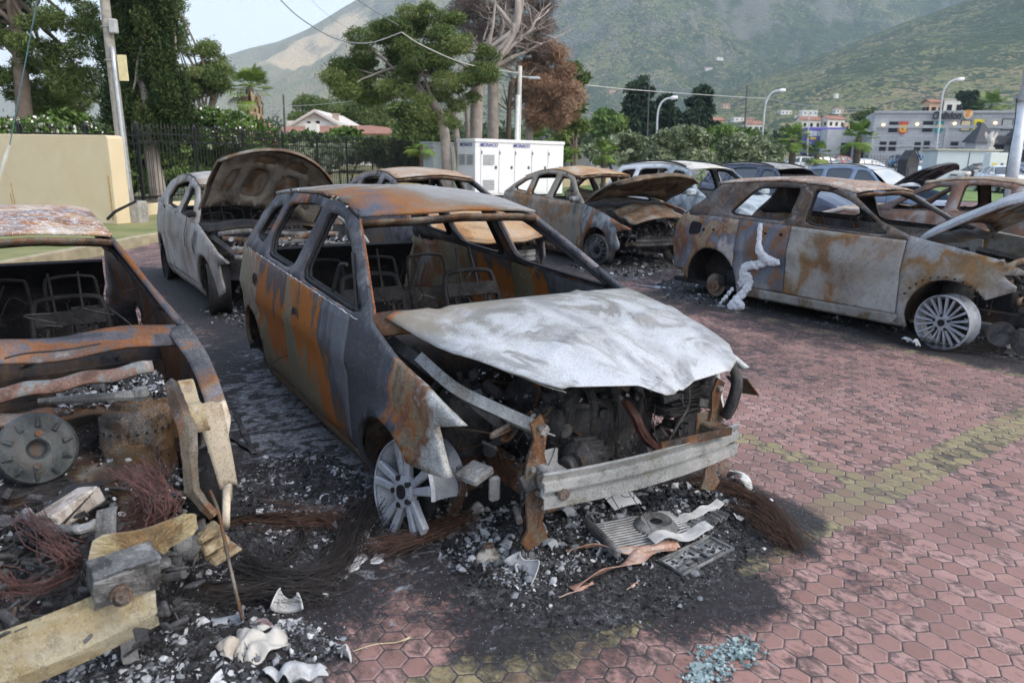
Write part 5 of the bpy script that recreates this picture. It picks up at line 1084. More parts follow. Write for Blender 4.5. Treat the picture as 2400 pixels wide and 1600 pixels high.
def wheel_rim(root, name, x, y, z, side, mat, dark, R=.225, kind='ten', W=.19, steer=0, arc=None, a0=0, tyre=None, missing=(), camber=0):
    g = empty(name, (x, y, z), steer); g.rotation_euler.x = camber; g.parent = root; tag(g); s = side
    bar = [(R*.97, -.0), (R, .012), (R*.93, .03), (R*.88, .07), (R*.86, W-.05), (R*.93, W-.02), (R, W)]
    m = MB(); m.lathe([(r, -s*h) for r, h in bar], (0, s*.0, 0), (0, 1, 0), 44, *(arc or (0, 2*math.pi))); rm = m.build('rim', mat if kind != 'bare' else dark, g, smooth=2, solid=.008)
    m = MB()
    if kind in ('ten', 'five'):
        n = 5 if kind == 'five' else 10; w = R*(.20 if kind == 'five' else .105)
        for k in range(n):
            for q in ((-1, 1) if True else (0,)):
                if (k, q) in missing: continue
                a = a0+2*math.pi*k/n+q*(.26 if kind == 'five' else .085); aa = a0+2*math.pi*k/n+q*(.19 if kind == 'five' else .15)
                p0 = Vector((math.cos(a)*R*.22, s*-.02, math.sin(a)*R*.22)); p1 = Vector((math.cos(aa)*R*.95, s*-.004, math.sin(aa)*R*.95)); t = Vector((-math.sin(aa), 0, math.cos(aa))); dd = Vector((0, -s*.028, 0))
                w0 = w*.36; w1 = w*.5; V = []
                for p, ww, yy in ((p0, w0, 1), (p0.lerp(p1, .55), (w0+w1)*.48, .8), (p1, w1, .7)):
                    V += [p-t*ww, p-t*ww*.65-dd*.35, p+t*ww*.65-dd*.35, p+t*ww, p+t*ww*.8+dd*yy, p-t*ww*.8+dd*yy]
                F = []
                for i in range(2):
                    for j in range(6): F.append((i*6+j, i*6+(j+1) % 6, i*6+6+(j+1) % 6, i*6+6+j))
                F += [(5, 4, 3, 2, 1, 0), (12, 13, 14, 15, 16, 17)]; m.add(V, F)
        m.lathe([(.022, -.035), (.028, -.0), (R*.2, .006), (R*.30, 0), (R*.33, -.03)], (0, -s*.0, 0), (0, s, 0), 30)
        m.build('spokes', mat, g, smooth=2)
        m = MB()
        for k in range(5):
            a = a0+.3+2*math.pi*k/5; m.cyl((math.cos(a)*R*.27, s*.012, math.sin(a)*R*.27), (math.cos(a)*R*.27, -s*.05, math.sin(a)*R*.27), .013, n=8)
        m.cyl((0, s*.010, 0), (0, -s*.08, 0), .032, n=14); m.build('hub_bolts', dark, g)
    elif kind == 'steel':
        P, F = cdt([(R*.93*math.cos(a), R*.93*math.sin(a)) for a in np.linspace(0, 2*math.pi, 41)[:-1]], [[(R*.66*math.cos(b)+.018*math.cos(a), R*.66*math.sin(b)+.018*math.sin(a)) for a in np.linspace(0, 2*math.pi, 11)[:-1]] for b in np.linspace(0, 2*math.pi, 15)[:-1]], [], .035)
        def f(a, b): r = math.hypot(a, b)/R; return (a, s*(-.02-.03*math.exp(-((r-.8)/.1)**2)+.02*math.exp(-((r-.55)/.16)**2)-.02*(r < .3)), b)
        V, G = submesh(P, F, f); m.add(V, G); m.build('disc', mat, g, smooth=True, solid=.006)
        m = MB(); m.lathe([(0, .03), (.03, .03), (.035, 0), (.06, -.01)], (0, -s*.02, 0), (0, s, 0), 16)
        for k in range(5): a = 2*math.pi*k/5; m.cyl((math.cos(a)*.055, -s*.03, math.sin(a)*.055), (math.cos(a)*.055, s*.005, math.sin(a)*.055), .01, n=7)
        m.build('hub_bolts', dark, g)
    elif kind == 'hub':
        bpy.data.objects.remove(rm); m.lathe([(0, .05), (.03, .05), (.035, .03), (.08, .03), (.085, .0), (.14, .0), (.14, -.02), (.06, -.02)], (0, 0, 0), (0, s, 0), 26); m.build('brake_disc', mat, g, smooth=2)
        m = MB(); m.box((.1, s*.0, .07), (.09, .09, .13), bev=.02); m.build('brake_caliper', dark, g)
    if kind in ('ten', 'five', 'steel'):
        m = MB(); m.lathe([(.05, -.07), (R*.62, -.07), (R*.62, -.09), (.05, -.09)], (0, 0, 0), (0, s, 0), 26); m.box((R*.45, -s*.08, R*.2), (.07, .06, .11), bev=.015); m.build('brake_disc', dark, g, smooth=2)
    if tyre:
        m = MB(); m.lathe([(R*.98, .01), (R*1.12, .0), (R*1.33, .02), (R*1.38, .05), (R*1.38, W-.05), (R*1.33, W-.01), (R*1.1, W), (R*.98, W-.01)], (0, 0, 0), (0, -s, 0), 36); m.build('tyre', tyre, g, smooth=True)
    return g
def seat_frame(root, x, y, dark, wire, z0=.28, h=.62, lean=.28, seed=0, head=True, plate=True):
    g = empty('seat_frame', (x, y, z0)); g.parent = root; rg = random.Random(seed)
    def p(yy, q): return (-.02-lean*q, yy, h*q)
    m = MB(); m.tube(smooth_path([p(-.2, .0), p(-.21, .5), p(-.19, .9), p(-.13, 1.), p(.13, 1.), p(.19, .9), p(.21, .5), p(.2, 0)], 5), .017, 8); m.build('back_hoop', dark, g, smooth=True)
    m = MB()
    for yy in (-.2, .2): m.grid(lambda u, v: (p(0, u*.75)[0]+v*.04-.02, yy+.008*math.sin(u*6), p(0, u*.75)[2]), 6, 2)
    if plate: m.grid(lambda u, v: (p(0, .76+.13*v)[0]+.02, -.19+.38*u, p(0, .76+.13*v)[2]), 8, 3)
    for yy in (-.13, .13): m.box((p(0, .45)[0], yy, p(0, .45)[2]), (.01, .02, h*.7), rot=(0, -lean/h, 0))
    m.box((.2, 0, .05), (.46, .04, .03)); m.box((.2, -.21, .04), (.48, .02, .08)); m.box((.2, .21, .04), (.48, .02, .08)); m.box((.38, 0, .03), (.03, .42, .05)); m.build('side_plates', dark, g, solid=.006)
    m = MB()
    for k in range(5):
        q = .15+.15*k; a = Vector(p(-.19, q)); b = Vector(p(.19, q)); m.tube([a.lerp(b, i/12)+Vector((.02*math.sin(i*2.1), 0, .018*math.sin(i*1.6+k))) for i in range(13)], .0028, 4)
    for yy in (-.1, 0, .1): m.tube([Vector(p(yy, q))+Vector((rg.uniform(-.02, .02), rg.uniform(-.015, .015), 0)) for q in np.linspace(.05, .95, 8)], .0028, 4)
    for k in range(6): m.tube([(.02+.07*k, -.2+.4*i/10, .06+.02*math.sin(i*1.7+k)) for i in range(11)], .0028, 4)
    for k in range(14):
        a = Vector((rg.uniform(-.3, .3), rg.uniform(-.25, .25), rg.uniform(.1, .7))); P = [a]
        for j in range(5): P.append(P[-1]+Vector((rg.uniform(-.1, .1), rg.uniform(-.12, .12), rg.uniform(-.12, .06))))
        m.tube(smooth_path(P, 3), .0022, 3)
    m.build('spring_wires', wire, g)
    if head:
        m = MB()
        for yy in (-.07, .07): m.tube([p(yy, .72), Vector(p(yy, 1.24))+Vector((rg.uniform(-.03, .03), rg.uniform(-.02, .02), 0))], .0075, 6)
        m.build('headrest_rods', wire, g)
    return g
def liner(root, S, mat, side, front_open=True):
    s = side
    for cx, cz, cr in ((S.cxf, S.zc, S.ra), (S.cxr, S.zcr, S.rar)):
        m = MB(); yo = S.hw(cx)-.06; R = cr+.015; n = 16; V = []; F = []
        for i in range(n+1):
            a = (R_(72)+R_(118)*i/n) if (front_open and cx == S.cxf) else (R_(-10)+R_(200)*i/n); c, q = cx+R*math.cos(a), cz+R*math.sin(a); V += [(c, s*yo, q), (c, s*.42, q), (cx+.1*math.cos(a), s*.42, cz+.1*math.sin(a))]
        for i in range(n): F += [(3*i, 3*i+1, 3*i+4, 3*i+3), (3*i+1, 3*i+2, 3*i+5, 3*i+4)]
        m.add(V, F); m.build('wheel_arch_liner', mat, root, solid=.01)
def interior(root, S, dark, wire, junkm, seed=0, seats=True, rear=True, detail=True):
    m = MB(); m.box((-1.9, 0, .19), (2.9, 1.5, .05)); m.box((-1.3, 0, .27), (1.9, .22, .14), bev=.04)
    m.build('floor_pan', dark, root)
    m = MB(); m.grid(lambda u, v: (-.52+.10*math.sin(v*3)+.03*math.sin(u*17+seed), -.70+1.4*u, .2+.62*v), 22, 8); m.build('firewall', junkm, root, solid=.015, smooth=True)
    m = MB(); m.tube([(-.72, -.72, .74), (-.74, -.3, .75), (-.72, .2, .73), (-.72, .72, .74)], .03, 8); m.tube([(-.70, .34, .73), (-.95, .36, .82)], .022, 7); m.build('dash_beam', dark, root, smooth=True)
    if detail:
        m = MB(); rg = random.Random(seed)
        for k in range(110): m.box((rg.uniform(-.85, -.5), rg.uniform(-.66, .66), rg.uniform(.35, .84)), (rg.uniform(.01, .12), rg.uniform(.01, .12), rg.uniform(.006, .05)), rot=(rg.uniform(-1, 1), rg.uniform(-1, 1), rg.uniform(-1, 1)))
        m.build('dash_remains', junkm, root)['kind'] = 'stuff'
        m = MB()
        for k in range(46):
            a = Vector((rg.uniform(-2.1, -.6), rg.uniform(-.66, .66), rg.uniform(.45, 1.0))); P = [a]
            for j in range(5): P.append(P[-1]+Vector((rg.uniform(-.16, .16), rg.uniform(-.16, .16), rg.uniform(-.16, .05))))
            m.tube(smooth_path(P, 4), rg.choice((.0018, .0025, .005)), 4)
        for k in range(120): m.box((rg.uniform(-2.2, -.6), rg.uniform(-.66, .66), rg.uniform(.22, .42)), (rg.uniform(.01, .12), rg.uniform(.01, .14), rg.uniform(.004, .05)), rot=(rg.uniform(-1, 1), rg.uniform(-1, 1), rg.uniform(-1, 1)))
        m.build('cabin_remains', wire, root)['kind'] = 'stuff'
    if seats:
        seat_frame(root, -1.28, -.36, dark, wire, seed=seed+1, h=.66); seat_frame(root, -1.28, .36, dark, wire, seed=seed+2, h=.64)
    if rear:
        m = MB(); m.grid(lambda u, v: (-2.28-.18*v+.015*math.sin(u*25), -.62+1.24*u, .36+.30*v), 24, 6); m.build('rear_seat_panel', dark, root, solid=.01)
        m = MB()
        for yy in (-.42, 0, .42): m.tube(smooth_path([(-2.22, yy-.16, .4), (-2.36, yy-.16, .86), (-2.38, yy-.1, .93), (-2.38, yy+.1, .93), (-2.36, yy+.16, .86), (-2.22, yy+.16, .4)], 4), .012, 6)
        m.build('rear_seat_hoops', dark, root, smooth=True)
    # tailgate frame
    xr = lambda z: ip(sorted([(p[1], p[0]) for p in S.rear[:5]]), z)
    m = MB(); m.grid(lambda u, v: (xr(.3+.62*v)+.02-.05*(1-(2*u-1)**2)+.07, (2*u-1)*(S.y(xr(.3+.62*v), .3+.62*v)-.05), .3+.62*v), 14, 6); m.build('tailgate_panel', dark if detail else junkm, root, solid=.03)
    m = MB(); xa = S.roof[-1][0]; m.grid(lambda u, v: (xa-.02-.05*(1-(2*u-1)**2)-.05*v, (2*u-1)*(S.y(xa, S.roof[-1][1])-.02), S.roof[-1][1]+.036*(1-(2*u-1)**2)-.06*v), 12, 2); m.build('rear_header', junkm, root, solid=.02)
def junk_engine(root, S, seed, mats, x0=-.3, x1=.58, n=60, zmax=.72, alt=True):
    """engine bay full of burnt machinery"""
    dark, grey, rust, wire = mats; rg = random.Random(seed)
    m = MB(); m.box((.14, .02, .44), (.44, .62, .34), bev=.03); m.box((.12, .02, .62), (.3, .56, .08), bev=.02)
    for k in range(8): m.box((.30, -.26+.075*k, .50+.02*(k % 2)), (.03, .04, .26), bev=.006)
    for k in range(4): m.tube(smooth_path([(.1, -.2+.14*k, .66), (.26, -.2+.14*k, .70), (.36, -.2+.14*k, .60), (.34, -.2+.14*k, .46)], 4), .022, 8)
    m.cyl((.28, -.3, .60), (.28, .32, .60), .02, n=8); m.cyl((.33, -.3, .40), (.33, .2, .38), .028, n=8)
    m.build('engine_block', dark, root, smooth=2)
    m = MB()
    for k in range(n):
        p = (rg.uniform(x0, x1), rg.uniform(-.62, .62), rg.uniform(.25, zmax)); q = rg.random()
        if q < .35: m.box(p, (rg.uniform(.01, .09), rg.uniform(.01, .10), rg.uniform(.006, .05)), rot=(rg.uniform(-1, 1), rg.uniform(-1, 1), rg.uniform(-1, 1)), bev=.003)
        elif q < .8:
            d = Vector((rg.uniform(-1, 1), rg.uniform(-1, 1), rg.uniform(-.5, .5)))*.09; m.cyl(p, tuple(Vector(p)+d), rg.choice((.005, .007, .01, .014, .024)), n=9)
        else: m.lathe([(0, 0), (.028, 0), (.032, .008), (.018, .014), (.03, .02), (0, .02)], p, (rg.uniform(-.3, 1), rg.uniform(-1, 1), rg.uniform(-.3, .3)), 14)
    m.build('engine_fittings', grey, root, smooth=2)['kind'] = 'stuff'
    m = MB()
    for k in range(12):
        a = Vector((rg.uniform(-.2, .5), rg.uniform(-.55, .55), rg.uniform(.5, .7))); P = [a]
        for j in range(4): P.append(P[-1]+Vector((rg.uniform(-.1, .1), rg.uniform(-.14, .14), rg.uniform(-.14, .04))))
        m.tube(smooth_path(P, 5), rg.uniform(.004, .012), 6)
    m.build('hoses', rust, root, smooth=True)
    m = MB()
    for k in range(60):
        a = Vector((rg.uniform(.1, .55), rg.uniform(-.5, .5), rg.uniform(.35, .68))); P = [a]; d = Vector((rg.uniform(-.05, .08), rg.uniform(-.1, .1), -.05))
        for j in range(4): P.append(P[-1]+d+Vector((rg.uniform(-.04, .04), rg.uniform(-.04, .04), rg.uniform(-.05, .03))))
        m.tube(smooth_path(P, 3), .0022, 3)
    m.build('wiring', wire, root)
    for s in (-1, 1):
        m = MB(); m.lathe([(0, .60), (.03, .60), (.04, .58), (.075, .575), (.08, .56), (.12, .54), (.14, .40), (.14, .28)], (-.05, s*.5, .08), (0, 0, 1), 20); m.build('strut_tower', grey if s < 0 else rust, root, smooth=2)
        m = MB(); m.box((.12, s*.42, .32), (.9, .08, .11), bev=.01); m.build('chassis_rail', rust, root)
        m = MB(); m.tube([(-.42, s*.70, .80), (.1, s*.66, .73), (.42, s*.60, .64)], [.04, .036, .028], 4); m.build('upper_rail', grey, root)
    if alt:
        m = MB(); c0 = (.50, -.22, .44); m.lathe([(.02, -.09), (.06, -.09), (.085, -.06), (.09, 0), (.085, .05), (.05, .08), (0, .08)], c0, (.3, -1, 0), 26); 
        for k in range(16):
            a = 2*math.pi*k/16; c = Vector(c0); ax = Vector((.3, -1, 0)).normalized(); u = ax.orthogonal().normalized(); w = ax.cross(u); d = u*math.cos(a)+w*math.sin(a); m.box(c+d*.09+ax*.0, (.012, .10, .012), rot=(0, 0, -.29))
        m.build('alternator', grey, root, smooth=2)
        m = MB(); m.lathe([(0, .02), (.04, .02), (.045, 0), (.03, -.01), (.045, -.02), (0, -.02)], (.54, -.34, .44), (.3, -1, 0), 22); m.build('pulley', dark, root, smooth=2)
def bumper_beam(root, S, mat, z=.46, x=.6, y0=-.55, y1=.55, h=.12, d=.06, bow=.06, rotz=0, droop=0):
    m = MB(); prof = [(0, -h/2), (.012, -h/2), (.012, -h*.22), (-.008, -h*.2), (-.008, h*.0), (.012, h*.02), (.012, h*.22), (-.006, h*.26), (.010, h*.5), (0, h*.5)]
    n = 26; V = []; k = len(prof)
    for i in range(n+1):
        q = i/n; y = y0+(y1-y0)*q; b = bow*(1-(2*q-1)**2)
        for (a, c) in prof: V.append((x+b+a, y, z+c+droop*(q-.5)))
    F = [(i*k+j, (i+1)*k+j, (i+1)*k+j+1, i*k+j+1) for i in range(n) for j in range(k-1)]; m.add(V, F)
    return m.build('bumper_beam', mat, root, solid=.012, offset=0)
# shared burnt materials
M_CHAR = burnt('char_black', [(0, (.008, .008, .01)), (.5, (.016, .017, .02)), (.75, (.03, .031, .034)), (.88, (.055, .03, .018)), (.96, (.12, .12, .125))], 2.2, seed=1, bump=.5, veil=0)
M_CHARR = burnt('char_rusty', [(0, (.008, .008, .01)), (.4, (.02, .02, .023)), (.6, (.05, .028, .016)), (.78, (.10, .08, .06)), (.92, (.18, .17, .16))], 3.2, seed=2, bump=.6, veil=.15)
M_WIREK = plain('burnt_wire', (.03, .027, .027), .7, .3, .5, 30); M_COPPER = plain('bare_copper_wire', (.085, .035, .028), .6, .2, .6, 30); M_RUSTW = plain('rusty_wire', (.06, .03, .018), .8, 0, .6, 25)
M_ALU = burnt('burnt_aluminium', [(0, (.03, .031, .034)), (.35, (.09, .093, .097)), (.6, (.19, .195, .2)), (.85, (.34, .35, .36))], 4, seed=3, speck=.5, bump=.4)
M_GRJ = burnt('machinery_grey', [(0, (.012, .012, .014)), (.4, (.032, .033, .036)), (.62, (.07, .07, .073)), (.8, (.07, .04, .022)), (.9, (.2, .2, .195))], 5, seed=4, speck=.55, bump=.5, veil=.4)
M_RSJ = burnt('machinery_rust', [(0, (.02, .018, .018)), (.3, (.055, .035, .022)), (.48, (.09, .042, .02)), (.56, (.15, .068, .028)), (.64, (.12, .10, .07)), (.85, (.22, .21, .195))], 3.5, seed=5, speck=.5, bump=.5)
M_RIM = burnt('ashen_rim', [(0, (.2, .22, .25)), (.4, (.32, .345, .39)), (.8, (.44, .47, .52))], 6, seed=6, speck=.35, bump=.25, rough=.6)
M_RIMD = burnt('scorched_rim', [(0, (.03, .034, .04)), (.5, (.09, .095, .105)), (.8, (.17, .14, .11))], 6, seed=7)
J4 = (M_GRJ, M_GRJ, M_RSJ, M_WIREK); J4d = (M_CHAR, M_GRJ, M_CHARR, M_WIREK)
def burnt_car(key, name, label, S, mats, seed, hood=None, step=.09, wheels=True, roofsag=0, eng=True, rim=('ten', M_RIM), beam=M_ALU, detail=True, group='burnt out cars on the brick car park', rims=None, z=0):
    x, y, a, sc = CARS[key]; root = empty(name, (x, y, z), R_(a), label, 'burnt car', group, sc)
    rg = random.Random(seed)
    for sd in (-1, 1):
        side_panels(S, root, mats, sd, step, dent=lambda x, z, s=seed+sd: (float(fbm(x*1.7+s*3, z*1.7, 3, s & 7))-.45)*.03)
        liner(root, S, M_CHARR, sd)
    m = MB(); m.grid(roof_fn(S, roofsag, seed), 24, 18, (0, 1), (-1, 1)); rf = m.build('roof', mats.get('roof', mats['body']), root, smooth=True, solid=.018, offset=-1)
    m = MB(); f = roof_fn(S, roofsag, seed); m.grid(lambda u, v: tuple(Vector(f(0, u))+Vector((-.04*v+.012, 0, -.012-.035*v))), 18, 2, (-1, 1), (0, 1)); m.build('windscreen_header', mats.get('header', M_RSJ), rf, smooth=True, solid=.02)
    interior(root, S, M_CHAR, M_WIREK, M_CHARR, seed, detail=detail)
    # cowl under the windscreen
    x0 = S.ftop[-1][0]; z0 = S.ftop[-1][1]; w0 = S.y(x0, z0)-.02
    m = MB(); m.grid(lambda u, v: (x0-.06+.16*(1-u*u)+.16*v, u*w0, z0-.01+.03*(1-u*u)-.07*v+.012*math.sin(u*9+seed)), 22, 3, (-1, 1), (0, 1)); m.build('cowl', mats.get('cowl', M_CHARR), root, solid=.015, smooth=True)
    if eng: junk_engine(root, S, seed, J4 if detail == 2 else J4d, n=210 if detail == 2 else 60)
    if beam: bumper_beam(root, S, beam)
    for (wx, side, kind, mt, kw) in (rims or []):
        if kind: wheel_rim(root, 'wheel', wx, side*(S.hw(wx)-(.13 if kind == 'hub' else .03)), kw.pop('z', .23), side, mt, M_CHAR, kind=kind, **kw)
    if hood: hood_part(S, root, **hood)
    return root
# crust of molten trim along the roof edges
def crust(root, S, side, seed=0, n=160, mat=None):
    m = MB(); rg = random.Random(seed)
    for k in range(n):
        x = rg.uniform(S.roof[0][0]-.0, S.roof[0][0]-.75) if rg.random() < .7 else rg.uniform(S.roof[0][0], S.roof[-1][0]); z = ip(S.roof, x); y = side*(S.y(x, z)-.02+rg.uniform(-.02, .02)); s = rg.uniform(.006, .02)
        p = Vector((x, y, z+.012)); V = [p+Vector((rg.uniform(-1, 1), rg.uniform(-1, 1), rg.uniform(-.3, 1.1)))*s for _ in range(4)]; m.add(V, [(0, 1, 2), (0, 2, 3)])
    m.build('melted_trim', mat or M_FLAKE, root)
M_FLAKE = toned('ash_flakes', [(0, (.010, .010, .012)), (.45, (.03, .031, .036)), (.58, (.085, .09, .10)), (.74, (.20, .215, .24)), (.9, (.38, .40, .43)), (1, (.58, .60, .62))], .85, .2, 40)
# ---------------- main car
ORG = (.30, .10, .012)
M_UND0 = burnt('fold_grey', [(0, (.12, .1, .08)), (.4, (.3, .29, .26)), (.8, (.42, .43, .43))], 3, seed=40)
mb_door = burnt('main_rear_door', [(0, (.15, .14, .09)), (.18, (.19, .17, .11)), (.3, ORG), (.68, ORG), (.78, BLUE), (.9, (.1, .08, .08))], 1.3, (1, 1, .5), 11, bias=(.0, 0, .75, -.58), rag=.3, speck=.35, veil=.1, soft=.13, streak=.45)
mb_fdoor = burnt('main_front_door', [(0, (.15, .14, .09)), (.2, (.19, .17, .11)), (.33, ORG), (.62, ORG), (.68, (.13, .075, .04)), (.76, BLUE), (.94, BLUEL)], 1.25, (1, 1, .45), 15, bias=(.7, 0, .55, .46), rag=.3, speck=.35, streak=.5, veil=.1, soft=.13)
mb_fend = burnt('main_fender', [(0, BLUE), (.3, (.075, .085, .11)), (.42, RUST), (.5, (.2, .19, .14)), (.6, RUSTD), (.68, PALE), (.8, (.48, .5, .5))], 1.8, (1, 1, .8), 12, bias=(1.0, 0, -.2, .05), rag=.35, speck=.45, veil=.5, soft=.12)
mb_qtr = burnt('main_quarter', [(0, (.2, .18, .13)), (.35, OLIVE), (.55, (.22, .09, .03)), (.75, PALE), (.9, BLUE)], 1.8, (1, 1, .6), 13)
mb_pil = burnt('main_pillar', [(0, (.03, .034, .045)), (.42, BLUE), (.62, (.08, .09, .12)), (.74, RUST), (.82, RUSTD), (.9, (.2, .2, .2))], 2.4, seed=14, rag=.2)
mb_roof = burnt('main_roof', [(0, BLUE), (.22, (.09, .10, .13)), (.36, (.23, .09, .022)), (.52, (.2, .125, .07)), (.62, (.2, .18, .155)), (.76, (.27, .265, .26)), (.9, (.3, .3, .3))], 1.15, (1, .8, 1), 16, bias=(-.12, .25, 0, -.12), rag=.22, speck=.35, white=0, streak=.1, veil=.5, soft=.12)
def hoodmat():
    t = NT('main_hood'); o = t.n('TexCoord').outputs['Object']
    w = t.noise(t.VM('MULTIPLY', o, (1, 1, 1)), 2.1, 3, 2.4, .5); cont = t.M('PINGPONG', t.M('MULTIPLY', w, 2.6), .5)
    g2 = t.noise(o, 160, 3, 0, .75); g1 = t.noise(o, 12, 5, .5, .6)
    f = t.M('ADD', t.M('ADD', .34, t.M('MULTIPLY', t.M('SUBTRACT', w, .5), .9)), t.M('MULTIPLY', t.M('SUBTRACT', g1, .5), .35)); f = t.M('ADD', f, t.M('MULTIPLY', t.M('SUBTRACT', g2, .5), .5))
    s = t.n('SeparateXYZ', {0: o}); xx = s.outputs[0]; yy = s.outputs[1]
    f = t.M('ADD', f, t.M('MULTIPLY', xx, .42))
    c = t.ramp(f, [(.14, (.17, .162, .14)), (.27, (.25, .25, .235)), (.36, (.38, .395, .405)), (.6, (.50, .525, .56))])
    c = t.mix(t.M('MULTIPLY', t.ramp(cont, [(.0, .95), (.10, .35), (.15, 0.)]), t.ramp(t.noise(o, 5, 3), [(.4, 0.), (.6, 1.)])), c, (.17, .17, .16))
    # grey central swage and tan rear
    band = t.M('ABSOLUTE', t.M('ADD', yy, t.M('ADD', .03, t.M('MULTIPLY', t.M('SUBTRACT', w, .5), .1))))
    c = t.mix(t.M('MULTIPLY', t.ramp(band, [(.01, .75), (.05, 0.)]), t.ramp(g1, [(.4, .4), (.6, 1.)])), c, (.19, .195, .2))
    rear = t.M('SUBTRACT', t.M('ADD', t.M('MULTIPLY', xx, -1.), t.M('MULTIPLY', yy, -.45)), t.M('MULTIPLY', g1, .5))
    c = t.mix(t.ramp(rear, [(-.02, 0.), (.14, .5), (.4, .8)]), c, (.24, .2, .145)); c = t.mix(t.ramp(t.M('ADD', rear, t.M('MULTIPLY', g1, .3)), [(.56, 0.), (.6, .95)]), c, RUST)
    edge = t.M('ADD', t.M('MULTIPLY', t.M('ABSOLUTE', yy), 1.0), t.M('MULTIPLY', xx, .35)); c = t.mix(t.M('MULTIPLY', t.ramp(edge, [(.66, 0.), (.72, .8)]), t.ramp(g1, [(.38, .2), (.6, 1.)])), c, (.2, .21, .215))
    sp = t.n('TexVoronoi', {'Vector': o, 'Scale': 42}); msk = t.M('MULTIPLY', t.M('LESS_THAN', sp.outputs['Distance'], .22), t.M('GREATER_THAN', t.noise(o, 3, 3), .56)); c = t.mix(t.M('MULTIPLY', msk, .45), c, (.14, .14, .14))
    c = t.mix(t.ramp(g2, [(.36, .6), (.48, 0.)]), c, (.16, .165, .17))
    t.col(c); t.rough(.6); t.p.inputs['Specular IOR Level'].default_value = .35; t.bump(t.M('ADD', t.M('MULTIPLY', cont, .6), t.M('ADD', t.M('MULTIPLY', g2, .3), g1)), .32, .006); return t.m
M_HOOD = hoodmat()
SM = Shape(cxf=-.17, zc=.17, ra=.35, a_end=42, zcr=.25, sill=.08, shut=(-.62, -1.74, -2.38), front=[(.22, .40), (.37, .43), (.29, .63), (.50, .70), (.22, .785), (-.05, .835), (-.42, .935)], belt=[(-.40, .915), (-2.7, 1.01)],
    wins=[[(-.50, .925), (-1.58, .97), (-1.61, 1.345), (-1.40, 1.345), (-1.16, 1.28), (-.85, 1.11)], [(-1.74, .985), (-2.34, 1.01), (-2.46, 1.12), (-2.42, 1.35), (-1.95, 1.38), (-1.72, 1.365)], [(-2.54, 1.06), (-2.90, 1.09), (-2.78, 1.29), (-2.50, 1.345)]])
R1 = burnt_car('main', 'burnt_crossover', 'central burnt crossover with ash white hood, rusty orange doors and bare bumper beam', SM,
    {'body': mb_pil, 'front_fender': mb_fend, 'front_door': mb_fdoor, 'rear_door': mb_door, 'quarter_panel': mb_qtr, 'pillar_frame': mb_pil, 'sill': burnt('main_sill', [(0, (.22, .2, .15)), (.5, (.25, .16, .08)), (.8, (.14, .12, .1))], 3, seed=17), 'roof': mb_roof, 'dark': M_CHAR, 'frame': M_CHAR, 'cowl': M_RSJ},
    3, hood=None, step=.055, detail=2, beam=None, rims=[(0, -1, 'five', M_RIM, dict(R=.235, steer=R_(8), camber=R_(-9), arc=(R_(150), R_(395)), a0=.55, z=.225, missing=())), (-2.62, -1, 'hub', M_CHARR, dict(z=.2)), (0, 1, 'bare', M_RIMD, dict(R=.22)), (-2.62, 1, 'hub', M_CHARR, dict(z=.2))])
crust(R1, SM, -1, 4)
for s in (-1,):
    m = MB(); q = [(-.42, .95), (-.60, 1.055), (-.80, 1.17), (-1.0, 1.275), (-1.12, 1.335)]; m.tube([(a+.035, s*(SM.y(a, b-.01)-.012), b+.008) for a, b in densify(q, .05, False)], .005, 5); m.build('pillar_flange', plain('bright_rust', (.2, .07, .025), .85, 0, .7, 60), R1)
def mh(u, v):
    w = float(np.interp(u, [0, .35, .58, .8, .93, 1], [.745, .735, .70, .60, .52, .47] if v < 0 else [.80, .79, .765, .70, .60, .47])); c = 1-v*v
    xf = float(np.interp(v, [-1, -.42, -.2, -.06, .14, .30, 1], [.66, .79, .82, .815, .745, .735, .66])); xb = -.40+.15*c; x = xb+(xf-xb)*u; y = v*w; q = max(0., 1-u)
    ze = float(np.interp(v, [-1, -.42, -.17, .02, .2, .36, 1], [.845, .845, .795, .785, .765, .79, .775])); zr = .955+.045*c; zm = .905-.012*v+.055*c
    z = zr*(1-u)*(1-u)+2*zm*u*(1-u)*1.0+ze*u*u+.012*u*(1-u)
    z += .018*max(0, 1-abs(y+.17+.04*u)/.10)*math.sin(math.pi*u)+.012*max(0, 1-abs(y-.30)/.05)*q-.014*max(0, 1-abs(y+.5-.06*u)/.05)*q
    z += (abs(float(fbm(x*2.4+4, y*2.4, 2, 4))-.47))*.06*math.sin(math.pi*u)**.7+.010*max(0, 1-abs((x-.25)+.4*(y-.15))/.06)*math.sin(math.pi*u)
    return (x, y, z-.02*max(0, (abs(v)-.95)/.05)*(1-.6*u))
m = MB(); m.grid(mh, 60, 70, (0, 1), (-1, 1)); HD = m.build('hood', M_HOOD, R1, smooth=True, solid=.003, offset=0)
m = MB()
for s in (-1, 1): m.grid(lambda u, v: tuple(Vector(mh(u*.97, s*(.96-.06*v)))+Vector((0, 0, -.02-.012*v))), 30, 2)
m.build('hood_edge_fold', M_UND0, HD, solid=.004)
m = MB(); a = 0; m.tube([tuple(Vector(mh(.90, -.12+.085*math.cos(k*.2618)*1.0))+Vector((.055*math.sin(k*.2618), 0, .004))) for k in range(25)], .0022, 4); m.build('emblem_recess', M_HOOD, HD)
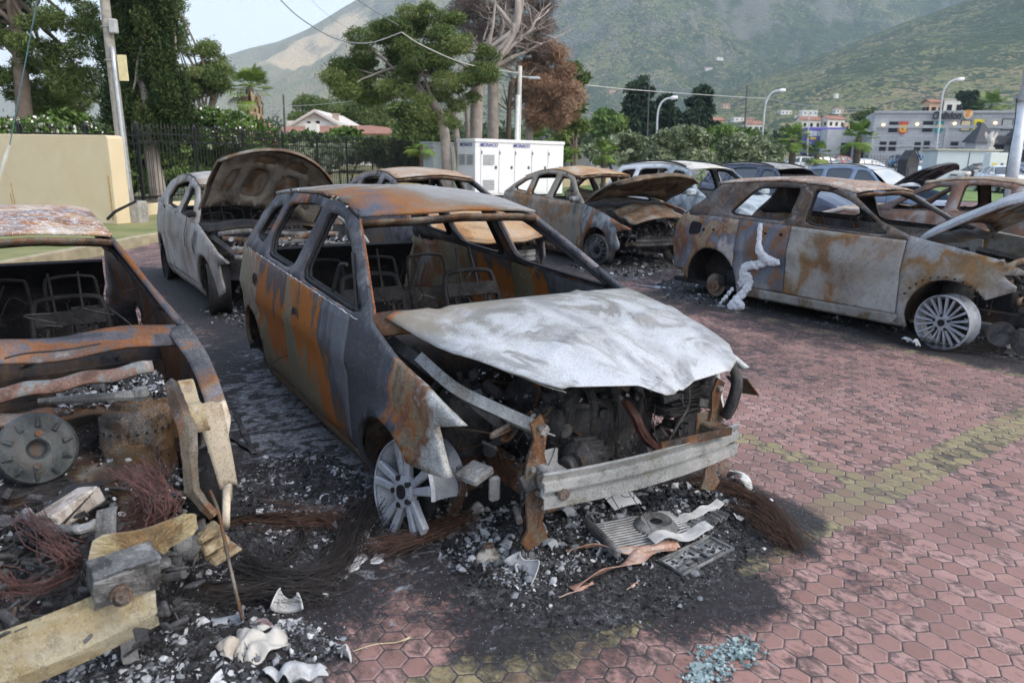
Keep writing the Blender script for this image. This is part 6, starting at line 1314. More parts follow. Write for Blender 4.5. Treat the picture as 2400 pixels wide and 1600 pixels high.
# bumper beam with crash boxes and plates
M_BEAM = burnt('main_beam', [(0, (.16, .09, .04)), (.14, (.19, .18, .15)), (.4, (.25, .265, .265)), (.7, (.34, .355, .36)), (.9, (.2, .13, .065))], 2.4, (1, 1, 1), 21, speck=.4, streak=.35)
bumper_beam(R1, SM, M_BEAM, z=.45, x=.69, y0=-.57, y1=.52, h=.135, bow=.05)
m = MB(); m.box((.745, .2, .53), (.012, .4, .035), rot=(0, 0, -.06)); m.build('beam_flange', M_RSJ, R1)
for s in (-1, 1):
    m = MB(); m.box((.62, s*.47, .45), (.15, .09, .10), bev=.008); m.box((.55, s*.475, .46), (.014, .15, .17), bev=.004); m.build('crash_box', M_RSJ if s > 0 else M_BEAM, R1)
    m = MB(); m.prism([(0, -.30), (.05, -.31), (.08, -.27), (.05, -.22), (.06, -.1), (.07, 0), (.06, .1), (.03, .17), (.05, .24), (0, .27), (-.03, .2), (-.02, .1), (-.05, 0), (-.04, -.12), (-.02, -.2), (-.05, -.28)], 0, .012, lambda x, y, h: (.56+h, s*(.50+x), .44+y)); m.build('mount_plate', M_RSJ, R1)
    for (yy, zz_) in ((.50, .49), (.56, .49), (.53, .38), (.53, .66)): m = MB(); m.cyl((.565, s*yy-.02*s, zz_), (.588, s*yy-.02*s, zz_), .012, n=8); m.build('bolt', M_ALU, R1)
m = MB(); m.cyl((.71, -.49, .43), (.73, -.49, .43), .026, .022, 14); m.build('tow_socket', M_RSJ, R1)
m = MB(); m.tube(smooth_path([(-.1, -.70, .80), (.18, -.67, .73), (.38, -.58, .68), (.57, -.47, .63)], 5), [.035]*15+[.03], 4); m.build('lamp_bracket', M_BEAM, R1)
m = MB(); m.grid(lambda u, v: (-.1+.66*u, -.71+.23*u*u+.06*v, .805-.17*u-.03*v), 14, 2); m.build('wing_flange', M_BEAM, R1, solid=.006)
m = MB(); m.box((.36, -.68, .42), (.12, .12, .04), rot=(.2, 0, .3), bev=.01); m.box((.42, -.62, .36), (.03, .05, .11), bev=.01); m.build('lower_bracket', M_ALU, R1)
m = MB(); m.lathe([(0, 0), (.035, 0), (.04, .006), (.03, .012), (.012, .014), (0, .02)], (.72, .42, .34), (1, 0, .1), 20); m.build('horn', M_RSJ, R1, smooth=2); m = MB(); m.box((.71, .32, .35), (.012, .03, .09)); m.build('horn_bracket', M_RSJ, R1)
m = MB(); m.tube(smooth_path([(.46, .66, .76), (.58, .62, .70), (.62, .56, .60), (.60, .54, .52)], 5), [.03]*16, 4); m.build('lamp_bracket', M_GRJ, R1, smooth=True)
m = MB(); m.grid(lambda u, v: (.45+.13*u, .70+.10*v, .66+.02*u-.10*v), 4, 4); m.build('fender_flap', M_RSJ, R1, solid=.006)
m = MB(); m.tube(smooth_path([(.58, .30, .72), (.56, .33, .6), (.57, .26, .52), (.56, .22, .45)], 5), .006, 6); m.build('loose_rod', M_GRJ, R1)
# louvred stack of burnt radiator layers at the right of the bay
m = MB(); rg = random.Random(3)
for k in range(12): m.box((.40+rg.uniform(-.02, .02), .40+rg.uniform(-.02, .02), .52+.012*k), (.18, .24, .004), rot=(rg.uniform(-.06, .06), rg.uniform(-.06, .06), rg.uniform(-.2, .2)))
m.build('battery_plates', M_GRJ, R1)
m = MB(); rg = random.Random(9)
for k in range(46):
    a = Vector((.50+rg.uniform(-.02, .02), .0+rg.uniform(-.02, .02), .66)); m.tube(smooth_path([a, a+Vector((.05, .02, -.06)), a+Vector((.07, .07+rg.uniform(-.01, .01), -.16)), a+Vector((.10, .16+rg.uniform(-.015, .015), -.24))], 4), .0022, 3)
m.build('wire_bundle', M_COPPER, R1)
m = MB()
for k in range(30):
    yy = -.52+rg.uniform(-.03, .03); a = Vector((.52, yy, .50)); m.tube(smooth_path([a, a+Vector((.02, -.02, -.12)), a+Vector((-.02+rg.uniform(-.02, .02), .02, -.25)), a+Vector((rg.uniform(-.05, .05), rg.uniform(-.05, .05), -.42))], 4), .0022, 3)
m.build('wire_bundle', M_WIREK, R1)
# door details
m = MB()
for (xx, zz_, mt) in ((-1.46, .74, 0), (-2.46, .80, 0)):
    y_ = SM.y(xx, zz_); m.lathe([(0, .0), (.05, .001), (.062, .006), (.07, .002)], (xx, -y_+.0, zz_), (0, -1, 0), 20)
m.build('door_handle_recess', M_GRJ, R1, smooth=True)
m = MB(); m.lathe([(0, .001), (.02, .004), (.03, .003)], (-2.46, -SM.y(-2.46, .80)-.004, .80), (0, -1, 0), 12); m.build('lock_hole', M_CHAR, R1)
m = MB(); xs2 = np.linspace(-.5, -2.5, 60)
for s in (-1,): m.tube([(x, s*(SM.y(x, SM.zb(x)-.004)+.004), SM.zb(x)-.004+.003*math.sin(x*60)) for x in xs2], [.001+.0035*random.random()**2 for x in xs2], 5)
m.build('belt_seal_ash', plain('ash_white', (.5, .52, .55), .9, 0, .4, 60), R1)
m = MB(); m.tube(smooth_path([(-.95, -.81, .98), (-.86, -.80, 1.12), (-.80, -.78, 1.14)], 4), .012, 5); m.tube([(-.62, -.80, .93), (-.93, -.70, 1.18)], .010, 5); m.build('window_guide', M_CHAR, R1)
# ---------------- right car, hood up
SR = Shape(cxf=.03, a_end=40, cxr=-2.70, rar=.41, zcr=.25, front=[(.50, .62), (.53, .66), (.42, .76), (.64, .785), (.35, .89), (0, .96), (-.42, 1.02)], belt=[(-.40, .985), (-2.75, 1.04)],
    roof=[(-1.15, 1.37), (-1.5, 1.43), (-1.95, 1.46), (-2.4, 1.44), (-2.85, 1.40)], hoodlip=.025, fall=.045, rear=[(-3.02, 1.22), (-3.28, 1.02), (-3.38, .9), (-3.40, .6), (-3.36, .33), (-3.22, .32)],
    wins=[[(-.62, 1.00), (-1.56, 1.03), (-1.60, 1.395), (-1.4, 1.385), (-1.15, 1.305), (-.85, 1.155)], [(-1.76, 1.04), (-2.58, 1.065), (-2.36, 1.35), (-2.28, 1.385), (-2.0, 1.405), (-1.76, 1.405)]], shut=(-.43, -1.68, -2.36), ra=.385, zc=.28, hood_x=.84, hfr=.3, sill=.14)
mr_d = burnt('right_front_door', [(0, (.24, .23, .215)), (.25, (.33, .32, .30)), (.42, (.22, .16, .09)), (.54, (.23, .12, .05)), (.64, (.29, .275, .25)), (.85, (.37, .38, .375))], 1.0, (1, 1, .9), 31, bias=(.42, 0, -.4, .74), rag=.22, speck=.5, white=.0, streak=.1, veil=.3, soft=.10)
mr_rd = burnt('right_rear_door', [(0, BLUE), (.3, (.08, .10, .13)), (.46, (.2, .09, .03)), (.54, (.11, .13, .17)), (.7, (.25, .24, .235)), (.85, (.3, .28, .26))], 1.1, (1, 1, .9), 32, veil=.3, rag=.15, speck=.4, white=0, soft=.1, streak=.1)
mr_q = burnt('right_quarter', [(0, (.18, .11, .05)), (.3, (.24, .18, .11)), (.5, RUSTD), (.6, (.1, .12, .16)), (.8, (.36, .34, .33))], 2.2, (1, 1, .7), 33, bias=(.25, 0, -.1, .75), rag=.25)
mr_f = burnt('right_fender', [(0, (.26, .265, .26)), (.28, (.32, .33, .33)), (.40, (.22, .16, .09)), (.47, (.25, .14, .055)), (.56, (.30, .31, .31)), (.85, (.38, .40, .43))], 1.1, (1, 1, 1), 34, veil=.3, rag=.2, speck=.5, white=.0, soft=.1, streak=.1, bias=(.1, 0, 0, .02))
mr_p = burnt('right_frame', [(0, (.02, .02, .024)), (.35, (.035, .036, .041)), (.54, (.085, .052, .032)), (.66, (.04, .03, .024)), (.84, (.2, .18, .165))], 2.6, seed=35)
mr_rf = burnt('right_roof', [(0, (.12, .1, .09)), (.3, (.3, .27, .24)), (.48, (.3, .13, .045)), (.62, (.4, .36, .32)), (.8, (.2, .2, .2))], 2.2, seed=36, white=.05)
M_UND = burnt('hood_underside', [(0, (.03, .026, .022)), (.3, (.09, .065, .045)), (.48, (.15, .075, .03)), (.6, (.16, .14, .11)), (.85, (.25, .235, .2))], 2.6, seed=37, bump=.5)
M_HOODR = burnt('right_hood', [(0, (.28, .305, .34)), (.5, (.38, .41, .45)), (.9, (.24, .255, .285))], 2, seed=38, speck=.3)
R2 = burnt_car('right', 'burnt_crossover', 'burnt crossover at right with raised hood, many spoked rim and melted white metal', SR,
    {'body': mr_p, 'front_fender': mr_f, 'front_door': mr_d, 'rear_door': mr_rd, 'quarter_panel': mr_q, 'pillar_frame': mr_p, 'sill': burnt('right_sill', [(0, (.2, .13, .06)), (.4, (.34, .34, .32)), (.7, (.46, .47, .46))], 3, seed=39), 'roof': mr_rf, 'dark': M_CHAR},
    8, hood=dict(mat=M_HOODR, seed=6, ang=R_(39), inner=M_UND, warp=.004), step=.06, rims=[(0, -1, 'ten', M_RIM, dict(R=.25, a0=.1, z=.262, steer=R_(-4))), (-2.68, -1, 'hub', M_RSJ, dict(z=.2)), (0, 1, 'bare', M_RIMD, dict(R=.22)), (-2.62, 1, 'hub', M_CHARR, dict(z=.2))], beam=M_UND)
m = MB(); xx, zz_ = -3.02, .88; yy = SR.y(xx, zz_)+.004; m.prism(roundpoly([(-3.12, .78), (-2.92, .80), (-2.90, .94), (-3.10, .95)], 1), 0, 1, lambda x, z, h: (x, -(SR.y(x, z)+.003+.003*h), z)); m.build('fuel_flap_opening', plain('void_black', (.006, .006, .007), .95), R2)
m = MB()
for (xx, zz_) in ((-1.78, .90), (-1.98, .89), (-2.70, .87), (-2.86, .86)): m.cyl((xx, -(SR.y(xx, zz_)+.006), zz_), (xx, -(SR.y(xx, zz_)-.02), zz_), .02, n=10)
m.build('handle_holes', MATS['void_black'], R2)
m = MB()
for i in range(14): a = R_(20+10*i); m.cyl((.385*1.06*math.cos(a), -.885-.014, .28+.385*1.06*math.sin(a)), (.385*1.06*math.cos(a), -.86, .28+.385*1.06*math.sin(a)), .008, n=6)
m.build('arch_rivet_holes', MATS['void_black'], R2)
crust(R2, SR, -1, 9, 120)
# melted aluminium that ran down the rear door
def blobmesh(name, pts, mat, parent, seed, amp=.25, flat=None, res=9):
    m = MB(); rg = random.Random(seed)
    for (x, y, z, r) in pts:
        o1 = rg.random()*9
        def f(u, v):
            a = 2*math.pi*u; b = math.pi*v; d = Vector((math.cos(a)*math.sin(b), math.sin(a)*math.sin(b), math.cos(b)))
            k = 1+amp*math.sin(d.x*3.1+o1)*math.cos(d.z*4.3+o1*2)+amp*.5*math.sin(d.y*7+o1*3)
            q = d*r*k
            if flat: q = Vector((q.x*flat[0], q.y*flat[1], q.z*flat[2]))
            return Vector((x, y, z))+q
        V = [tuple(f(i/(2*res), j/res)) for i in range(2*res) for j in range(res+1)]
        F = [(i*(res+1)+j, ((i+1) % (2*res))*(res+1)+j, ((i+1) % (2*res))*(res+1)+j+1, i*(res+1)+j+1) for i in range(2*res) for j in range(res)]
        m.add(V, F)
    o = m.build(name, mat, parent, smooth=True); md = o.modifiers.new('r', 'REMESH'); md.mode = 'VOXEL'; md.voxel_size = .008 if res > 7 else .014; md.use_smooth_shade = True
    sm = o.modifiers.new('sm', 'SMOOTH'); sm.factor = .7; sm.iterations = 4
    tx = bpy.data.textures.get('lump') or bpy.data.textures.new('lump', 'CLOUDS'); tx.noise_scale = .045; dp = o.modifiers.new('d', 'DISPLACE'); dp.texture = tx; dp.strength = .012; dp.mid_level = .5
    return o
M_MELT = burnt('molten_white_metal', [(0, (.5, .52, .57)), (.4, (.62, .65, .7)), (.9, (.74, .76, .8))], 7, seed=41, speck=.5, bump=.3, rough=.6)
def onside(S, x, z): return -(S.y(x, z)+.012)
pts = []
for (x, z, r) in [(-2.06, .98, .03), (-2.05, .93, .035), (-2.04, .87, .034), (-2.03, .81, .036), (-2.02, .76, .042), (-2.00, .70, .05), (-1.96, .65, .055), (-1.91, .61, .06), (-1.84, .60, .055), (-1.77, .60, .04), (-1.95, .57, .055), (-2.02, .53, .05), (-2.10, .52, .05), (-2.17, .50, .05), (-2.21, .44, .05), (-2.19, .37, .055), (-2.22, .30, .05), (-2.13, .40, .045), (-2.10, .33, .045), (-2.12, .26, .05), (-2.15, .19, .05), (-2.2, .12, .06), (-2.24, .04, .05), (-2.12, .06, .06), (-2.3, .22, .03), (-2.35, .12, .03), (-2.4, .04, .025)]:
    pts.append((x, onside(SR, x, max(z, .3))-(.14*(.3-z)/.3 if z < .3 else 0)-.005, z, r))
pp = []
for i, p in enumerate(pts):
    pp.append(p)
    if i+1 < len(pts) and math.dist(p[:3], pts[i+1][:3]) < .14: pp.append(tuple(.5*(a+b) for a, b in zip(p, pts[i+1])))
pts = pp
blobmesh('melted_metal', pts, M_MELT, R2, 5, .2, (1, .5, 1))
# ---------------- hatch at left back, hood up
SH = Shape(hood_x=.67, front=[(.38, .26), (.44, .30), (.46, .36), (.40, .58), (.62, .62), (.30, .77), (0, .86), (-.42, .93)], roof=[(-1.15, 1.30), (-1.5, 1.37), (-1.9, 1.40), (-2.3, 1.37), (-2.75, 1.27)], rear=[(-3.0, 1.12), (-3.22, .95), (-3.34, .75), (-3.36, .5), (-3.30, .25), (-3.0, .2)],
    belt=[(-.40, .93), (-2.6, 1.04)], wins=[[(-.70, .95), (-1.46, .98), (-1.46, 1.29), (-1.2, 1.25), (-.92, 1.11)], [(-1.62, 1.0), (-2.25, 1.03), (-2.45, 1.1), (-2.3, 1.27), (-1.9, 1.33), (-1.62, 1.32)]])
mh_b = burnt('hatch_body', [(0, (.13, .09, .06)), (.22, (.2, .165, .13)), (.4, (.24, .23, .22)), (.6, (.29, .29, .285)), (.78, (.06, .055, .06)), (.9, (.22, .22, .23))], 1.6, (1, 1, .6), 51, rag=.15, speck=.3, streak=.2)
R3 = burnt_car('hatch', 'burnt_hatchback', 'grey burnt hatchback at left back with its hood standing open', SH, {'body': mh_b, 'roof': burnt('hatch_roof', [(0, (.3, .22, .16)), (.4, (.4, .38, .35)), (.8, (.2, .2, .2))], 2, seed=52), 'dark': M_CHAR}, 12,
    hood=dict(mat=M_UND, seed=8, ang=R_(62), roll=R_(-14), ws=.76, slide=(-.02, -.18, 0), inner=burnt('hatch_hood_inner', [(0, (.04, .034, .028)), (.3, (.12, .10, .075)), (.5, (.19, .17, .135)), (.7, (.23, .215, .19)), (.85, (.17, .085, .035))], 2.6, seed=53), warp=.004), step=.09, beam=M_RSJ, rims=[(0, -1, 'bare', M_RIMD, dict(R=.27, W=.21, z=.27, steer=R_(-8))), (-2.62, -1, 'bare', M_RIMD, dict(R=.24)), (0, 1, 'bare', M_RIMD, {}), (-2.62, 1, 'bare', M_RIMD, {})])
m = MB(); m.box((-.62, -.84, 1.02), (.09, .10, .07), bev=.02); m.tube([(-.62, -.88, .99), (-.60, -.93, .8), (-.60, -.93, .66)], .004, 4); m.build('mirror_stub', M_CHAR, R3)
# crumpled pale debris in the open bay
# ---------------- coupe-like crossover, centre right, hood up and folded
SC = Shape(front=[(.38, .26), (.50, .36), (.50, .42), (.42, .60), (.72, .66), (.35, .80), (0, .90), (-.42, .97)], roof=[(-1.12, 1.38), (-1.5, 1.45), (-1.9, 1.47), (-2.3, 1.43), (-2.7, 1.33)], rear=[(-3.1, 1.17), (-3.42, 1.02), (-3.46, .85), (-3.44, .55), (-3.38, .28), (-3.1, .22)],
    belt=[(-.40, .96), (-2.8, 1.04)], wins=[[(-.70, .98), (-1.50, 1.0), (-1.50, 1.38), (-1.3, 1.36), (-1.1, 1.28), (-.88, 1.13)], [(-1.66, 1.01), (-2.25, 1.03), (-2.30, 1.36), (-2.0, 1.41), (-1.66, 1.40)], [(-2.42, 1.06), (-2.85, 1.08), (-2.98, 1.12), (-2.7, 1.25), (-2.42, 1.33)]])
mc_b = burnt('coupe_body', [(0, (.1, .1, .105)), (.25, (.22, .21, .18)), (.48, (.28, .25, .2)), (.62, (.25, .13, .05)), (.78, (.14, .15, .16)), (.9, (.36, .36, .34))], 1.5, (1, 1, .6), 61, bias=(.0, 0, -.1, .08))
mc_f = burnt('coupe_fender', [(0, (.09, .1, .12)), (.3, (.3, .32, .33)), (.45, (.1, .12, .15)), (.55, RUST), (.7, (.15, .12, .09)), (.85, (.3, .3, .28))], 2.2, seed=62)
M_UNDK = burnt('dark_underside', [(0, (.05, .04, .035)), (.35, (.10, .075, .05)), (.6, (.19, .12, .07)), (.85, (.26, .23, .18))], 2.6, seed=63)
R4 = burnt_car('coupe', 'burnt_crossover', 'burnt sloping roof crossover with folded raised hood and steel wheel', SC, {'body': mc_b, 'front_fender': mc_f, 'roof': burnt('coupe_roof', [(0, (.28, .13, .05)), (.4, (.4, .24, .11)), (.7, (.45, .36, .26)), (.9, (.35, .34, .33))], 1.6, seed=64), 'dark': M_CHARR}, 14,
    hood=dict(mat=M_UNDK, seed=9, ang=R_(38), inner=M_UNDK, warp=.012, slide=(-.05, 0, .02)), step=.1, beam=M_GRJ, rims=[(0, -1, 'steel', M_RIMD, dict(R=.24, z=.28, steer=R_(14))), (-2.62, -1, 'bare', M_RIMD, {}), (0, 1, 'bare', M_RIMD, {}), (-2.62, 1, 'bare', M_RIMD, {})])
m = MB(); rg = random.Random(77)
m.grid(lambda u, v: (.05+.62*u+.03*math.sin(v*5), -.62+1.2*v, .88-.16*u+.13*math.sin(v*3.1)+.02*math.sin(u*14+v*7)), 14, 22); m.build('crumpled_slam_panel', M_UND, R4, smooth=True, solid=.02)
m = MB(); m.box((-.62, -.90, 1.03), (.10, .16, .09), bev=.03); m.build('mirror', M_ALU, R4)
# ---------------- saloon behind the main car
SS = Shape(front=[(.38, .26), (.50, .40), (.50, .46), (.44, .60), (.70, .66), (.32, .78), (0, .87), (-.42, .95)], roof=[(-1.12, 1.34), (-1.5, 1.41), (-1.9, 1.43), (-2.3, 1.38), (-2.62, 1.27)], rear=[(-3.0, 1.08), (-3.35, 1.0), (-3.44, .85), (-3.44, .55), (-3.38, .28), (-3.1, .22)],
    belt=[(-.40, .95), (-2.8, 1.02)], wins=[[(-.70, .97), (-1.50, .99), (-1.52, 1.34), (-1.3, 1.32), (-1.1, 1.24), (-.88, 1.1)], [(-1.64, 1.0), (-2.2, 1.02), (-2.25, 1.31), (-2.0, 1.36), (-1.64, 1.36)], [(-2.33, 1.04), (-2.72, 1.06), (-2.55, 1.2), (-2.35, 1.27)]])
ms_b = burnt('saloon_body', [(0, (.05, .05, .06)), (.35, (.11, .11, .125)), (.6, (.16, .14, .13)), (.8, (.22, .12, .06)), (.92, (.3, .3, .3))], 2, seed=71)
R5 = burnt_car('saloon', 'burnt_saloon', 'burnt saloon with rounded rusty roof seen directly behind the central car', SS, {'body': ms_b, 'roof': burnt('saloon_roof', [(0, (.25, .13, .07)), (.4, (.38, .26, .17)), (.7, (.42, .36, .3))], 1.8, seed=72), 'dark': M_CHAR}, 15,
    hood=dict(mat=burnt('saloon_hood', [(0, (.3, .15, .05)), (.5, (.42, .27, .14)), (.9, (.45, .4, .33))], 1.8, seed=73), seed=10, warp=.01, ang=R_(3)), step=.1, beam=M_ALU, rims=[(0, -1, 'bare', M_RIMD, {}), (0, 1, 'bare', M_RIMD, dict(R=.27)), (-2.62, 1, 'bare', M_RIMD, {})])
# ---------------- painted cars (partly burnt or whole)
def carpaint(name, c, rough=.25, scorch=None):
    t = NT(name); o = t.n('TexCoord').outputs['Object']; col = c; 
    if scorch:
        f = t.M('ADD', t.M('MULTIPLY', t.n('SeparateXYZ', {0: o}).outputs[0], scorch[0]), scorch[1]); f = t.M('ADD', f, t.M('MULTIPLY', t.M('SUBTRACT', t.noise(o, 2.5, 6, .8), .5), .8))
        bc = t.ramp(t.noise(o, 3, 6, 1), [(.3, (.05, .055, .065)), (.45, (.25, .3, .34)), (.6, (.4, .45, .48)), (.75, (.3, .2, .12))])
        cc = t.mix(t.ramp(f, [(.42, 0.), (.55, 1.)]), (*c, 1), bc); t.col(cc); t.rough(t.ramp(f, [(.4, rough), (.55, .8)])); t.p.inputs['Coat Weight'].default_value = .2
    else: t.col((*c, 1)); t.rough(t.ramp(t.noise(o, 3, 5), [(.3, rough), (.7, rough+.12)])); t.p.inputs['Coat Weight'].default_value = .5
    return t.m
def glassmat():
    t = NT('car_glass'); t.col((.05, .06, .07)); t.p.inputs['Roughness'].default_value = .06; t.p.inputs['Specular IOR Level'].default_value = .8; t.p.inputs['Coat Weight'].default_value = .6; return t.m
M_CG = glassmat(); M_TYRE = plain('tyre_rubber', (.02, .02, .021), .85); M_ALLOY = plain('alloy', (.42, .43, .45), .35, .6, .1, 10); M_HL = plain('headlight_glass', (.55, .58, .6), .12); M_TL = plain('tail_light_red', (.5, .02, .02), .2); M_PLATE = plain('plate_white', (.7, .7, .7), .5); M_TRIM = plain('black_trim', (.015, .015, .017), .5)
def painted_car(name, label, x, y, yaw, S, paint, z=0, sc=1., step=.12, glass=True, side_glass=True, windscreen=True, group=None, cat='car', wheels=True, hoodang=0, rails=True, roofm=None, gm=None, low=False):
    root = empty(name, (x, y, z), R_(yaw), label, cat, group, sc); mats = {'body': paint, 'dark': M_TRIM, 'frame': M_TRIM}
    gm = gm or M_CG
    for sd in (-1, 1):
        side_panels(S, root, mats, sd, step, solid=.02)
        if glass and side_glass:
            for h in S.wins:
                P, F = cdt(roundpoly(h, 2, .11), [], [], .25); V, G = submesh(P, F, lambda a, b: (a, sd*(S.y(a, b)-.025), b)); m = MB(); m.add(V, G if sd < 0 else [g[::-1] for g in G]); m.build('side_window', gm, root, smooth=True)
        if rails:
            m = MB(); xs3 = np.linspace(S.roof[0][0]-.15, S.roof[-1][0]+.05, 14); m.tube([(q, sd*(S.y(q, ip(S.roof, q))-.03), ip(S.roof, q)+.05*math.sin(math.pi*min(1, max(0, .04+.92*i/13)))**.3) for i, q in enumerate(xs3)], .018, 6); m.build('roof_rail', M_TRIM, root, smooth=True)
    m = MB(); m.grid(roof_fn(S, 0, 0, 0), 14, 12, (0, 1), (-1, 1)); m.build('roof', roofm or paint, root, smooth=True, solid=.01)
    x0 = S.ftop[-1][0]; z0 = S.ftop[-1][1]; xr = S.roof[0][0]; zr = S.roof[0][1]
    def ws(u, v):
        q = v; xx = x0+(xr-x0)*q; z_ = z0+(zr-z0)*q; w = (S.y(x0, z0)-.03)*(1-q)+(S.y(xr, zr)-.03)*q; c = 1-u*u; return (xx+.15*c*(1-q)+.1*c*q, u*w, z_+.02*c*(1-q)+.05*c*q+.025*math.sin(math.pi*q))
    if windscreen: m = MB(); m.grid(ws, 16, 8, (-1, 1), (0, 1)); m.build('windscreen', gm, root, smooth=True)
    hood_part(S, root, paint, 1, 0, res=(14, 16), name='hood', ang=hoodang, inner=M_TRIM if hoodang else None)
    # front face
    xf = S.hood_x
    def ff(u, v):
        z_ = .66-.46*v+(.10 if v < .05 else 0)*0; c = abs(u)**2.4; xx = xf-.30*c+.05*math.sin(math.pi*min(1, v*1.1))+.0; w = S.hw(.6)*.965; return (xx-.05*(v > .97), u*w, z_+S.ftop[0][1]-.66)
    m = MB(); m.grid(ff, 18, 12, (-1, 1), (0, 1)); m.build('front_bumper', paint, root, smooth=True, solid=.02)
    m = MB(); m.grid(lambda u, v: tuple(Vector(ff(u*.42, .12+.22*v))+Vector((.012, 0, 0))), 8, 4, (-1, 1), (0, 1)); m.build('grille', M_TRIM, root, solid=.01)
    m = MB(); m.grid(lambda u, v: tuple(Vector(ff(u*.62, .72+.2*v))+Vector((.012, 0, 0))), 8, 3, (-1, 1), (0, 1)); m.build('air_intake', M_TRIM, root, solid=.01)
    m = MB(); m.box((xf+.065, 0, S.ftop[0][1]-.22), (.012, .5, .11)); m.build('number_plate', M_PLATE, root)
    for s in (-1, 1):
        m = MB(); m.grid(lambda u, v: tuple(Vector(ff(s*(.52+.42*u), .05+.2*v-.05*u))+Vector((.014, 0, 0))), 6, 3, (0, 1), (0, 1)); m.build('headlight', M_HL, root, smooth=True, solid=.008)
        m = MB(); m.box((-.66, s*(S.y(-.66, .98)+.10), S.zb(-.66)+.07), (.12, .2, .14), bev=.04); m.build('mirror', paint, root)
    # rear
    rr = sorted([(p[1], p[0]) for p in S.rear[:5]]); xrr = lambda z_: ip(rr, z_)
    m = MB(); m.grid(lambda u, v: (xrr(.28+.72*v)-.06*(1-u*u)+.01, u*(S.y(xrr(.28+.72*v), .28+.72*v)-.005), .28+.72*v), 12, 8, (-1, 1), (0, 1)); m.build('tailgate', paint, root, smooth=True, solid=.02)
    xa, za = S.roof[-1]; m = MB(); m.grid(lambda u, v: (xa*(1-v)+xrr(1.0)*v-.06*(1-u*u), u*((S.y(xa, za)-.02)*(1-v)+(S.y(xrr(1.), 1.)-.02)*v), za*(1-v)+1.0*v+.04*(1-u*u)*(1-v)), 10, 5, (-1, 1), (0, 1)); m.build('rear_window', gm, root, smooth=True)
    for s in (-1, 1):
        m = MB(); m.grid(lambda u, v: (xrr(.70+.2*v)-.03+.10*u, s*(S.y(xrr(.70+.2*v), .8)+.005-.12*(1-u)), .70+.2*v), 3, 4); m.build('tail_light', M_TL, root, solid=.02)
    if wheels:
        for wx in (0, -S.wb):
            for s in (-1, 1):
                wheel_rim(root, 'wheel', wx, s*(S.hw(wx)-.02), .33, s, M_ALLOY, M_TRIM, R=.235, kind='five' if not low else 'steel', tyre=M_TYRE)
    m = MB(); m.box((-1.3, 0, .4), (3.6, 1.45, .4)); m.box((-1.9, 0, .75), (2., 1.3, .25)); m.build('underbody', M_TRIM, root)
    return root
def lift(S, dz, **k):
    """copy of a shape raised by dz for cars that still stand on their tyres"""
    f = lambda P: [(a, b+dz) for a, b in P]
    d = dict(roof=f(S.roof), rear=f(S.rear), belt=f(S.belt), front=f(S.front), apil=f(S.apil), wins=[f(w) for w in S.wins], zc=.33, ra=.37, sill=.2, shut=S.shut, hood_x=S.hood_x, hfr=S.hfr); d.update(k); return Shape(**d)
SUVS = Shape(roof=[(-1.12, 1.42), (-1.5, 1.50), (-2.0, 1.53), (-2.6, 1.51), (-3.1, 1.46)], rear=[(-3.25, 1.3), (-3.4, 1.05), (-3.5, .8), (-3.52, .5), (-3.45, .25), (-3.15, .2)], front=[(.39, .22), (.66, .22), (.74, .35), (.74, .58), (.66, .70), (.30, .84), (0, .92), (-.42, .99)], belt=[(-.4, .98), (-2.9, 1.06)],
    wins=[[(-.72, 1.0), (-1.52, 1.02), (-1.52, 1.42), (-1.25, 1.40), (-.95, 1.2)], [(-1.66, 1.03), (-2.4, 1.06), (-2.45, 1.43), (-1.66, 1.45)], [(-2.56, 1.08), (-3.1, 1.14), (-3.0, 1.38), (-2.56, 1.42)]], hood_x=.86, hfr=.28)
SU = lift(SUVS, .08)
x, y, a, s = CARS['white']; E_ = painted_car('burnt_suv', 'half burnt white suv with intact red tail light behind the folded hood', x, y, a, SU, carpaint('white_scorched', (.72, .74, .76), .3, (.38, 1.12)), glass=False, windscreen=False, cat='burnt car', group='burnt out cars on the brick car park', roofm=burnt('white_roof', [(0, (.45, .38, .28)), (.4, (.6, .58, .53)), (.8, (.4, .42, .44))], 1.5, seed=81))
interior(E_, SU, M_CHAR, M_WIREK, M_CHARR, 5, rear=False)
x, y, a, s = CARS['dark']; F_ = painted_car('burnt_suv', 'dark blue suv with grey roof and burnt out windscreen', x, y, a, SU, carpaint('navy_paint', (.035, .05, .09), .25), windscreen=False, cat='burnt car', group='burnt out cars on the brick car park', roofm=burnt('dark_roof', [(0, (.2, .2, .2)), (.5, (.33, .32, .31)), (.9, (.26, .27, .3))], 1.5, seed=82))
interior(F_, SU, M_CHAR, M_WIREK, M_CHARR, 6, rear=False)
m = MB(); m.M = None; m.grid(lambda u, v: (-.45-.6*v+.05*math.sin(u*9), -.5+u*1.1, 1.06+.44*v-.22*math.sin(u*7)*(1-v)*.6-.1), 12, 5, (0, 1), (.45, 1)); m.build('sagging_windscreen', M_CHARR, F_, solid=.008)
t = NT('silvery_glass'); t.col(t.ramp(t.noise(t.obj(), 1.5, 3), [(.35, (.42, .47, .5)), (.7, (.62, .62, .6))])); t.p.inputs['Roughness'].default_value = .15; M_SG = t.m
x, y, a, s = CARS['estate']; G_ = painted_car('estate_car', 'light blue estate car with dark raised hood behind the right burnt car', x, y, a, SU, carpaint('light_blue_paint', (.20, .28, .40), .22), cat='car', hoodang=R_(46), gm=None, roofm=carpaint('silver_roof', (.5, .53, .56), .3), windscreen=True)
for ch in G_.children:
    if ch.name.startswith('windscreen'): ch.data.materials[0] = M_SG
    if ch.name.startswith('hood'): ch.data.materials[0] = plain('scorched_dark_hood', (.05, .05, .055), .5)
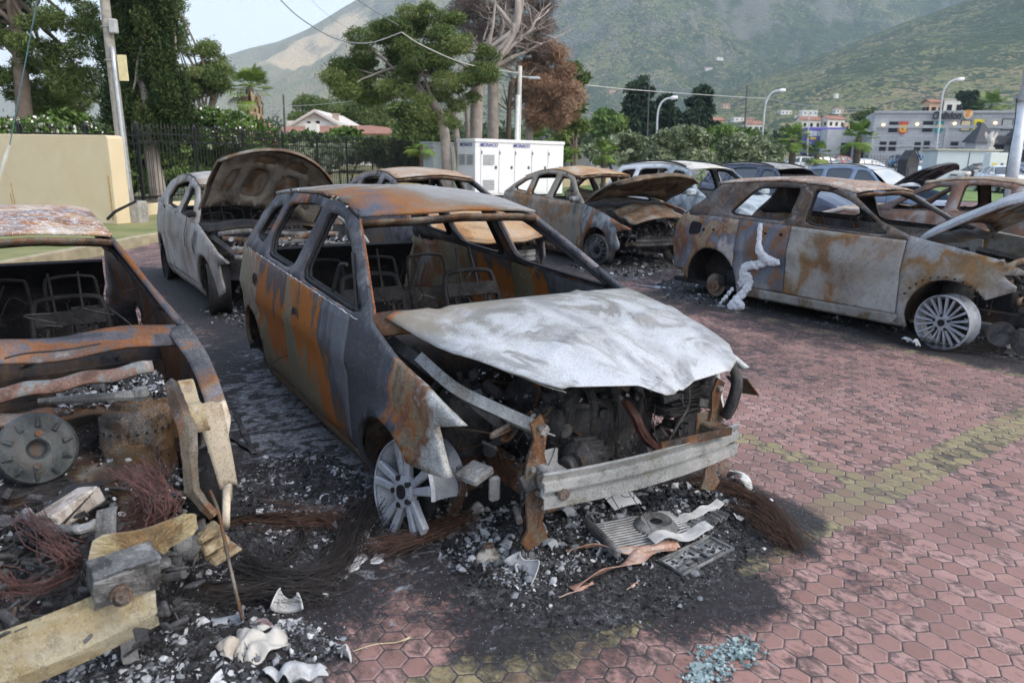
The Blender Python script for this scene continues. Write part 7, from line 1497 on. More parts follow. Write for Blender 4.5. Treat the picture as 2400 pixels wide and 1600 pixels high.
# dark burnt car facing the other way, behind the right car
CARS['facing'] = (6.1, 12.7, 131, 1.0)
CARS['behind'] = (2.7, 12.9, -58, 1)
R6 = burnt_car('facing', 'burnt_hatchback', 'rusty burnt hatchback facing away behind the raised hood at right', SC, {'body': burnt('facing_body', [(0, (.05, .05, .06)), (.3, (.12, .09, .08)), (.5, (.2, .1, .06)), (.7, (.25, .23, .22)), (.9, (.36, .36, .36))], 2.2, seed=91), 'roof': burnt('facing_roof', [(0, (.2, .13, .08)), (.5, (.34, .27, .2)), (.8, (.3, .3, .32))], 2, seed=92), 'dark': M_CHAR}, 19, hood=dict(mat=burnt('facing_hood', [(0, (.5, .5, .5)), (.5, (.42, .3, .2)), (.9, (.55, .56, .57))], 2, seed=93), seed=12, warp=.016, ang=R_(4)), step=.11, beam=None, rims=[(0, 1, 'bare', M_RIMD, {})])
# ---------------- parked cars beyond
FAR = [(2250, 432, 55, 2, 'silver', (.5, .49, .46), 'silver hatchback parked beside the black car under the raised dark hood', 'parked_car', 200), (2330, 430, 56, 2, 'black', (.02, .022, .028), 'black car parked between the silver and the white car', 'parked_car', 20), (2370, 438, 43, 2, 'white', (.72, .75, .78), 'white car facing the camera beside the steel mast', 'parked_car', -100),
       (1884, 384, 72, 2, 'grey green', (.10, .13, .14), 'dark grey green car parked left of the short palm', 'parked_car', 190), (1930, 384, 74, 2, 'red', (.22, .05, .06), 'dark red car parked behind the short palm', 'parked_car', 200), (1975, 386, 62, 2, 'pale blue', (.55, .62, .68), 'pale car parked between bus and hall, behind the blue estate', 'parked_car', 190),
       (2165, 394, 62, 2, 'white', (.68, .72, .76), 'white car parked left of the service hut', 'parked_car', 215), (2104, 368, 86, 2, 'blue', (.10, .25, .45), 'small blue car parked close to the grey hall', 'parked_car', 150), (2150, 367, 84, 2, 'grey', (.3, .31, .32), 'grey suv parked in front of the hall windows', 'parked_car', -70),
       (2385, 398, 66, 2, 'navy', (.03, .06, .12), 'navy car parked behind the white one right of the kiosk', 'parked_car', 200), (1382, 372, 62, 2, 'grey', (.14, .17, .19), 'small dark grey car seen past the generator end', 'parked_car', -40), (1830, 386, 66, 2, 'white', (.6, .62, .62), 'pale car roof between the olive shrub and the tall palm', 'parked_car', 160),
       (675, 402, 50, 2, 'white', (.7, .7, .7), 'white car glimpsed through the iron fence scrub', 'parked_car', 170)]
SF = lift(SC, .06); 
for (px, py, Yd, k, cn, c, lab, nm, yaw) in FAR:
    p = at(px, py, Yd); zf = zg(p.x, Yd)+.04
    painted_car(nm, lab, p.x, Yd, yaw, SF if cn != 'grey' else SU, carpaint('paint_'+nm+str(px), c, .25), z=zf, step=.3, group='cars parked beyond the burnt row', rails=False, low=True)
# ============================================================ LEFT FOREGROUND CAR
def gpz(x, y, z=0):
    d = ray(x, y); t_ = (z-CAMH)/d[2]; return Vector((d[0]*t_, d[1]*t_, z))
SL = Shape(front=[(.38, .26), (.62, .24), (.66, .30), (.50, .52), (.58, .62), (.30, .76), (0, .86), (-.42, .935)], roof=[(-1.12, 1.33), (-1.5, 1.38), (-1.9, 1.40), (-2.4, 1.39), (-2.85, 1.34)])
ml_f = burnt('left_fender', [(0, (.03, .033, .04)), (.35, (.07, .076, .09)), (.54, (.2, .085, .03)), (.66, (.2, .13, .08)), (.75, (.12, .12, .15)), (.84, (.55, .45, .32)), (.95, (.62, .55, .44))], 2.2, (1, 1, .8), 101, bias=(.55, 0, -.35, .22), rag=.2)
ml_p = burnt('left_pillar', [(0, (.03, .033, .042)), (.35, (.075, .08, .10)), (.52, (.19, .08, .028)), (.64, RUSTD), (.76, (.10, .09, .09)), (.9, (.28, .26, .25))], 2.6, seed=102, veil=.5, soft=.1)
ml_r = burnt('left_roof', [(0, (.08, .09, .14)), (.18, (.2, .15, .13)), (.36, RUST), (.5, (.42, .26, .14)), (.68, (.5, .43, .35)), (.9, (.42, .42, .44))], 2.0, (1, .8, 1), 103, white=.25)
R7 = burnt_car('left', 'burnt_crossover', 'burnt car cut off by the left edge, engine bay full of wires and ash', SL, {'body': ml_p, 'front_fender': ml_f, 'front_door': ml_p, 'roof': ml_r, 'dark': M_CHAR, 'cowl': ml_p}, 21, step=.06, detail=2, beam=None, eng=False, rims=[(0, 1, 'bare', M_RIMD, dict(R=.2, z=.2))])
ML = Matrix.Translation(R7.location) @ Matrix.Rotation(R7.rotation_euler.z, 4, 'Z') @ Matrix.Diagonal((R7.scale.x,)*3+(1,)); MLi = ML.inverted()
def LL(px, py, z): return MLi @ gpz(px, py, z)
def _last(): return COL.objects[-1]
# extra cross members
m = MB(); a, b = LL(357, 850, .86), LL(-60, 925, .86); m.grid(lambda u, v: tuple(a.lerp(b, u)+Vector((-.035+.075*v, 0, .02*math.sin(v*3.1)-.03*v+.006*math.sin(u*19)))), 30, 4); m.build('windscreen_crossbar', burnt('crossbar', [(0, (.07, .04, .03)), (.3, (.15, .08, .06)), (.5, (.16, .18, .185)), (.66, (.2, .16, .145)), (.85, (.33, .31, .3))], 4, seed=104, rag=.3), R7, solid=.018, smooth=True)
m = MB(); a, b = LL(330, 935, .66), LL(-60, 985, .66); m.grid(lambda u, v: tuple(a.lerp(b, u)+Vector((-.04+.10*v, 0, -.02*v+.006*math.sin(u*23)))), 24, 3); m.build('cowl_tray', M_RSJ, R7, solid=.014, smooth=True)
m = MB(); a, b = LL(330, 925, .74), LL(90, 940, .74); m.tube([a, a.lerp(b, .3), a.lerp(b, .6), b], [.028, .02, .02, .012], 8); m.lathe([(0, .03), (.03, .03), (.034, 0), (.02, -.02)], a, (0, 0, 1), 14); m.build('wiper_linkage', M_ALU, R7, smooth=2)
# brake booster drum
c = LL(88, 1052, .56); ax = (gpz(88, 1052, .56)-Vector((0, 0, CAMH))); ax = -(MLi.to_3x3() @ ax).normalized(); ax = (ax+Vector((.5, .1, .1))).normalized(); R0 = .148
m = MB(); m.lathe([(0, -.05), (R0*.9, -.05), (R0, -.03), (R0*1.02, -.012), (R0*.99, .004), (R0*.93, .012), (R0*.78, .012), (R0*.55, .03), (R0*.42, .034), (R0*.3, .034), (R0*.22, .02), (R0*.20, -.02), (0, -.02)], c, ax, 48)
u = ax.orthogonal().normalized(); w = ax.cross(u)
for k in range(10): an = 2*math.pi*k/10; d = u*math.cos(an)+w*math.sin(an); m.tube([c+d*R0*.62+ax*.028, c+d*R0*.88+ax*.012], [.012, .007], 6)
m.build('brake_booster', burnt('booster', [(0, (.02, .024, .027)), (.4, (.045, .053, .057)), (.6, (.075, .085, .088)), (.75, (.11, .05, .03)), (.9, (.15, .15, .14))], 5, seed=105, rag=.2, bump=.15, speck=.2, veil=.2, rough=.6), R7, smooth=2)
m = MB()
for k in (0.6, 3.74): d = u*math.cos(k)+w*math.sin(k); m.cyl(c+d*R0*.45+ax*.03, c+d*R0*.45+ax*.05, .013, n=8)
m.build('booster_studs', M_RSJ, R7)['kind'] = 'stuff'
# suspension tower, tan with rows of rivets
c = LL(325, 1040, .47); m = MB(); m.lathe([(0, .20), (.05, .20), (.06, .215), (.08, .215), (.085, .19), (.135, .18), (.15, .16), (.152, -.02), (.158, -.3)], c, (0, 0, 1), 28); m.box(c+Vector((-.12, .10, -.02)), (.30, .012, .34)); m.box(c+Vector((.0, .12, .1)), (.012, .14, .2))
m.build('strut_tower', burnt('tower', [(0, (.014, .013, .013)), (.34, (.04, .028, .02)), (.52, (.11, .06, .025)), (.66, (.09, .065, .038)), (.85, (.15, .135, .115))], 3.4, seed=106, rag=.25), R7); warp(bpy.context.scene.objects[R7.children[-1].name] if False else _last(), .03, .1)
m = MB()
for k in range(16): an = R_(-160+k*14); m.cyl(c+Vector((math.cos(an)*.148, math.sin(an)*.148, .10)), c+Vector((math.cos(an)*.158, math.sin(an)*.158, .10)), .007, n=6); 
m.build('rivets', M_CHAR, R7)['kind'] = 'stuff'
m = MB(); m.tube([LL(400, 900, .80), LL(440, 1010, .70), LL(450, 1150, .5), LL(500, 1210, .40)], [.03, .032, .028, .02], 4); m.build('upper_rail', M_RSJ, R7); warp(_last(), .014, .06)
m = MB(); a = LL(410, 880, .80); m.grid(lambda u, v: tuple(a+Vector((.05+.30*u, .0+.06*v, -.01-.12*u+.015*math.sin(u*12)))), 12, 3); m.build('hinge_plate', burnt('hinge_tan', [(0, (.2, .12, .05)), (.4, (.36, .28, .15)), (.8, (.5, .5, .48))], 6, seed=107), R7, solid=.012)
# bumper beam torn forward, with crash box, end plate, arm
m = MB(); a, b = gpz(362, 1400, .36), gpz(-60, 1560, .30); a, b = MLi @ a, MLi @ b; pr_ = [(-.03, -.075), (.02, -.08), (.035, -.03), (.03, .03), (.02, .075), (-.02, .085), (-.035, .06)]
t_ = (b-a).normalized(); n_ = Vector((t_.y, -t_.x, 0)).normalized(); V = []; N = 24
for i in range(N+1):
    q = i/N; p = a.lerp(b, q)+n_*(-.05*math.sin(math.pi*q*.7))
    for (h, z) in pr_: V.append(p-n_*h+Vector((0, 0, z)))
k = len(pr_); m.add(V, [(i*k+j, (i+1)*k+j, (i+1)*k+j+1, i*k+j+1) for i in range(N) for j in range(k-1)])
m.build('bumper_beam', burnt('left_beam', [(0, (.2, .15, .07)), (.3, (.3, .25, .145)), (.5, (.38, .35, .25)), (.7, (.43, .42, .37)), (.9, (.33, .345, .34))], 3, seed=108, speck=.45, bias=(0, .3, 0, -.1), drops=1), R7, solid=.02, offset=0); warp(_last(), .014, .09, 2)
m = MB(); c = LL(300, 1370, .47); m.box(c, (.012, .19, .12), rot=(0, .35, .15), bev=.003); m.box(c+Vector((-.05, 0, .06)), (.10, .19, .010), rot=(0, .2, .15), bev=.003); m.box(c+Vector((-.05, -.09, 0)), (.09, .010, .11), rot=(0, .2, .15), bev=.003); m.box(LL(345, 1320, .45), (.10, .012, .11), rot=(0, .1, .2)); m.box(LL(345, 1320, .48), (.10, .11, .010), rot=(0, .1, .2)); m.box(LL(330, 1300, .45), (.012, .12, .12), rot=(0, .1, .2)); m.build('crash_box', M_ALU, R7); warp(_last(), .02, .05)
m = MB(); c = LL(283, 1393, .46); m.cyl(c, c+Vector((.05, 0, .02)), .02, n=10); m.cyl(c, c+Vector((.035, 0, .015)), .032, n=14); m.build('tow_bolt', M_RSJ, R7)
m = MB(); m.prism(roundpoly([(-.17, 0), (-.14, .09), (.0, .07), (.16, .10), (.17, .02), (.05, -.02), (.03, -.16), (-.05, -.18), (-.08, -.03)], 1), 0, .014, lambda x, y, h: tuple(LL(340, 1285, .50)+Vector((h+.03*y, x, y)))); m.build('front_panel_bracket', burnt('bracket_tan', [(0, (.18, .11, .05)), (.4, (.34, .28, .15)), (.8, (.48, .46, .4))], 5, seed=109), R7); warp(_last(), .016, .05)
m = MB(); m.grid(lambda u, v: tuple(LL(252, 1190, .62).lerp(LL(243, 1290, .52), u)+Vector((.0, -.03+.06*v, .012*math.sin(u*7)))), 6, 3); m.build('cooler_bracket', M_ALU, R7, smooth=2)
m = MB(); m.box(LL(298, 1480, .2), (.025, .05, .24), rot=(0, .1, 0)); m.cyl(LL(300, 1530, .08), LL(300, 1530, .08)+Vector((.03, 0, 0)), .025, n=10); m.build('tow_arm', M_ALU, R7)
# brake caliper lump by the fender
m = MB(); c = LL(500, 1270, .28)
for dx, dy, dz, s_ in ((0, 0, 0, (.08, .11, .03)), (.0, -.02, .05, (.07, .10, .025)), (.01, .03, -.05, (.09, .12, .02)), (-.02, -.08, .01, (.07, .02, .14))): m.box(c+Vector((dx, dy, dz)), s_, rot=(.2, .1, .3), bev=.006)
m.build('brake_caliper', burnt('cream_caliper', [(0, (.15, .07, .035)), (.3, (.3, .235, .14)), (.7, (.42, .37, .25))], 7, seed=110), R7); warp(_last(), .03, .05)
m = MB(); m.lathe([(0, .03), (.03, .03), (.05, .02), (.055, -.02), (.03, -.05), (0, -.05)], LL(440, 1275, .30), (1, -.3, .4), 20); m.build('burnt_motor', M_ALU, R7, smooth=2)
m = MB()
for sd in (1,):
    m.grid(lambda u, v: ((lambda x: (x, sd*(SL.y(x, ip(SL.ftop, x))-.005-.10*v*(1-.3*u)), ip(SL.ftop, x)+.002-.03*v))(-.42+1.0*u)), 30, 5)
m.build('fender_top', ml_f, R7, smooth=True, solid=.004)
m = MB(); m.grid(lambda u, v: tuple(LL(500, 950, .72).lerp(LL(548, 1140, .40), u)+Vector((.02*math.sin(u*3), -.02+.11*(v-.5)*(1-.35*u), .02*math.sin(v*3.1)))), 14, 6); m.build('fender_tip', burnt('fender_cream', [(0, (.09, .1, .13)), (.35, (.12, .12, .14)), (.5, (.33, .27, .19)), (.9, (.42, .37, .29))], 2.2, seed=130, bias=(.8, 0, -.9, .42)), R7, smooth=True, solid=.006)
def rods(name, root, mat, items, r=.008):
    m = MB()
    for P in items: m.tube(smooth_path(P, 5), r, 6)
    return m.build(name, mat, root, smooth=True)
# wire bundles of the left car
def bundle(m, P, n, sp, r, seed, flare=1.5):
    rg = random.Random(seed); P = [Vector(p) for p in P]
    for k in range(n):
        o0 = Vector((rg.gauss(0, 1), rg.gauss(0, 1), rg.gauss(0, .5)))*sp; Q = []
        for i, p in enumerate(P): f = 1+(flare-1)*abs(2*i/(len(P)-1)-1)**2; Q.append(p+o0*f+Vector((rg.gauss(0, 1), rg.gauss(0, 1), abs(rg.gauss(0, .6))))*sp*1.25)
        Q = smooth_path(Q, 5); m.tube([q+Vector((rg.gauss(0, 1), rg.gauss(0, 1), rg.gauss(0, 1)))*.0022 for q in Q], r*rg.choice((.5, .6, .8, 1.1)), 3)
m = MB()
bundle(m, [LL(60, 1210, .48), LL(110, 1262, .50), LL(160, 1310, .46), LL(195, 1340, .36)], 46, .016, .0016, 1); bundle(m, [LL(-20, 1350, .40), LL(40, 1385, .36), LL(110, 1378, .38), LL(170, 1340, .42)], 46, .016, .0016, 2)
bundle(m, [LL(300, 1110, .62), LL(350, 1140, .60), LL(385, 1180, .56), LL(370, 1225, .5), LL(310, 1245, .45)], 56, .018, .0016, 3); bundle(m, [LL(330, 1140, .55), LL(335, 1180, .52), LL(300, 1210, .48)], 40, .016, .0018, 4)
bundle(m, [LL(355, 1085, .6), LL(372, 1120, .6), LL(362, 1160, .55)], 26, .012, .0018, 5); bundle(m, [LL(35, 1420, .3), LL(60, 1440, .25), LL(80, 1450, .2)], 20, .02, .0018, 7)
m.build('copper_wire_bundle', M_COPPER, R7)
m = MB(); bundle(m, [LL(240, 1250, .5), LL(215, 1330, .45), LL(225, 1400, .3)], 26, .012, .0022, 8); bundle(m, [LL(450, 1330, .3), LL(430, 1400, .15), LL(390, 1470, .05)], 30, .02, .0022, 9); m.build('black_wire_bundle', M_WIREK, R7)
# honeycomb catalyst block, springs, panels inside the bay
m = MB(); c = LL(165, 1190, .46); m.box(c, (.13, .20, .07), rot=(.2, -.25, .5), bev=.008); m.build('catalyst_block', burnt('honeycomb', [(0, (.12, .1, .09)), (.3, (.32, .27, .23)), (.6, (.5, .46, .42)), (.9, (.2, .18, .16))], 9, seed=111), R7)
m = MB()
for k in range(5): m.box(c+Vector((-.07+.012*k, -.02, -.045+.012*k)), (.2, .24, .003), rot=(.2+.05*k, -.25, .5+.03*k))
m.build('heat_shield_sheets', M_CHAR, R7)
m = MB(); m.tube(smooth_path([LL(60, 1200, .42), LL(110, 1235, .44), LL(190, 1240, .46), LL(260, 1215, .46)], 6), .018, 8); m.tube(smooth_path([LL(60, 1400, .3), LL(140, 1360, .34), LL(220, 1350, .36)], 6), .028, 6); m.build('intake_pipe', M_ALU, R7, smooth=True); warp(_last(), .03, .06)
m = MB(); c = LL(22, 1322, .36); m.tube([c+Vector((.026*math.cos(k*.5), .026*math.sin(k*.5), .0016*k)) for k in range(60)], .003, 5); m.build('coil_spring', M_GRJ, R7)
m = MB(); rg = random.Random(40)
for k in range(330):
    p = LL(rg.uniform(-20, 470), rg.uniform(1100, 1500), rg.uniform(.12, .46)); q = rg.random()
    if q < .6: m.box(p, (rg.uniform(.008, .07), rg.uniform(.008, .08), rg.uniform(.003, .02)), rot=(rg.uniform(-1, 1), rg.uniform(-1, 1), rg.uniform(-1, 1)), bev=.006)
    else: m.cyl(p, p+Vector((rg.uniform(-1, 1), rg.uniform(-1, 1), rg.uniform(-.5, .5)))*.08, rg.choice((.003, .005, .008, .014)), n=8)
m.build('engine_fittings', M_GRJ, R7, smooth=2)['kind'] = 'stuff'
m = MB(); m.box((-.15, -.1, .30), (.95, 1.25, .34), bev=.06); m.box((-.46, 0, .5), (.05, 1.4, .5)); m.build('bay_bulkhead', M_CHARR, R7); warp(_last(), .07, .12, 4)
m = MB(); m.tube(smooth_path([LL(10, 840, .92), LL(60, 828, .93), LL(150, 820, .95), LL(235, 805, .95)], 8), .004, 4); m.build('loose_wire', M_WIREK, R7)
# long thin rod leaning from the caliper to the ground
tag(rods('thin_rod', None, M_RSJ, [[gpz(492, 1150, .42), gpz(512, 1200, .40), gpz(540, 1330, .22), gpz(566, 1440, .06), gpz(580, 1483, .02), gpz(612, 1496, .015)]], .0065), 'long thin bent rod leaning from the left wreck down to the ash', 'metal rod')
# ============================================================ DEBRIS
t = NT('cinders'); o_ = t.obj(); a_ = t.noise(o_, 34, 8, .5, .72); b_ = t.noise(o_, 210, 4, 0, .8); d_ = t.noise(o_, 6, 4, .6)
f_ = t.M('ADD', t.M('ADD', t.M('MULTIPLY', a_, .5), t.M('MULTIPLY', b_, .42)), t.M('MULTIPLY', d_, .12))
t.col(t.ramp(f_, [(.40, (.006, .006, .007)), (.49, (.018, .018, .021)), (.54, (.05, .051, .058)), (.59, (.15, .155, .17)), (.65, (.36, .38, .41))])); t.rough(.92)
t.bump(t.M('ADD', t.M('MULTIPLY', a_, 1.), t.M('MULTIPLY', b_, .5)), 1., .02); M_CIND = t.m
def pip_w(poly): return [tuple(gpz(x, y)[:2]) for x, y in poly]
def inpoly_sample(poly, rg):
    xs_ = [p[0] for p in poly]; ys_ = [p[1] for p in poly]
    while True:
        x = rg.uniform(min(xs_), max(xs_)); y = rg.uniform(min(ys_), max(ys_))
        if pip(x, y, poly): return x, y
def heap(name, label, poly, n, size, hmax, seed, tone=(.0, 1.), pale=.3, mound=True, cat='ash heap', bigs=70):
    """a low mound of cinders with crumpled flakes, too many to count"""
    rg = random.Random(seed); pw = poly; cx = sum(p[0] for p in pw)/len(pw); cy = sum(p[1] for p in pw)/len(pw); m = MB()
    mx = max(math.hypot(p[0]-cx, p[1]-cy) for p in pw)
    def edge(x, y):
        d = 9
        for i in range(len(pw)):
            ax_, ay_ = pw[i]; bx_, by_ = pw[(i+1) % len(pw)]; L = (bx_-ax_)**2+(by_-ay_)**2; q = max(0, min(1, ((x-ax_)*(bx_-ax_)+(y-ay_)*(by_-ay_))/L)); d = min(d, math.hypot(x-ax_-q*(bx_-ax_), y-ay_-q*(by_-ay_)))
        return d
    def hz(x, y):
        e = edge(x, y) if pip(x, y, pw) else 0
        return hmax*min(1, e/(mx*.45))**.8*(.45+1.1*float(fbm(x*7+seed, y*7, 4, 5)))
    if mound:
        pe = [(x+.05*(float(fbm(x*9+seed, y*9, 3, 7))-.5)*min(1, mx*2.5), y+.05*(float(fbm(x*9, y*9+seed, 3, 8))-.5)*min(1, mx*2.5)) for x, y in densify(roundpoly(pw, 2), .02*max(1, mx))]; pw = pe
        P, F = cdt(pe, [], [], max(.02, mx/34)); nz = fbm(np.array([p[0] for p in P])*34, np.array([p[1] for p in P])*34, 3, seed)
        V, G = submesh(P, F, lambda x, y: (x, y, .003+hz(x, y)+.02*min(1, edge(x, y)*12)*(float(fbm(x*36, y*36, 3, seed))-.3))); m.add(V, G, .12)
        m.T = [(.05+.25*rg.random()) if rg.random() < .9 else .5 for _ in m.T]
    if mound: tag(m.build('cinder_mound', M_CIND, None), label+', its sooty base', 'cinder bed', kind='stuff'); m = MB()
    for k in range(int(n*2.1)):
        x, y = inpoly_sample(pw, rg); jx = rg.random(); x += rg.gauss(0, .09*mx*jx*jx); y += rg.gauss(0, .09*mx*jx*jx); s = size*.42*math.exp(rg.gauss(0, .85)); s = min(s, size*3); z = hz(x, y)*rg.uniform(.8, 1.05)+s*.2+.006; cl_ = float(fbm(x*7+3, y*7+seed, 3, 2)); tn = rg.uniform(.55, 1.) if rg.random() < pale*max(0, (cl_-.3)*5) else rg.uniform(0, .5)
        E_ = Euler((rg.gauss(0, .5), rg.gauss(0, .5), rg.uniform(0, 6.3))).to_matrix(); q = rg.random(); nn = rg.randint(5, 7)
        if q < .6:   # curled flake
            V = [Vector((0, 0, s*.25*rg.uniform(-1, 1)))]; cv = rg.uniform(-.8, .8)
            for i in range(nn):
                an = 2*math.pi*i/nn; r = s*rg.uniform(.55, 1.1); xx = r*math.cos(an); V.append(Vector((xx, r*math.sin(an)*.7, cv*xx*xx/s+rg.uniform(-.12, .12)*s)))
            F = [(0, i+1, (i+1) % nn+1) for i in range(nn)]
        else:        # crumbly lump
            V = []; F = []
            for j, (rr, zz_) in enumerate(((.35, -.4), (.8, -.1), (.7, .3), (.25, .55))):
                for i in range(6): an = i*math.pi/3; r = s*.62*rr*rg.uniform(.7, 1.25); V.append(Vector((r*math.cos(an), r*math.sin(an), s*.62*zz_*rg.uniform(.8, 1.2))))
            for j in range(3):
                for i in range(6): F.append((j*6+i, j*6+(i+1) % 6, j*6+6+(i+1) % 6, j*6+6+i))
            F += [tuple(range(5, -1, -1)), tuple(range(18, 24))]
        m.add([E_ @ v+Vector((x, y, z)) for v in V], F, tn)
    for k in range(bigs):
        x, y = inpoly_sample(pw, rg); s = size*rg.uniform(1.6, 4.2); E_ = Euler((rg.gauss(0, .5), rg.gauss(0, .5), rg.uniform(0, 6.3))).to_matrix(); z = hz(x, y)+s*.12; a1, a2, a3 = rg.uniform(-1, 1), rg.uniform(-1, 1), rg.uniform(0, 9); tn = rg.choice((.5, .62, .75, .9, .3)); w = rg.uniform(.5, 1)
        m.grid(lambda u, v: tuple(E_ @ Vector((s*(u-.5)*(1+.25*math.sin(v*6+a3)), s*w*(v-.5)*(1+.3*math.sin(u*7+a3)), s*(.35*a1*(u-.5)**2*4*.3+.3*a2*(v-.5)*(u-.5)+.10*math.sin(u*9+a3)*math.sin(v*8+a3*2))))+Vector((x, y, z))), 6, 6, tone=tn)
    o = m.build(name, M_FLAKE, None); tag(o, label, cat, kind='stuff'); return o
def wpoly(pts): return pip_w([(x, y) for x, y in pts])
heap('ash_heap', 'heap of cinders and white ash under the central bumper beam', wpoly([(1020, 1230), (1180, 1190), (1400, 1180), (1600, 1130), (1740, 1120), (1780, 1190), (1700, 1260), (1480, 1310), (1300, 1370), (1180, 1400), (1060, 1340)]), 4600, .013, .07, 1, pale=.65, bigs=150)
heap('cinder_spread', 'flat black cinder spread in front of the central ash heap', wpoly([(1100, 1340), (1300, 1340), (1500, 1300), (1700, 1260), (1850, 1240), (1760, 1310), (1640, 1400), (1480, 1480), (1280, 1480), (1130, 1440), (1060, 1390)]), 2600, .006, .012, 2, pale=.12, bigs=6)
heap('ash_heap', 'heap of burnt flakes and ash in the bottom left corner', wpoly([(-60, 1500), (200, 1470), (420, 1400), (560, 1420), (700, 1450), (820, 1520), (700, 1600), (560, 1700), (-60, 1700)]), 5200, .011, .07, 3, pale=.75, bigs=130)
heap('ash_heap', 'black and white burnt remains between the left wreck and the front wheel', wpoly([(440, 1230), (620, 1190), (800, 1200), (860, 1260), (820, 1350), (700, 1420), (520, 1400), (440, 1330)]), 3000, .010, .03, 4, pale=.35)
heap('ash_heap', 'white ash crumbs around the central front wheel', wpoly([(800, 1180), (900, 1130), (1080, 1170), (1080, 1250), (960, 1290), (860, 1260)]), 900, .010, .03, 5, pale=.6)
heap('ash_heap', 'ash and flakes lying along the side of the central car', wpoly([(560, 1090), (760, 1060), (860, 1110), (860, 1180), (640, 1190), (480, 1180)]), 1100, .009, .014, 6, pale=.4)
heap('ash_heap', 'debris along the sill and front wheel of the right car', wpoly([(1900, 740), (2060, 770), (2180, 810), (2420, 850), (2420, 810), (2250, 760), (2120, 745)]), 1500, .018, .05, 7, pale=.35)
heap('ash_heap', 'charred rubble around the rear wheel of the right car', wpoly([(1540, 660), (1640, 640), (1800, 680), (1840, 730), (1700, 725), (1560, 700)]), 900, .018, .03, 8, pale=.4)
heap('ash_heap', 'pale ash below the steel wheel of the centre right car', wpoly([(1330, 620), (1400, 590), (1600, 600), (1640, 630), (1500, 650), (1380, 650)]), 900, .026, .05, 9, pale=.6)
heap('ash_heap', 'dark rubble by the front wheel of the left back hatchback', wpoly([(470, 730), (520, 700), (600, 720), (640, 760), (560, 770)]), 500, .016, .03, 10, pale=.15)
heap('ash_heap', 'burnt remains inside the bay of the left wreck', [tuple(LL(x, y, 0)[:2]) for x, y in [(-60, 1100)]] if False else wpoly([(-60, 1330), (200, 1300), (420, 1280), (450, 1420), (250, 1500), (-60, 1560)]), 1700, .012, .22, 11, pale=.45)
def heap_in(root, name, pts, n, size, seed, pale, h=.05):
    """flakes lying on the burnt machinery of a car"""
    rg = random.Random(seed); m = MB()
    for k in range(n):
        x0_, x1_, y0_, y1_, z0_, z1_ = pts[rg.randrange(len(pts))]; p = Vector((rg.uniform(x0_, x1_), rg.uniform(y0_, y1_), rg.uniform(z0_, z1_))); s = size*math.exp(rg.gauss(0, .5)); tn = rg.uniform(.55, 1) if rg.random() < pale else rg.uniform(0, .5)
        E_ = Euler((rg.gauss(0, .6), rg.gauss(0, .6), rg.uniform(0, 6.3))).to_matrix(); V = [Vector((0, 0, s*.3*rg.uniform(-1, 1)))]
        for i in range(6): an = i*math.pi/3; r = s*rg.uniform(.5, 1.1); V.append(Vector((r*math.cos(an), r*math.sin(an)*.8, rg.uniform(-.2, .2)*s)))
        m.add([E_ @ v+p for v in V], [(0, i+1, (i+1) % 6+1) for i in range(6)], tn)
    o = m.build(name, M_FLAKE, root); o['kind'] = 'stuff'; return o
heap_in(R7, 'ash_flakes', [(-.3, .25, -.6, .6, .42, .52), (.1, .5, -.6, .65, .3, .45), (-.3, .1, .2, .65, .70, .76)], 4200, .010, 1, .5)
heap_in(R1, 'ash_flakes', [(-.3, .45, -.6, .6, .60, .68), (0, .5, -.5, .5, .3, .45), (-1.6, -.8, -.5, .5, .24, .34)], 2600, .008, 2, .25)
heap_in(R2, 'ash_flakes', [(-.3, .5, -.6, .6, .55, .72), (-2.5, -1, -.6, .6, .24, .36)], 700, .016, 3, .3)
heap_in(R3, 'ash_flakes', [(-.3, .5, -.6, .6, .6, .8)], 500, .02, 4, .55); heap_in(R4, 'ash_flakes', [(-.2, .5, -.6, .6, .4, .7)], 500, .02, 5, .3)
# pale crumpled rails in the open bay of the left back hatchback
for k in range(5):
    m = MB(); m.grid(lambda u, v, k=k: (-.2+.17*k+.03*math.sin(u*11+k), -.66+1.3*u, .80-.05*k+.03*math.sin(u*7+k*2)+.05*v), 16, 2); m.build('crumpled_crossmember', M_RSJ if k % 2 else M_ALU, R3, solid=.014, smooth=True)
for k in range(3):
    m = MB(); m.grid(lambda u, v, k=k: (.15+.17*k+.02*math.sin(u*11+k), -.6+1.2*u, .62-.08*k+.02*math.sin(u*7+k*2)+.06*v), 14, 2); m.build('crossmember', M_UND, R5, solid=.014, smooth=True)
    m = MB(); m.grid(lambda u, v, k=k: (.15+.16*k, -.6+1.2*u, .60-.10*k+.02*math.sin(u*9+k*2)+.05*v), 14, 2); m.build('crossmember', M_ALU if k == 1 else M_UND, R4, solid=.014, smooth=True)
    m = MB(); m.grid(lambda u, v, k=k: (.10+.2*k, -.62+1.24*u, .70-.10*k+.02*math.sin(u*9+k*2)+.07*v), 14, 2); m.build('crossmember', M_UND if k != 1 else M_RSJ, R2, solid=.014, smooth=True)
m = MB(); 
for k in range(2): m.lathe([(0, 0), (.10, 0), (.11, .02), (.09, .03), (.11, .05), (0, .05)], (.42+.2*k, -.62, .22-.04*k), (.2, -1, 0), 26)
m.build('air_duct_rings', M_GRJ, R2, smooth=2)
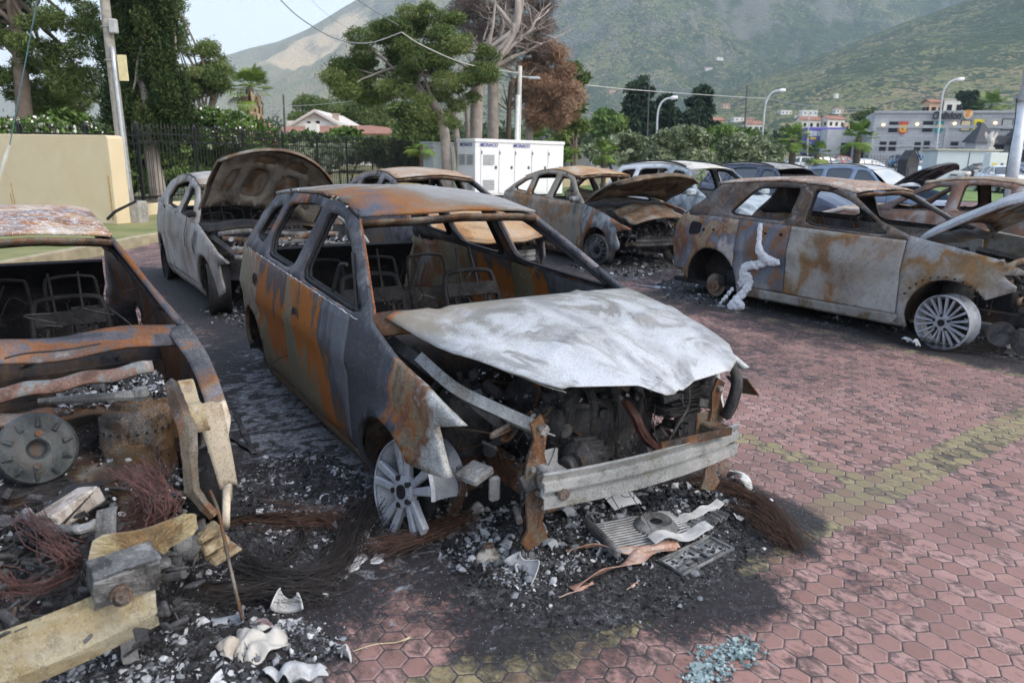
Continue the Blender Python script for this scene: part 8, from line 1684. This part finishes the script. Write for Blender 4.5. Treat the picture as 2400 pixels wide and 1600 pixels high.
# wires of burnt tyres
def wires(name, label, sets, mat, r=.0015):
    m = MB()
    for (P, n, sp, fl, sd) in sets: bundle(m, [gpz(*p) for p in P], n, sp, r, sd, fl)
    o = m.build(name, mat); return tag(o, label, 'wire bundle')
M_RW2 = plain('dark_steel_cord', (.022, .019, .018), .7, .2, .5, 25)
wires('tyre_wire_bundle', 'tangled dark steel tyre wires sweeping below the central front wheel', [([(560, 1330, .03), (680, 1370, .05), (790, 1330, .05), (850, 1220, .05), (880, 1170, .06)], 150, .028, 1.6, 1), ([(440, 1420, .03), (540, 1400, .04), (660, 1385, .05), (760, 1400, .03)], 90, .022, 1.8, 2)], M_RW2)
wires('tyre_wire_bundle', 'bundle of rusty steel tyre wires right under the central rim', [([(860, 1290, .02), (930, 1275, .05), (1010, 1255, .06), (1090, 1215, .07)], 120, .02, 1.7, 3), ([(1060, 1200, .16), (1085, 1150, .26), (1080, 1100, .36)], 40, .008, 1.8, 33)], M_RUSTW)
wires('tyre_wire_bundle', 'fan of rusty tyre wires right of the burnt radiator', [([(1640, 1130, .03), (1720, 1150, .05), (1800, 1190, .05), (1860, 1280, .02)], 110, .022, 2.2, 4), ([(1740, 1190, .04), (1800, 1230, .04), (1860, 1270, .02)], 60, .02, 1.5, 5)], M_RUSTW)
wires('tyre_wire_bundle', 'rust coloured wire mat left of the front wheel', [([(620, 1220, .02), (700, 1230, .04), (800, 1220, .02)], 90, .035, 1.3, 6)], M_RUSTW)
wires('tyre_wire_bundle', 'black tyre wires around the right car front wheel', [([(2060, 780, .02), (2180, 815, .02), (2330, 820, .03), (2400, 800, .03)], 70, .04, 1.3, 7)], M_RW2)
for i, (cx, cy, rx, lab) in enumerate([(560, 1285, .27, 'larger steel bead ring lying in the ash left of the front wheel'), (620, 1290, .31, 'second overlapping steel bead ring in the ash')]):
    c = gpz(cx, cy, .03); m = MB()
    for k in range(14): r = rx+random.uniform(-.008, .008); o0 = random.uniform(-.006, .02); m.tube([c+Vector((r*math.cos(a), r*math.sin(a)*.9, o0+.02*math.sin(a+k*.1))) for a in np.linspace(-2.4+i*.3, 2.6, 40)], .002, 3)
    tag(m.build('bead_ring', M_RUSTW if i else M_RW2), lab, 'wire ring')
# radiator, plate frame and other single pieces before the central car
def local(px, py, z, rz): e = gpz(px, py, z); return (e.x, e.y, e.z)
root = empty('burnt_radiator', local(1510, 1245, .05, 0), R_(22), 'burnt finned radiator lying crumpled under the central bumper beam', 'radiator'); m = MB()
for k in range(13):
    P = [(-.21+.42*i/14, -.13+.02*k+.012*math.sin(i*.9)*(i > 7), .012+.010*math.sin(i*1.1+k*.1)*(i > 6)) for i in range(15)]; m.tube(P, .006, 4)
m.build('fins', plain('radiator_grey', (.34, .35, .36), .6, .3, .3, 20), root, smooth=True); m = MB(); m.box((-.22, 0, .015), (.03, .30, .045), bev=.008); m.build('end_tank', M_ALU, root)
m = MB(); m.grid(lambda u, v: (-.05+.3*u, -.16+.06*v, .04+.02*math.sin(u*8)), 12, 3); m.build('side_plate', plain('ash_strip', (.5, .51, .52), .8, 0, .3, 20), root, solid=.008)
m = MB(); m.lathe([(.03, .02), (.07, .03), (.09, .01), (.10, .0)], (.06, .0, .02), (0, 0, 1), 24)
for k in range(16): a = k*.393; m.tube([(.06+.035*math.cos(a), .035*math.sin(a), .035), (.06+.09*math.cos(a), .09*math.sin(a), .02)], .004, 4)
m.build('fan_ring', M_ALU, root)
root = empty('burnt_radiator', local(1620, 1215, .05, 0), R_(38), 'thin strip of melted radiator right of the crumpled one', 'radiator'); m = MB(); m.grid(lambda u, v: (-.2+.42*u, -.02+.045*v, .02+.008*math.sin(u*20)), 20, 3); m.build('strip', plain('ash_strip', (.5, .51, .52), .8), root, solid=.012)
m = MB(); m.grid(lambda u, v: (-.2+.36*u, -.10+.07*v, .01+.012*math.sin(u*60)), 60, 3); m.build('mesh', M_ALU, root, solid=.004)
c = gpz(1632, 1303, .012); root = empty('number_plate_frame', c, R_(38), 'grey rectangular burnt number plate frame lying on the pavers', 'plate frame'); m = MB()
m.box((0, 0, .0), (.34, .13, .006)); m.build('back_panel', burnt('plate_panel', [(0, (.05, .055, .06)), (.4, (.12, .13, .14)), (.6, (.36, .38, .4)), (.9, (.2, .21, .23))], 8, seed=120, speck=.6), root)
m = MB()
for (x, y, a, b) in ((0, .065, .35, .01), (0, -.065, .35, .01), (.172, 0, .01, .14), (-.172, 0, .01, .14), (.03, 0, .008, .12)): m.box((x, y, .008), (a, b, .014), bev=.003)
for k in range(4):
    for s in (-1, 1): m.box((s*.10, -.045+.03*k, .005), (.09, .006, .006))
m.build('rim', M_ALU, root)
m = MB()
for k in range(10): m.box((-.12+.028*k, .02*(-1)**k, .0045), (.012, .03, .003))
m.build('slots', plain('void_black', (.006, .006, .007), .95), root)
root = empty('white_glass_sheet', gpz(1462, 1178, .06), R_(25), 'bright white rectangular sheet under the bumper beam', 'sheet'); m = MB(); m.grid(lambda u, v: (-.08+.16*u, -.045+.09*v, .012*math.sin(u*3)+.02*v), 8, 6); m.build('sheet', plain('sheet_white', (.82, .84, .86), .4), root, solid=.004)
# broken shells: curved cups
def shell(name, px, py, z, rz, sc, label, mat, tilt=(.5, .3), seed=0, open_=2.4):
    root = empty(name, gpz(px, py, z), rz, label, 'burnt shell'); rg = random.Random(seed); m = MB()
    m.grid(lambda u, v: (sc*(.5+.6*u)*math.cos(open_*(v-.5))*(1+.06*math.sin(v*9+seed))-sc*.5, sc*(.5+.5*u)*math.sin(open_*(v-.5)), sc*1.2*(1-u*u)*(.8+.2*math.sin(v*5+seed))+.02*sc*math.sin(u*9)), 9, 12)
    o = m.build('shell', mat, root, smooth=True, solid=.005); o.rotation_euler = (tilt[0], tilt[1], 0); 
    m = MB(); m.tube([(0, 0, .01), (sc*.3, sc*.2, .02), (sc*.6, sc*.1, .03)], sc*.06, 6); m.build('stub', mat, root); return root
M_SHW = plain('shell_white', (.50, .51, .52), .6, 0, .3, 14, .3); M_SHG = plain('shell_grey', (.34, .37, .41), .55, 0, .25, 12, .3)
shell('burnt_shell', 1212, 1345, .03, 1.2, .085, 'pale curved reflector shell in front of the central heap', M_SHW, (.5, .7), 1); shell('burnt_shell', 1738, 1130, .03, .4, .085, 'white curved shell lying right of the bumper beam end', M_SHW, (.2, -.5), 2, 2.8)
shell('burnt_shell', 668, 1430, .03, 2.2, .06, 'light grey cup shell among ash at bottom left', M_SHW, (.4, .8), 3, 3.4); shell('burnt_shell', 1395, 1290, .02, .3, .05, 'small broken pale shell behind the reflector shell', M_SHG, (.7, .1), 4)
shell('burnt_shell', 230, 1500, .05, 1.1, .055, 'rounded grey shell below the left bumper beam', M_SHG, (.4, .5), 5, 3.2); shell('burnt_shell', 800, 1545, .01, 1.0, .05, 'small whitish shard at the edge of the bottom left heap', M_SHW, (.1, .2), 6, 1.6)
root = empty('burnt_bottle', gpz(1192, 1272, .04), .9, 'small grey cylinder lying in the ash heap', 'canister'); m = MB(); m.lathe([(0, -.04), (.025, -.04), (.028, -.03), (.028, .03), (.02, .045), (0, .045)], (0, 0, 0), (1, .3, .1), 18); m.build('body', M_SHG, root, smooth=2); m = MB(); m.lathe([(0, .04), (.016, .04), (.016, .06), (0, .06)], (0, 0, 0), (1, .3, .1), 12); m.build('cap', M_CHAR, root)
root = empty('burnt_pump', gpz(1145, 1305, .03), .3, 'cream crusted pump body left of the reflector shell', 'pump'); m = MB(); m.lathe([(0, -.03), (.05, -.03), (.055, 0), (.045, .025), (.02, .03), (.02, .05), (0, .05)], (0, 0, 0), (.1, -.2, 1), 16, wob=lambda a: 1+.15*math.sin(3*a)); m.build('body', burnt('pump_cream', [(0, (.2, .15, .1)), (.5, (.45, .42, .36)), (.9, (.55, .55, .52))], 9, seed=121), root, smooth=True); m = MB(); m.tube([(.02*math.cos(k*.6), .02*math.sin(k*.6), .045+.001*k) for k in range(22)], .004, 5); m.build('thread_ring', M_RSJ, root)
# crumpled sheets: twisted copper strips and foil
def strip(name, P, w, label, mat, cat='metal strip', tw=1.):
    P = smooth_path([gpz(*p) for p in P], 7); m = MB(); n = len(P)
    def f(u, v):
        i = min(n-1, int(u*(n-1)+.5)); t_ = (P[min(i+1, n-1)]-P[max(i-1, 0)]).normalized(); s = t_.cross(Vector((0, 0, 1))); a = tw*math.sin(u*6); d = s*math.cos(a)+Vector((0, 0, 1))*math.sin(a); return tuple(P[i]+d*(v-.5)*w*(1-.3*math.sin(u*17)))
    m.grid(f, n-1, 3); return tag(m.build(name, mat, None, smooth=True, solid=.003), label, cat)
M_COP = burnt('scorched_copper', [(0, (.14, .08, .06)), (.35, (.34, .18, .13)), (.6, (.5, .34, .27)), (.85, (.42, .4, .38))], 9, seed=122, rough=.55)
strip('copper_strip', [(1340, 1380, .02), (1400, 1345, .03), (1470, 1320, .04), (1520, 1290, .05), (1580, 1275, .06)], .05, 'crumpled copper coloured foil strip, the longer lower one', M_COP)
strip('copper_strip', [(1330, 1290, .05), (1400, 1278, .07), (1480, 1290, .06), (1590, 1275, .06)], .03, 'twisted copper strip lying across the radiator fins', M_COP)
strip('copper_strip', [(1310, 1400, .02), (1350, 1385, .02), (1390, 1365, .03)], .012, 'thin dull copper sliver below the foil strips', M_COP)
strip('metal_sliver', [(1465, 1385, .01), (1495, 1365, .012)], .012, 'tiny reddish sliver on the black cinders', M_COP)
for i, (P, w, lab) in enumerate([([(548, 960, .01), (566, 1000, .012), (596, 1062, .015)], .03, 'narrow flat bar lying between the two cars, upper one'), ([(530, 1018, .02), (560, 1035, .02), (594, 1058, .02)], .025, 'short flat bar touching the other bar between the cars')]):
    strip('flat_bar', P, w, lab, M_GRJ, 'metal bar', .1)
# melted aluminium puddle by the central front wheel
def puddle(name, blobs, label, mat, seed):
    o = blobmesh(name, [(*gpz(x, y)[:2], .0, r) for x, y, r in blobs], mat, None, seed, .12, (1, 1, .28), 8); return tag(o, label, 'melted metal')
puddle('melted_metal_puddle', [(865, 1195, .05), (850, 1225, .06), (838, 1255, .06), (835, 1285, .055), (840, 1310, .05), (822, 1330, .045), (805, 1335, .035), (870, 1270, .04), (895, 1275, .035), (900, 1240, .03)], 'bluish white puddle of melted metal left of the front wheel', M_MELT, 7)
puddle('melted_metal_puddle', [(882, 1315, .035), (888, 1300, .035), (890, 1290, .03)], 'small oval blob of melted metal beside the larger puddle', M_MELT, 8)
puddle('melted_metal_puddle', [(640, 1175, .02), (720, 1150, .06), (690, 1160, .05), (760, 1168, .05), (800, 1178, .03)], 'thin melted metal trail in the ash behind the front wheel', M_MELT, 9)
# crumpled white plastic in the bottom left heap
def crumple(name, px, py, rx, ry, h, label, mat, seed, rz=0, hole=None):
    c = gpz(px, py, .02); P, F = cdt([(rx*math.cos(a)*(1+.16*math.sin(3*a+seed)+.08*math.sin(7*a)), ry*math.sin(a)*(1+.14*math.cos(2*a+seed))) for a in np.linspace(0, 2*math.pi, 40)[:-1]], [hole] if hole else [], [], min(rx, ry)/9)
    V, G = submesh(P, F, lambda x, y: (x, y, h*(.3+.9*float(fbm(x*14+seed, y*14, 4, seed)))*max(0, 1.1-(x/rx)**2*.6-(y/ry)**2*.6)+.035*abs(math.sin(x*30+3*float(fbm(x*9, y*9, 2, 3))*5)))); m = MB(); m.add(V, G); o = m.build(name, mat, None, smooth=True, solid=.004); o.location = c; o.rotation_euler = (0, 0, rz); return tag(o, label, 'crumpled plastic')
crumple('crumpled_casing', 600, 1530, .105, .085, .07, 'large crumpled cream white casing with a round hole at bottom left', plain('cream_cast', (.46, .45, .42), .6, 0, .15, 12, .4), 3, .3, [(.04+.018*math.cos(a), .01+.014*math.sin(a)) for a in np.linspace(0, 6.28, 14)[:-1]])
crumple('crumpled_casing', 545, 1545, .045, .05, .06, 'smaller beige lump left of the crumpled casing', plain('beige_cast', (.42, .38, .33), .8, 0, .2, 12, .5), 8, 1.)
crumple('crumpled_casing', 700, 1590, .10, .03, .03, 'flattened white ash sheet below the crumpled casing', plain('ash_sheet', (.42, .44, .46), .8, 0, .3, 25, .5), 4, .1)
crumple('crumpled_casing', 1120, 1215, .035, .045, .07, 'cauliflower like ash lump between wheel and bumper beam', plain('ash_lump', (.4, .4, .4), .95, 0, .4, 40, .8), 5, .1)
crumple('crumpled_casing', 1290, 1290, .04, .035, .04, 'angular grey fragment behind the reflector shell', M_SHG, 6, .7); crumple('crumpled_casing', 1330, 1215, .04, .03, .05, 'grey ash flake close under the beam end', M_SHG, 7, .2)
root = empty('burnt_tray', gpz(530, 1462, .03), .35, 'blue grey shallow tray among ash below the thin rod', 'tray'); m = MB(); m.grid(lambda u, v: (-.06+.12*u, -.03+.06*v, .012*((2*u-1)**6+(2*v-1)**6)), 14, 10); m.build('tray', plain('tray_blue', (.16, .19, .23), .35, 0, .4, 20), root, smooth=True, solid=.003)
m = MB(); m.box((-.02, .0, .012), (.05, .03, .012), bev=.003); m.build('lump', M_SHG, root)
root = empty('paper_stack', gpz(600, 1470, .02), .2, 'reddish grey layered sheet fragment beside the tray', 'sheet'); m = MB()
for k in range(4): m.grid(lambda u, v, k=k: (-.06+.13*u*(1-.3*v), -.03+.06*v, .004*k+.006*math.sin(u*5+k)), 8, 5)
m.build('layers', burnt('layer_red', [(0, (.12, .06, .06)), (.5, (.3, .22, .22)), (.9, (.42, .42, .44))], 12, seed=123), root, solid=.002)
# glass crumbs on the pavers
m = MB(); rg = random.Random(12)
for k in range(420):
    q = rg.random(); cx, cy, sx, sy = [(1690, 1530, 40, 18), (1745, 1525, 30, 20), (1660, 1575, 40, 18)][rg.randrange(3)]
    p = gpz(rg.gauss(cx, sx*.8), rg.gauss(cy, sy*.8), .006+.008*rg.random()); s = rg.uniform(.004, .012); E_ = Euler((rg.gauss(0, .35), rg.gauss(0, .35), rg.uniform(0, 6))).to_matrix(); nn = 5
    V = [E_ @ Vector((s*rg.uniform(.6, 1)*math.cos(i*1.2566), s*rg.uniform(.6, 1)*math.sin(i*1.2566), 0))+p for i in range(nn)]; V += [v+Vector((0, 0, .003)) for v in V]
    m.add(V, [tuple(range(4, -1, -1)), tuple(range(5, 10))]+[(i, (i+1) % 5, 5+(i+1) % 5, 5+i) for i in range(5)])
gl = toned('broken_glass', [(0, (.10, .15, .16)), (.5, (.2, .28, .29)), (1, (.36, .45, .46))], .25); tag(m.build('broken_glass', gl), 'patch of blue green broken glass on the pavers at bottom', 'broken glass', kind='stuff')
for i, (cx, cy, s) in enumerate([(1632, 1562, .03), (1640, 1590, .035), (1660, 1560, .02)]):
    m = MB(); p = gpz(cx, cy, .01); m.prism([(s*random.uniform(.7, 1.1)*math.cos(a), s*random.uniform(.5, .8)*math.sin(a)) for a in np.linspace(0, 6.28, 9)[:-1]], 0, .004, lambda x, y, h: (p.x+x, p.y+y, p.z+h+.1*x)); tag(m.build('glass_shard', plain('glass_shard', (.25, .32, .33), .2)), ['smooth rounded glass shard left of the glass patch', 'largest flat glass shard lowest left of the glass patch', 'small glass shard touching the glass patch'][i], 'glass shard')
# dry grass straw
m = MB(); a, b = gpz(828, 1525, .006), gpz(925, 1505, .012); m.tube(smooth_path([a, a.lerp(b, .5)+Vector((0, .002, .008)), b], 6), .0014, 4)
for k in range(9): d = (b-a).normalized(); m.tube([b+d*.004*k, b+d*(.03+.004*k)+Vector((random.uniform(-.008, .008), random.uniform(-.008, .012), .006))], .0011, 3)
tag(m.build('grass_straw', plain('straw', (.6, .52, .3), .8)), 'single dry grass stalk with seed head on the dark pavers', 'grass stalk')
m = MB(); p = gpz(725, 1346, .02); m.prism([(.016*math.cos(a)*random.uniform(.7, 1.1), .012*math.sin(a)) for a in np.linspace(0, 6.28, 8)[:-1]], 0, .002, lambda x, y, h: (p.x+x, p.y+y, p.z+h+.4*abs(x))); tag(m.build('dry_leaf', plain('leaf_ochre', (.45, .25, .07), .7)), 'small ochre dry leaf on the black ash', 'leaf')
# rubble pieces on the way to the right car
strip('ash_sheet', [(1490, 668, .01), (1530, 672, .012), (1560, 674, .01)], .1, 'thin pale sheet fragment lying between the cars', M_SHG, 'sheet', .1)
for i, (px, py, s) in enumerate([(2125, 805, .05), (2145, 815, .04), (2195, 812, .035)]):
    crumple('white_fragment', px, py, s, s*.7, .05, ['white crumpled fragment left of the right car front wheel', 'second white fragment just below the first, by the wheel', 'small white fragment touching the right front wheel'][i], plain('ash_sheet', (.42, .44, .46), .8), 20+i)
# towards the viewer hidden fascia: front wheel support of the central car
m = MB(); m.tube([(0, -.45, .22), (0, -.72, .22)], .035, 8); m.box((-.02, -.5, .30), (.10, .10, .3), bev=.02); m.tube([(.02, -.48, .3), (-.04, -.46, .62)], .035, 10); m.build('suspension_strut', M_RSJ, R1, smooth=2)
